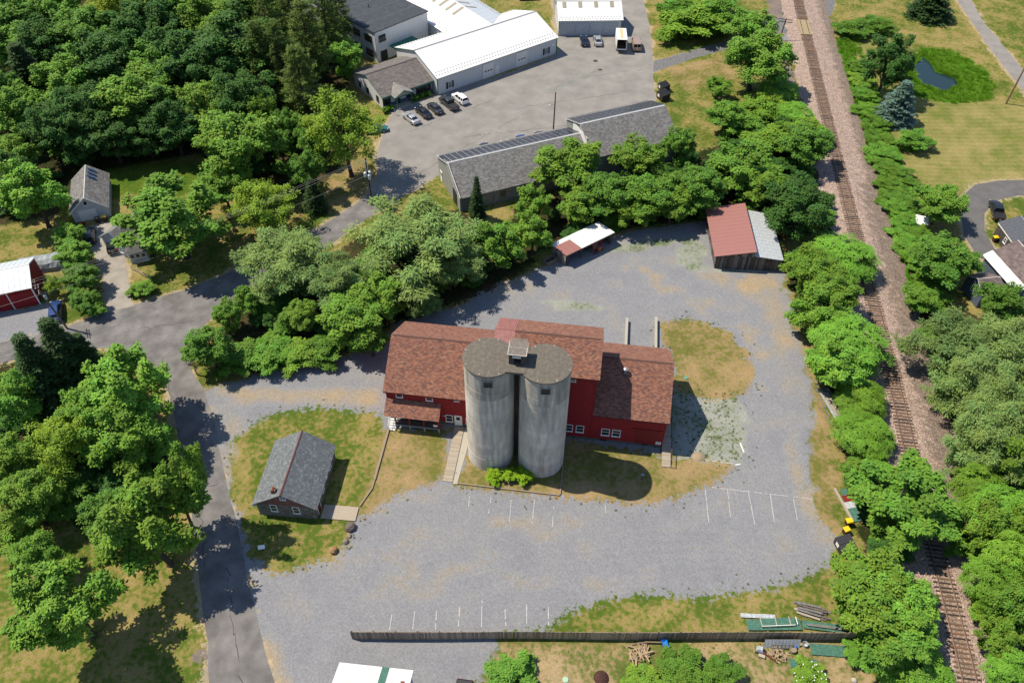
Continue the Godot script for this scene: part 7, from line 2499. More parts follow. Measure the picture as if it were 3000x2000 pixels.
# ------------------------------------------------------------------ plants
class Leaves:
	var v := PackedVector3Array()
	var c := PackedColorArray()
	var ix := PackedInt32Array()
	func card(p: Vector3, n: Vector3, d: Vector3, l: float, w: float, col: Color) -> void:
		# a leaf spray folded along its midrib
		d = (d - n * d.dot(n)).normalized()
		var s := n.cross(d) * w * 0.5
		var k := v.size()
		var drop := n * w * -0.16
		v.append(p); v.append(p + d * l * 0.45 + s + drop); v.append(p + d * l + drop * 0.5); v.append(p + d * l * 0.45 - s + drop)
		c.append(col); c.append(col); c.append(col); c.append(col)
		ix.append(k); ix.append(k + 1); ix.append(k + 2); ix.append(k); ix.append(k + 2); ix.append(k + 3)
	func mesh() -> ArrayMesh:
		var arr := []
		arr.resize(Mesh.ARRAY_MAX)
		arr[Mesh.ARRAY_VERTEX] = v
		arr[Mesh.ARRAY_COLOR] = c
		arr[Mesh.ARRAY_INDEX] = ix
		var m := ArrayMesh.new()
		m.add_surface_from_arrays(Mesh.PRIMITIVE_TRIANGLES, arr)
		return m

func ball() -> Vector3:
	var z := rng.randf_range(-1.0, 1.0)
	var a := rng.randf() * TAU
	var r := sqrt(1.0 - z * z)
	return Vector3(r * cos(a), z, r * sin(a))

func leafcol(base: float, a: float, warm := 0.0) -> Color:
	var k := clampf(base * (1.0 + rng.randf_range(-a, a)), 0.05, 1.0)
	return Color(clampf(k * (0.86 + warm + rng.randf_range(-0.1, 0.1)), 0, 1), k, clampf(k * (0.8 - warm * 0.6 + rng.randf_range(-0.15, 0.15)), 0, 1))

func broadleaf(lobes: int, clumps: int, cards: int, size: float, droop: float, narrow: float, squash: float, base_y: float, seed_: int, spread := 1.0) -> Array:
	# nominal tree: 10 m tall, crown 8 m across
	rng.seed = seed_
	var L := Leaves.new()
	var wood := shape()
	var top := 10.0
	var cy := (base_y + top) * 0.5
	var ry := (top - base_y) * 0.5
	var shape_noise := FastNoiseLite.new()
	shape_noise.seed = seed_
	shape_noise.frequency = 0.8
	var lean := Vector3(rng.randf_range(-0.4, 0.4), 0, rng.randf_range(-0.4, 0.4))
	wood.tube([Vector3(0, -0.1, 0), Vector3(0, 0.4, 0), Vector3(0, base_y, 0) + lean * 0.5, Vector3(0, cy, 0) + lean, Vector3(0, cy + ry * 0.6, 0) + lean * 1.4], [0.36, 0.24, 0.2, 0.14, 0.05], 7)
	for i in lobes:
		var d := ball()
		d.y = d.y * 0.85 + 0.18
		d = d.normalized()
		var rl := rng.randf_range(0.7, 1.2) * (1.0 if i % 3 else 0.7)
		var k := rng.randf_range(0.62, 1.0) if i % 5 else rng.randf_range(0.2, 0.55)
		var c := Vector3(d.x * (4.0 - rl * 0.8), d.y * (ry - rl * 0.7), d.z * (4.0 - rl * 0.8)) * k + Vector3(0, cy, 0)
		var amp := 0.94 + 0.62 * shape_noise.get_noise_3dv(d * 1.2)
		c = Vector3(c.x * amp, cy + (c.y - cy) * (amp * 0.5 + 0.5), c.z * amp)
		if i % 2 == 0:
			var root := Vector3(0, lerpf(base_y, cy, rng.randf()), 0) + lean * 0.7
			wood.tube([root, root.lerp(c, 0.5) + Vector3(0, -0.2, 0), c], [0.09, 0.06, 0.02], 5)
		var tone := rng.randf_range(0.72, 0.95)
		var warm := rng.randf_range(-0.06, 0.1)
		# a bough: a ragged spray drawn out along its own direction
		var bough := (d * 1.0 + Vector3(0, 0.35, 0) + ball() * 0.45).normalized()
		for j in clumps:
			var e := ball()
			if e.dot(d) < -0.45:
				e = -e
			e = (e + Vector3(0, 0.25, 0)).normalized()
			var along := rng.randf_range(-0.7, 1.0)
			if rng.randf() < 0.1:
				along = rng.randf_range(1.0, 1.45)
			var girth := rl * (0.95 - 0.45 * maxf(along, 0.0))
			var q := c + bough * along * rl * 0.85 + Vector3(e.x, e.y * squash, e.z) * girth * rng.randf_range(0.45, 1.05)
			var rc := rng.randf_range(0.2, 0.58) * spread * (1.0 - 0.3 * maxf(along, 0.0))
			var t2 := tone * rng.randf_range(0.8, 1.14)
			for m in cards:
				var f := ball()
				var p := q + f * rc * pow(rng.randf(), 0.4)
				var n := (e * 0.35 + f * 0.3 + Vector3(0, 0.75, 0) + ball() * 0.6).normalized()
				var dir := (f + e * 0.5 + Vector3(0, -droop, 0) + ball() * 0.5).normalized()
				var l := size * rng.randf_range(0.7, 1.25)
				L.card(p, n, dir, l, l * narrow, leafcol(t2, 0.13, warm))
	return [L.mesh(), wood.mesh()]

func conifer(whorls: int, arms: int, steps: int, cards: int, needle: float, thin: float, droop: float, seed_: int, open: float) -> Array:
	# nominal: 10 m tall, 4.5 m across
	rng.seed = seed_
	var L := Leaves.new()
	var wood := shape()
	wood.tube([Vector3(0, -0.1, 0), Vector3(0, 5, 0), Vector3(0, 9.9, 0)], [0.22, 0.13, 0.02], 7)
	for i in whorls:
		var t := (i + rng.randf_range(0.0, 0.6)) / whorls
		var y := lerpf(0.6 + open * 1.6, 9.9, t)
		var reach := 2.25 * pow(1.0 - t, 0.75 if open < 0.5 else 0.55) * rng.randf_range(0.82, 1.06) + 0.12
		if open > 0.5 and t < 0.3:
			reach *= 0.75 + t
		var n_arms := maxi(4, int(arms * (1.0 - t * 0.5)))
		var off := rng.randf() * TAU
		for a in n_arms:
			var an := off + TAU * (a + rng.randf_range(-0.25, 0.25)) / n_arms
			var out := Vector3(cos(an), 0, sin(an))
			var r := reach * rng.randf_range(0.7, 1.08)
			var root := Vector3(0, y, 0)
			var tip := root + out * r + Vector3(0, -droop * r + (0.25 * r if open > 0.5 else 0.0), 0)
			wood.tube([root, tip], [0.035, 0.01], 3)
			var tone := rng.randf_range(0.7, 0.95)
			for k in steps:
				var u := lerpf(0.25, 1.0, (k + 0.5) / steps)
				var p := root.lerp(tip, u) + ball() * 0.08
				var side := out.cross(Vector3.UP)
				for m in cards:
					var dir: Vector3
					if open > 0.5:
						dir = (out * 0.6 + Vector3(0, 0.35, 0) + ball() * 0.9).normalized()
					else:
						dir = (out * 0.5 + side * (1.0 if m % 2 else -1.0) * rng.randf_range(0.5, 1.1) * (1.2 - u * 0.6) + Vector3(0, -0.35, 0) + ball() * 0.25).normalized()
					var nn := (Vector3.UP + ball() * (0.8 if open > 0.5 else 0.45)).normalized()
					var l := needle * rng.randf_range(0.7, 1.2) * (1.1 - 0.4 * t)
					L.card(p + ball() * 0.12 * open, nn, dir, l, l * thin, leafcol(tone, 0.14))
	return [L.mesh(), wood.mesh()]

func frond_tree(tips: int, fronds: int, seed_: int, flat: float) -> Array:
	# sumac and ailanthus: stars of long feathered fronds; nominal 10 m tall, 8 m across
	rng.seed = seed_
	var L := Leaves.new()
	var wood := shape()
	wood.tube([Vector3(0, -0.1, 0), Vector3(0.1, 3, 0), Vector3(0, 6.5, 0.1)], [0.3, 0.2, 0.1], 6)
	for i in tips:
		var d := ball()
		d.y = absf(d.y) * 0.95 - 0.12
		d = d.normalized()
		var k := rng.randf_range(0.72, 1.0) if i % 4 else rng.randf_range(0.3, 0.7)
		var c := Vector3(d.x * 3.5 * k, 4.4 + d.y * 4.9 * k * flat, d.z * 3.5 * k)
		if i % 4 == 0:
			wood.tube([Vector3(0, 3.0, 0), c * Vector3(0.5, 0.8, 0.5), c], [0.08, 0.05, 0.02], 4)
		var axis := (d + Vector3(0, 0.8, 0)).normalized()
		var ux := axis.cross(Vector3(0.3, 0.2, 0.9)).normalized()
		var uy := axis.cross(ux)
		var tone := rng.randf_range(0.7, 0.98)
		for f in fronds:
			var an := TAU * (f + rng.randf_range(-0.3, 0.3)) / fronds
			var out := (ux * cos(an) + uy * sin(an) + axis * rng.randf_range(0.1, 0.7)).normalized()
			var length := rng.randf_range(0.6, 1.0)
			var side := out.cross(axis).normalized()
			var t2 := tone * rng.randf_range(0.85, 1.1)
			for m in 5:
				var u := (m + 1.0) / 5.0
				var p := c + out * length * u - Vector3(0, 0.32 * length * u * u, 0)
				for e in [-1.0, 1.0]:
					var dir: Vector3 = (side * e + out * 0.5 + Vector3(0, -0.35, 0)).normalized()
					var nn: Vector3 = (axis + ball() * 0.35).normalized()
					L.card(p, nn, dir, 0.34 * (1.15 - 0.35 * u), 0.13, leafcol(t2, 0.12, 0.02))
	return [L.mesh(), wood.mesh()]

func dead_tree(seed_: int) -> Array:
	rng.seed = seed_
	var wood := shape()
	var grow := func(self_: Callable, p: Vector3, d: Vector3, l: float, r: float, depth: int) -> void:
		var q := p + d * l
		wood.tube([p, p.lerp(q, 0.5) + ball() * l * 0.06, q], [r, r * 0.8, r * 0.55], 4 if depth < 2 else 3)
		if depth >= 4:
			return
		for i in (5 if depth == 0 else 4):
			var nd := (d + ball() * 0.85 + Vector3(0, 0.12, 0)).normalized()
			self_.call(self_, p.lerp(q, rng.randf_range(0.45, 1.0)), nd, l * rng.randf_range(0.5, 0.72), r * 0.5, depth + 1)
	grow.call(grow, Vector3(0, -0.1, 0), Vector3(0.05, 1, 0).normalized(), 4.6, 0.22, 0)
	return [null, wood.mesh()]

func leaf_mat(called: String, r: float, g: float, b: float) -> StandardMaterial3D:
	var m := vmat(called, lin(r, g, b), 0.62)
	m.metallic_specular = 0.3
	m.backlight_enabled = true
	m.backlight = Color(0.50, 0.62, 0.16)
	return m

const LANDMARKS := [["stone house", -27.9, -58.0], ["barn", 2.0, -74.0], ["lumber shed", 14.0, -104.0], ["board shed", 39.0, -108.0], ["solar building", 8.0, -131.0], ["white workshop", -3.0, -170.0], ["garage row", 18.0, -190.0], ["white garage", -76.0, -117.0], ["pale house", -64.0, -108.0], ["small red barn", -84.0, -92.0], ["road junction", -50.0, -84.0], ["asphalt lot's mouth", -26.0, -119.0], ["level crossing", 71.0, -190.0], ["pond", 94.0, -168.0], ["grey house", 81.0, -96.0], ["curved driveway", 84.0, -115.0], ["yard dumpster", 40.9, -49.3], ["board stack", 45.9, -71.6], ["white roofed shed", -13.0, -31.0], ["firewood heap", 30.0, -36.0], ["railway's near end", 52.0, -45.0], ["woods' far corner", -95.0, -175.0], ["dark roofed block", -30.0, -180.0]]

func where_words(x: float, z: float) -> Array:
	var best := ""
	var bd := INF
	var rel := ""
	for l in LANDMARKS:
		var d := Vector2(x - l[1], z - l[2]).length()
		if d < bd:
			bd = d
			best = l[0]
			var dx: float = x - l[1]
			var dz: float = z - l[2]
			if absf(dx) > absf(dz):
				rel = "right of" if dx > 0.0 else "left of"
			else:
				rel = "in front of" if dz > 0.0 else "behind"
	return ["%s the %s" % [rel, best], bd]

# kind, x, z, crown width, height
const PLANTS := [
	"o",-109.8,-170.8,16.4,14.0, "o",-105.8,-177.4,13.5,14.0, "o",-92.9,-164.7,17.1,15.0, "y",-90.4,-177.6,14.6,15.0, "m",-81.1,-170.2,16.3,15.0, "o",-77.0,-179.0,14.7,15.0,
	"s",-98.4,-149.3,13.0,15.0, "o",-90.2,-147.9,14.9,14.0, "m",-83.7,-152.3,16.2,15.0, "o",-95.0,-137.1,13.3,13.0, "m",-85.8,-131.1,12.0,13.0, "m",-80.8,-135.6,14.2,14.0,
	"b",-72.7,-137.9,16.2,15.0, "m",-67.9,-153.4,16.2,16.0, "m",-56.9,-156.9,20.5,18.0, "o",-67.4,-171.3,15.3,16.0, "o",-60.7,-139.6,11.6,12.0, "m",-64.7,-133.2,11.3,12.0,
	"m",-52.7,-141.0,13.5,14.0, "p",-52.4,-166.6,10.6,20.0, "p",-49.3,-172.0,10.8,20.0, "p",-43.1,-158.7,11.8,20.0, "p",-41.2,-168.9,10.7,20.0, "p",-41.8,-143.7,10.6,18.0,
	"p",-48.0,-153.3,9.1,18.0, "p",-39.9,-175.9,7.7,18.0, "o",-48.9,-137.6,7.2,11.0, "o",-44.4,-135.6,6.2,9.0, "b",-37.1,-164.0,9.7,9.0, "d",-39.9,-144.3,8.9,11.0,
	"b",-81.6,-110.6,12.5,13.0, "b",-55.2,-102.8,19.0,14.0, "y",-42.9,-109.9,11.8,10.0, "o",-36.7,-121.0,8.0,10.0, "s",-35.6,-116.2,4.9,7.0, "o",-44.4,-130.5,6.6,8.0,
	"o",-51.1,-115.6,8.9,9.0, "o",-91.6,-124.9,10.0,10.0, "m",-76.0,-130.9,11.2,11.0, "m",-70.3,-132.7,10.4,10.0, "o",-37.9,-130.6,6.6,8.0, "o",-41.2,-135.1,5.7,8.0,
	"o",-74.8,-105.2,5.8,4.5, "o",-72.2,-99.8,6.4,5.0, "o",-68.9,-94.0,6.2,5.0, "o",-66.5,-89.6,5.0,4.0, "o",-64.9,-88.8,3.6,2.5, "h",-59.4,-93.8,4.1,2.2,
	"y",-72.8,-93.0,2.9,4.0, "w",-35.6,-94.7,15.5,11.0, "w",-15.4,-98.3,21.2,13.0, "w",-27.5,-92.0,11.5,9.0, "w",-9.5,-96.4,11.0,9.0, "b",-2.7,-100.8,9.0,9.0,
	"b",3.2,-104.5,7.7,8.0, "b",-23.8,-83.0,10.9,9.0, "b",-19.7,-88.8,7.8,8.0, "w",-14.3,-89.4,6.5,5.5, "b",-40.6,-88.8,5.3,6.0, "b",-43.1,-85.4,5.2,6.0,
	"o",-43.4,-77.5,7.9,8.0, "h",-39.3,-78.6,7.4,3.0, "h",-35.5,-79.0,6.8,3.0, "h",-31.2,-79.5,6.1,3.0, "h",-28.0,-80.2,6.1,3.5, "o",-31.9,-85.1,6.3,6.0,
	"o",-20.8,-80.7,6.1,6.0, "s",-6.4,-114.4,3.6,9.0, "b",9.0,-122.3,14.1,11.0, "b",22.6,-124.1,10.9,10.0, "b",31.1,-130.2,6.9,9.0, "o",15.6,-114.2,11.3,9.0,
	"b",23.2,-114.3,10.5,9.0, "o",32.3,-117.0,10.6,9.0, "b",3.5,-112.2,7.2,8.0, "o",11.5,-113.4,8.9,7.0, "b",20.5,-112.7,8.8,7.0, "o",27.8,-113.4,8.9,7.0,
	"b",31.6,-116.0,7.3,7.0, "b",41.1,-123.0,13.4,10.0, "o",42.2,-143.2,8.3,7.0, "h",46.1,-141.9,8.3,5.0, "a",56.7,-157.4,9.9,4.5, "a",57.6,-147.7,8.5,4.5,
	"h",52.5,-150.7,9.6,4.0, "h",58.6,-142.3,8.4,4.0, "a",60.4,-139.1,6.4,4.0, "o",55.1,-131.3,10.5,9.0, "m",48.8,-110.6,13.3,11.0, "o",51.5,-161.0,17.1,14.0,
	"o",54.3,-179.4,12.7,10.0, "h",43.3,-187.6,16.5,7.0, "h",49.7,-188.8,12.2,8.0, "h",40.1,-193.6,10.2,6.0, "o",44.7,-117.2,9.0,9.0, "d",11.6,-117.5,4.9,8.0,
	"h",49.3,-136.4,9.9,5.0, "a",53.8,-100.3,12.2,7.0, "b",47.4,-95.3,10.2,8.0, "b",49.1,-91.3,10.0,8.0, "b",46.1,-86.4,9.3,8.0, "a",49.4,-80.5,12.3,8.0,
	"b",46.0,-75.4,9.1,8.0, "a",48.8,-71.3,7.6,5.0, "a",47.3,-65.2,8.6,5.0, "o",45.0,-59.0,5.8,4.0, "b",47.3,-52.9,13.8,9.0, "b",40.0,-40.6,11.8,8.0,
	"b",42.8,-39.4,9.3,8.0, "b",41.8,-35.5,9.0,8.0, "a",43.5,-33.2,7.9,5.0, "o",44.3,-59.3,3.8,4.0, "a",47.5,-58.7,5.7,4.0, "o",74.8,-114.2,10.1,7.0,
	"m",78.9,-158.7,11.2,14.0, "u",79.1,-148.7,8.9,9.0, "h",79.3,-138.4,7.1,3.5, "s",104.0,-198.5,12.6,9.0, "o",69.9,-98.3,11.1,8.0, "o",63.4,-90.9,5.8,5.0,
	"w",63.7,-78.8,13.5,10.0, "w",69.8,-77.4,11.9,11.0, "w",62.9,-70.9,11.4,11.0, "w",64.9,-65.2,9.7,12.0, "w",60.3,-60.9,10.7,12.0, "a",57.9,-55.5,6.8,9.0,
	"a",58.7,-51.1,8.2,11.0, "o",62.2,-57.6,6.3,12.0, "a",57.0,-44.9,6.8,11.0, "b",55.0,-39.0,6.0,10.0, "b",57.0,-48.8,6.5,10.0, "a",54.4,-43.1,5.7,8.0,
	"b",52.7,-36.1,4.9,8.0, "a",52.7,-32.8,5.3,8.0, "b",56.4,-51.3,5.6,7.0, "h",55.7,-49.1,4.5,3.0, "h",54.2,-40.8,4.2,3.0, "s",-62.1,-69.0,9.7,16.0,
	"s",-59.1,-70.9,9.2,17.0, "s",-57.3,-72.2,6.9,13.0, "b",-50.1,-66.4,12.6,14.0, "o",-64.8,-66.5,8.5,12.0, "y",-56.6,-60.4,9.4,10.0, "b",-49.3,-59.6,9.8,12.0,
	"o",-54.5,-64.1,8.4,11.0, "o",-47.7,-49.8,8.2,8.0, "o",-58.1,-51.7,7.8,9.0, "o",-62.7,-57.3,7.5,9.0, "h",-57.2,-55.5,7.6,4.0, "o",-54.5,-45.5,5.3,7.0,
	"h",-59.7,-48.7,6.1,4.0, "o",-45.9,-60.9,5.9,9.0, "h",0.1,-32.9,5.4,2.6, "h",18.6,-33.4,5.5,2.4, "h",22.9,-33.7,4.2,2.0, "h",32.6,-33.5,4.0,1.6,
	"h",14.5,-32.5,4.5,1.8, "h",38.5,-36.0,3.3,1.6, "h",81.5,-187.7,8.9,3.0, "h",88.6,-190.1,9.0,3.0, "o",-108.6,-160.6,14.7,14.0, "o",-118.7,-186.4,17.4,14.0,
	"m",-100.3,-161.7,14.8,14.0, "m",-81.0,-160.0,14.6,15.0, "o",-72.4,-151.0,13.1,14.0, "m",-60.0,-149.4,13.0,14.0, "o",-105.7,-187.8,16.3,15.0, "o",-88.2,-190.6,17.7,15.0,
	"m",-75.4,-189.5,16.4,16.0, "o",-63.0,-185.0,15.0,16.0, "o",-103.3,-143.5,12.7,13.0, "m",-89.5,-117.2,9.7,11.0, "p",-51.6,-153.3,9.1,18.0, "m",-69.1,-136.0,11.4,13.0,
	"o",-53.9,-130.5,10.2,11.0, "m",-81.4,-130.0,10.2,11.0, "o",73.9,-87.6,7.7,9.0, "o",43.4,-156.6,6.9,5.0, "d",-46.0,-76.6,4.0,5.0
]

func make_plants() -> void:
	var protos := {
		"o": [broadleaf(63, 12, 24, 0.30, 0.1, 0.55, 0.9, 1.6, 101), broadleaf(54, 12, 25, 0.28, 0.15, 0.6, 0.8, 1.2, 102)],
		"m": [broadleaf(66, 12, 26, 0.30, 0.1, 0.62, 0.85, 1.2, 111), broadleaf(60, 12, 26, 0.28, 0.2, 0.55, 0.95, 1.4, 112)],
		"b": [broadleaf(51, 13, 25, 0.32, 0.05, 0.62, 0.8, 1.8, 121), broadleaf(60, 12, 23, 0.30, 0.1, 0.6, 0.85, 1.5, 122), broadleaf(45, 14, 25, 0.33, 0.0, 0.6, 0.75, 2.2, 123)],
		"y": [broadleaf(69, 10, 19, 0.26, 0.1, 0.5, 0.85, 2.0, 131, 1.25)],
		"w": [broadleaf(60, 14, 26, 0.34, 0.7, 0.24, 0.85, 0.9, 141, 1.15), broadleaf(69, 12, 26, 0.32, 0.5, 0.26, 0.8, 0.8, 142, 1.2)],
		"a": [frond_tree(150, 8, 151, 1.0), frond_tree(130, 9, 152, 0.85)],
		"p": [conifer(22, 6, 6, 15, 0.36, 0.2, 0.05, 161, 1.0), conifer(20, 7, 6, 14, 0.38, 0.2, 0.0, 162, 1.0)],
		"s": [conifer(30, 10, 6, 8, 0.42, 0.28, 0.32, 171, 0.0)],
		"h": [broadleaf(39, 12, 22, 0.5, 0.1, 0.5, 0.7, -1.0, 181, 1.5), broadleaf(45, 11, 22, 0.46, 0.3, 0.4, 0.8, -1.0, 182, 1.6)],
		"d": [dead_tree(191)],
	}
	protos["u"] = protos["s"]
	var across := {"p": 4.5, "s": 4.5, "u": 4.5, "d": 6.5}
	# foliage colours, several of each kind so that neighbours differ
	var greens := {"o": [0.168, 0.323, 0.066], "m": [0.076, 0.180, 0.054], "b": [0.213, 0.376, 0.068], "y": [0.302, 0.409, 0.054], "w": [0.236, 0.304, 0.126], "a": [0.200, 0.380, 0.061], "p": [0.149, 0.218, 0.069], "s": [0.065, 0.119, 0.055], "u": [0.230, 0.320, 0.400], "h": [0.163, 0.312, 0.057], "g": [0.252, 0.430, 0.029]}
	var mats := {}
	rng.seed = 313
	for k in greens:
		mats[k] = []
		for i in (5 if k in ["o", "m", "b", "h", "a", "w"] else 2):
			var f := 1.0 + rng.randf_range(-0.2, 0.16)
			var warm := rng.randf_range(-0.04, 0.22)
			var g: Array = greens[k]
			if k == "w" or k == "u":
				warm = -0.08 + warm * 0.3
			mats[k].append(leaf_mat("foliage_%s_%d" % [k, i], g[0] * f * (1.0 + warm), g[1] * f, g[2] * f * (0.82 - warm * 0.5)))
	protos["g"] = protos["h"]
	rng.seed = 77
	var words := {"o": ["leafy_tree", "mid green leafy tree", "tree"], "m": ["maple_tree", "dark green maple", "tree"], "b": ["bright_tree", "bright green clumpy tree", "tree"], "y": ["locust_tree", "yellow green airy tree", "tree"], "w": ["willow_tree", "pale grey green willow", "tree"], "a": ["sumac_tree", "bright green sumac with starry fronds", "tree"], "p": ["pine_tree", "tall open white pine", "tree"], "s": ["spruce_tree", "dark pointed spruce", "tree"], "u": ["blue_spruce", "silvery blue spruce", "tree"], "h": ["shrub", "rounded leafy shrub", "shrub"], "g": ["hydrangea", "lime green rounded bush", "shrub"], "d": ["dead_tree", "bare dead grey tree", "tree"]}
	var list := []
	for i in range(0, PLANTS.size(), 5):
		list.append([PLANTS[i], PLANTS[i + 1], PLANTS[i + 2], PLANTS[i + 3], PLANTS[i + 4]])
	list.append(["y", -30.8, -126.9, 14.0, 17.5])
	list.append(["b", -49.6, -122.6, 15.5, 15.5])
	list.append(["b", -40.8, -46.4, 12.5, 15.0])
	list.append(["b", -39.6, -51.4, 7.0, 17.0, -8.0])
	list.append(["b", -46.8, -37.6, 11.5, 14.0])
	list.append(["g", -2.2, -58.9, 2.5, 1.5])
	list.append(["g", -0.1, -59.2, 2.3, 1.6])
	list.append(["g", 1.8, -59.0, 2.7, 1.5])
	for q in [[-20.0, -156.0], [-21.2, -155.0], [-18.7, -156.9], [-26.1, -150.9], [-27.0, -149.9]]:
		list.append(["h", q[0], q[1], 1.7, 1.3])
	var B := [77.3, -170.6, 76.5, -164.6, 75.5, -157.9, 74.3, -151.6, 73.6, -145.6, 73.0, -139.9, 71.7, -135.2, 70.9, -130.0, 69.8, -125.0, 69.7, -120.9, 68.8, -116.9, 68.7, -113.1, 68.1, -108.8, 67.8, -104.8, 67.7, -101.4, 71.9, -127.8, 71.2, -118.2, 70.6, -106.1, 69.6, -110.4, 67.3, -97.6, 65.8, -94.0]
	for q in B.size() / 2:
		list.append(["h", B[q * 2] + 0.8, B[q * 2 + 1], rng.randf_range(5.0, 7.0), rng.randf_range(1.3, 2.2)])
	# labels: kind and landmark, then the order of distance from it
	var by := {}
	for t in list:
		var w := where_words(t[1], t[2])
		var size_word := ""
		if t[0] not in ["h", "g", "d"]:
			size_word = "tall " if t[4] >= 12.0 and t[0] != "p" else ("low " if t[4] < 6.5 else "")
		var lab: String = size_word + words[t[0]][1] + " " + w[0]
		if not by.has(lab):
			by[lab] = []
		by[lab].append([w[1], t])
	var order := ["nearest", "second nearest", "third nearest", "fourth nearest", "fifth nearest", "sixth nearest", "seventh nearest", "eighth nearest", "ninth nearest", "tenth nearest", "eleventh nearest", "twelfth nearest", "thirteenth nearest", "fourteenth nearest", "fifteenth nearest"]
	var label_of := {}
	for lab in by:
		var a: Array = by[lab]
		a.sort_custom(func(p, q): return p[0] < q[0])
		for i in a.size():
			label_of[a[i][1]] = lab if a.size() == 1 else lab + ", " + order[mini(i, 14)]
	for t in list:
		var k: String = t[0]
		var P: Array = protos[k][rng.randi() % protos[k].size()]
		var o := thing(words[k][0], label_of[t], words[k][2], Vector3(t[1], 0, t[2]), rng.randf() * 360.0, "trees and shrubs")
		var wide: float = t[3] / float(across.get(k, 8.0))
		o.scale = Vector3(wide * rng.randf_range(0.94, 1.06), t[4] / 10.0, wide * rng.randf_range(0.94, 1.06))
		if t.size() > 5:
			o.rotation_degrees = Vector3(0, 0, t[5])
		if k == "h" or k == "g":
			part(o, "stem", P[1], M.bark)
			part(o, "foliage", P[0], mats[k][rng.randi() % mats[k].size()])
		elif k == "d":
			part(o, "trunk", P[1], M.dead_bark)
		else:
			part(o, "trunk", P[1], M.bark)
			part(o, "crown", P[0], mats[k][rng.randi() % mats[k].size()])
	# white blooms on the shrub at the garden's edge
	for o in get_children():
		if o is Node3D and str(o.name).begins_with("shrub") and o.position.distance_to(Vector3(34.6, 0, -33.0)) < 2.2:
			var fl := shape()
			for i in 26:
				var d := ball()
				d.y = absf(d.y)
				fl.box(Vector3(d.x * 3.4, 5.5 + d.y * 4.2, d.z * 3.4), Vector3(0.22, 0.4, 0.22), Basis(Vector3.UP, i))
			part(o, "blossom", fl, M.white)
			o.set_meta("label", "small leafy shrub with white blooms at the garden's lower edge")
			break
	make_undergrowth(protos["h"], mats)

func scatter(called: String, label: String, mesh: Mesh, m: Material, places: Array) -> void:
	# places: [x, z, width, height]
	var mm := MultiMesh.new()
	mm.transform_format = MultiMesh.TRANSFORM_3D
	mm.mesh = mesh
	mm.instance_count = places.size()
	for i in places.size():
		var q: Array = places[i]
		mm.set_instance_transform(i, Transform3D(Basis(Vector3.UP, rng.randf() * TAU).scaled(Vector3(q[2], q[3], q[2])), Vector3(q[0], q[4] if q.size() > 4 else 0.0, q[1])))
	var o := MultiMeshInstance3D.new()
	o.name = called
	o.multimesh = mm
	o.material_override = m
	add_child(o)
	tag(o, label, "plants", "", "stuff")

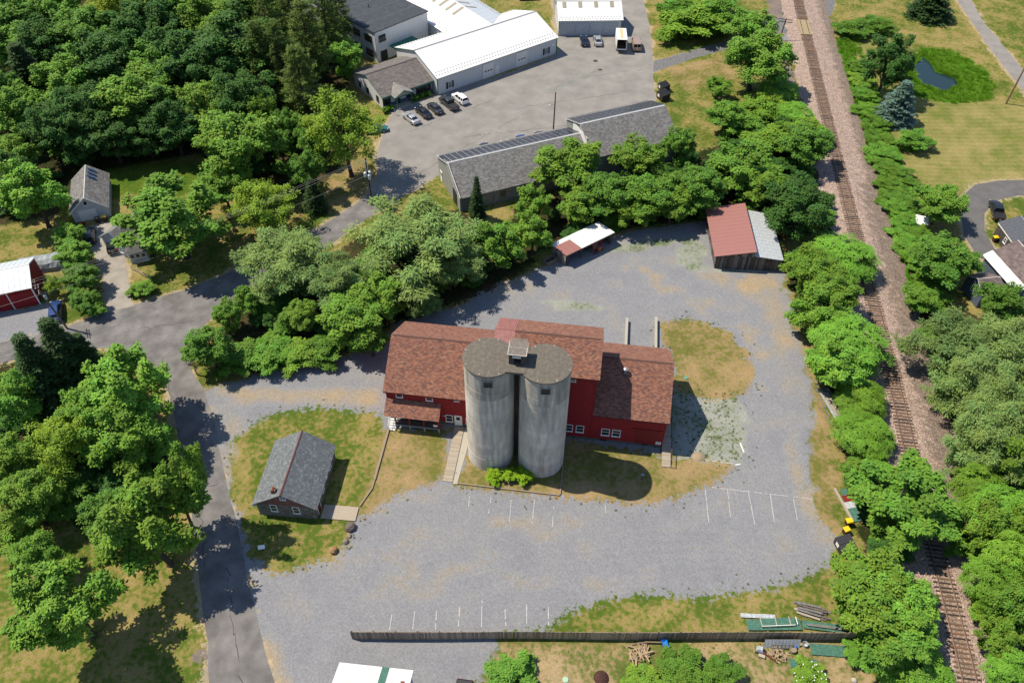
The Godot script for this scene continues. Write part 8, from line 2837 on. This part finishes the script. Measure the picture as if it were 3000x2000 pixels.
func make_undergrowth(shrub: Array, mats: Dictionary) -> void:
	# thickets under and between the trees
	var areas := [
		[PackedVector2Array([Vector2(-118, -200), Vector2(-44, -200), Vector2(-38, -150), Vector2(-33, -134), Vector2(-42, -122), Vector2(-60, -136), Vector2(-80, -130), Vector2(-84, -116), Vector2(-100, -112)]), 150],
		[PackedVector2Array([Vector2(-42, -86), Vector2(-42, -91), Vector2(-30, -100), Vector2(-14, -112), Vector2(-6, -110), Vector2(2, -103), Vector2(-6, -96), Vector2(-18, -90), Vector2(-24, -85), Vector2(-36, -81)]), 70],
		[PackedVector2Array([Vector2(4, -106), Vector2(20, -114), Vector2(32, -117), Vector2(42, -111), Vector2(56, -112), Vector2(58, -146), Vector2(50, -148), Vector2(42, -138), Vector2(22, -126), Vector2(4, -116)]), 90],
		[PackedVector2Array([Vector2(48, -103), Vector2(53, -104), Vector2(47.5, -44), Vector2(46, -34), Vector2(43.5, -33), Vector2(44.5, -46), Vector2(48, -70)]), 60],
		[PackedVector2Array([Vector2(-76, -77), Vector2(-56, -75), Vector2(-48, -63), Vector2(-46, -54), Vector2(-54, -52), Vector2(-76, -66)]), 60],
		[PackedVector2Array([Vector2(64, -88), Vector2(76, -86), Vector2(96, -84), Vector2(90, -36), Vector2(60, -34), Vector2(62, -60)]), 110],
	]
	for k in 2:
		var spots := []
		for a in areas:
			var bb := Rect2(a[0][0], Vector2.ZERO)
			for q in a[0]:
				bb = bb.expand(q)
			var n := 0
			while n < int(a[1] * 0.6):
				var p := Vector2(rng.randf_range(bb.position.x, bb.end.x), rng.randf_range(bb.position.y, bb.end.y))
				if Geometry2D.is_point_in_polygon(p, a[0]):
					var w := rng.randf_range(0.28, 0.62)
					spots.append([p.x, p.y, w, rng.randf_range(0.12, 0.3)])
					n += 1
		scatter("undergrowth" if k == 0 else "bramble_thicket", "dense leafy undergrowth below the trees" if k == 0 else "darker brambles below the trees", shrub[k][0], mats["o"][1] if k == 0 else mats["m"][0], spots)
	# reeds round the pond and rank grass along the creek
	rng.seed = 991
	var L := Leaves.new()
	for i in 60:
		var d := ball()
		d.y = absf(d.y) + 1.1
		d = d.normalized()
		L.card(Vector3(rng.randf_range(-0.35, 0.35), 0, rng.randf_range(-0.35, 0.35)), d.cross(ball()).normalized(), d, rng.randf_range(0.5, 1.0), 0.06, leafcol(0.85, 0.15, 0.04))
	var tuft := L.mesh()
	var reeds := []
	var pond := outline("pond")
	for ring in Geometry2D.offset_polygon(pond, 0.8):
		for q in ragged(ring, 0.35, 0.8, 77):
			reeds.append([q.x, q.y, rng.randf_range(0.8, 1.4), rng.randf_range(0.7, 1.2)])
	var pg := outline("pond_grass")
	while reeds.size() < 700:
		var p := Vector2(rng.randf_range(85, 108), rng.randf_range(-182, -155))
		if Geometry2D.is_point_in_polygon(p, pg) and not Geometry2D.is_point_in_polygon(p, pond):
			reeds.append([p.x, p.y, rng.randf_range(0.8, 1.5), rng.randf_range(0.4, 0.9)])
	for i in 700:
		var t := rng.randf()
		var p := Vector2(80.5, -186).lerp(Vector2(68.5, -96), t) + Vector2(rng.randf_range(-3.0, 2.2), 0)
		reeds.append([p.x, p.y, rng.randf_range(0.8, 1.5), rng.randf_range(0.4, 0.9)])
	scatter("rank_grass", "tall bright green grass round the pond and along the creek", tuft, leaf_mat("reed", 0.20, 0.36, 0.03), reeds)
	# weeds where the gravel meets the grass
	var weeds := []
	var lawns := [outline("stone_house_lawn"), outline("silo_lawn"), outline("barn_lawn"), outline("strip_south"), outline("east_lawn"), outline("main_road")]
	for k in ["stone_house_lawn", "silo_lawn", "barn_lawn", "strip_south", "east_lawn", "weedy_gravel"]:
		var p := outline(k)
		for i in p.size():
			var a := p[i]
			var b := p[(i + 1) % p.size()]
			for j in int(a.distance_to(b) * 1.8):
				var q := a.lerp(b, rng.randf()) + Vector2(rng.randfn(0, 1.0), rng.randfn(0, 1.0))
				var inside := false
				for l in lawns:
					inside = inside or Geometry2D.is_point_in_polygon(q, l)
				if inside and k != "weedy_gravel":
					continue
				weeds.append([q.x, q.y, rng.randf_range(0.15, 0.42), rng.randf_range(0.06, 0.2)])
	for i in 260:
		weeds.append([rng.randf_range(24, 31), rng.randf_range(-74, -62.5), rng.randf_range(0.15, 0.4), rng.randf_range(0.05, 0.14)])
	scatter("gravel_weeds", "small weeds scattered along the edges of the gravel", tuft, leaf_mat("weed", 0.13, 0.17, 0.05), weeds)
	# dry brush on the bank right of the rails
	var dry := []
	for i in 160:
		var t := rng.randf()
		var p := Vector2(67.5, -104).lerp(Vector2(56.5, -30), t) + Vector2(rng.randf_range(-0.8, 2.6), 0)
		dry.append([p.x, p.y, rng.randf_range(0.7, 1.5), rng.randf_range(0.3, 0.9)])
	scatter("dry_brush", "dry reddish brush along the right foot of the railway bank", tuft, leaf_mat("dry_stems", 0.20, 0.14, 0.085), dry)
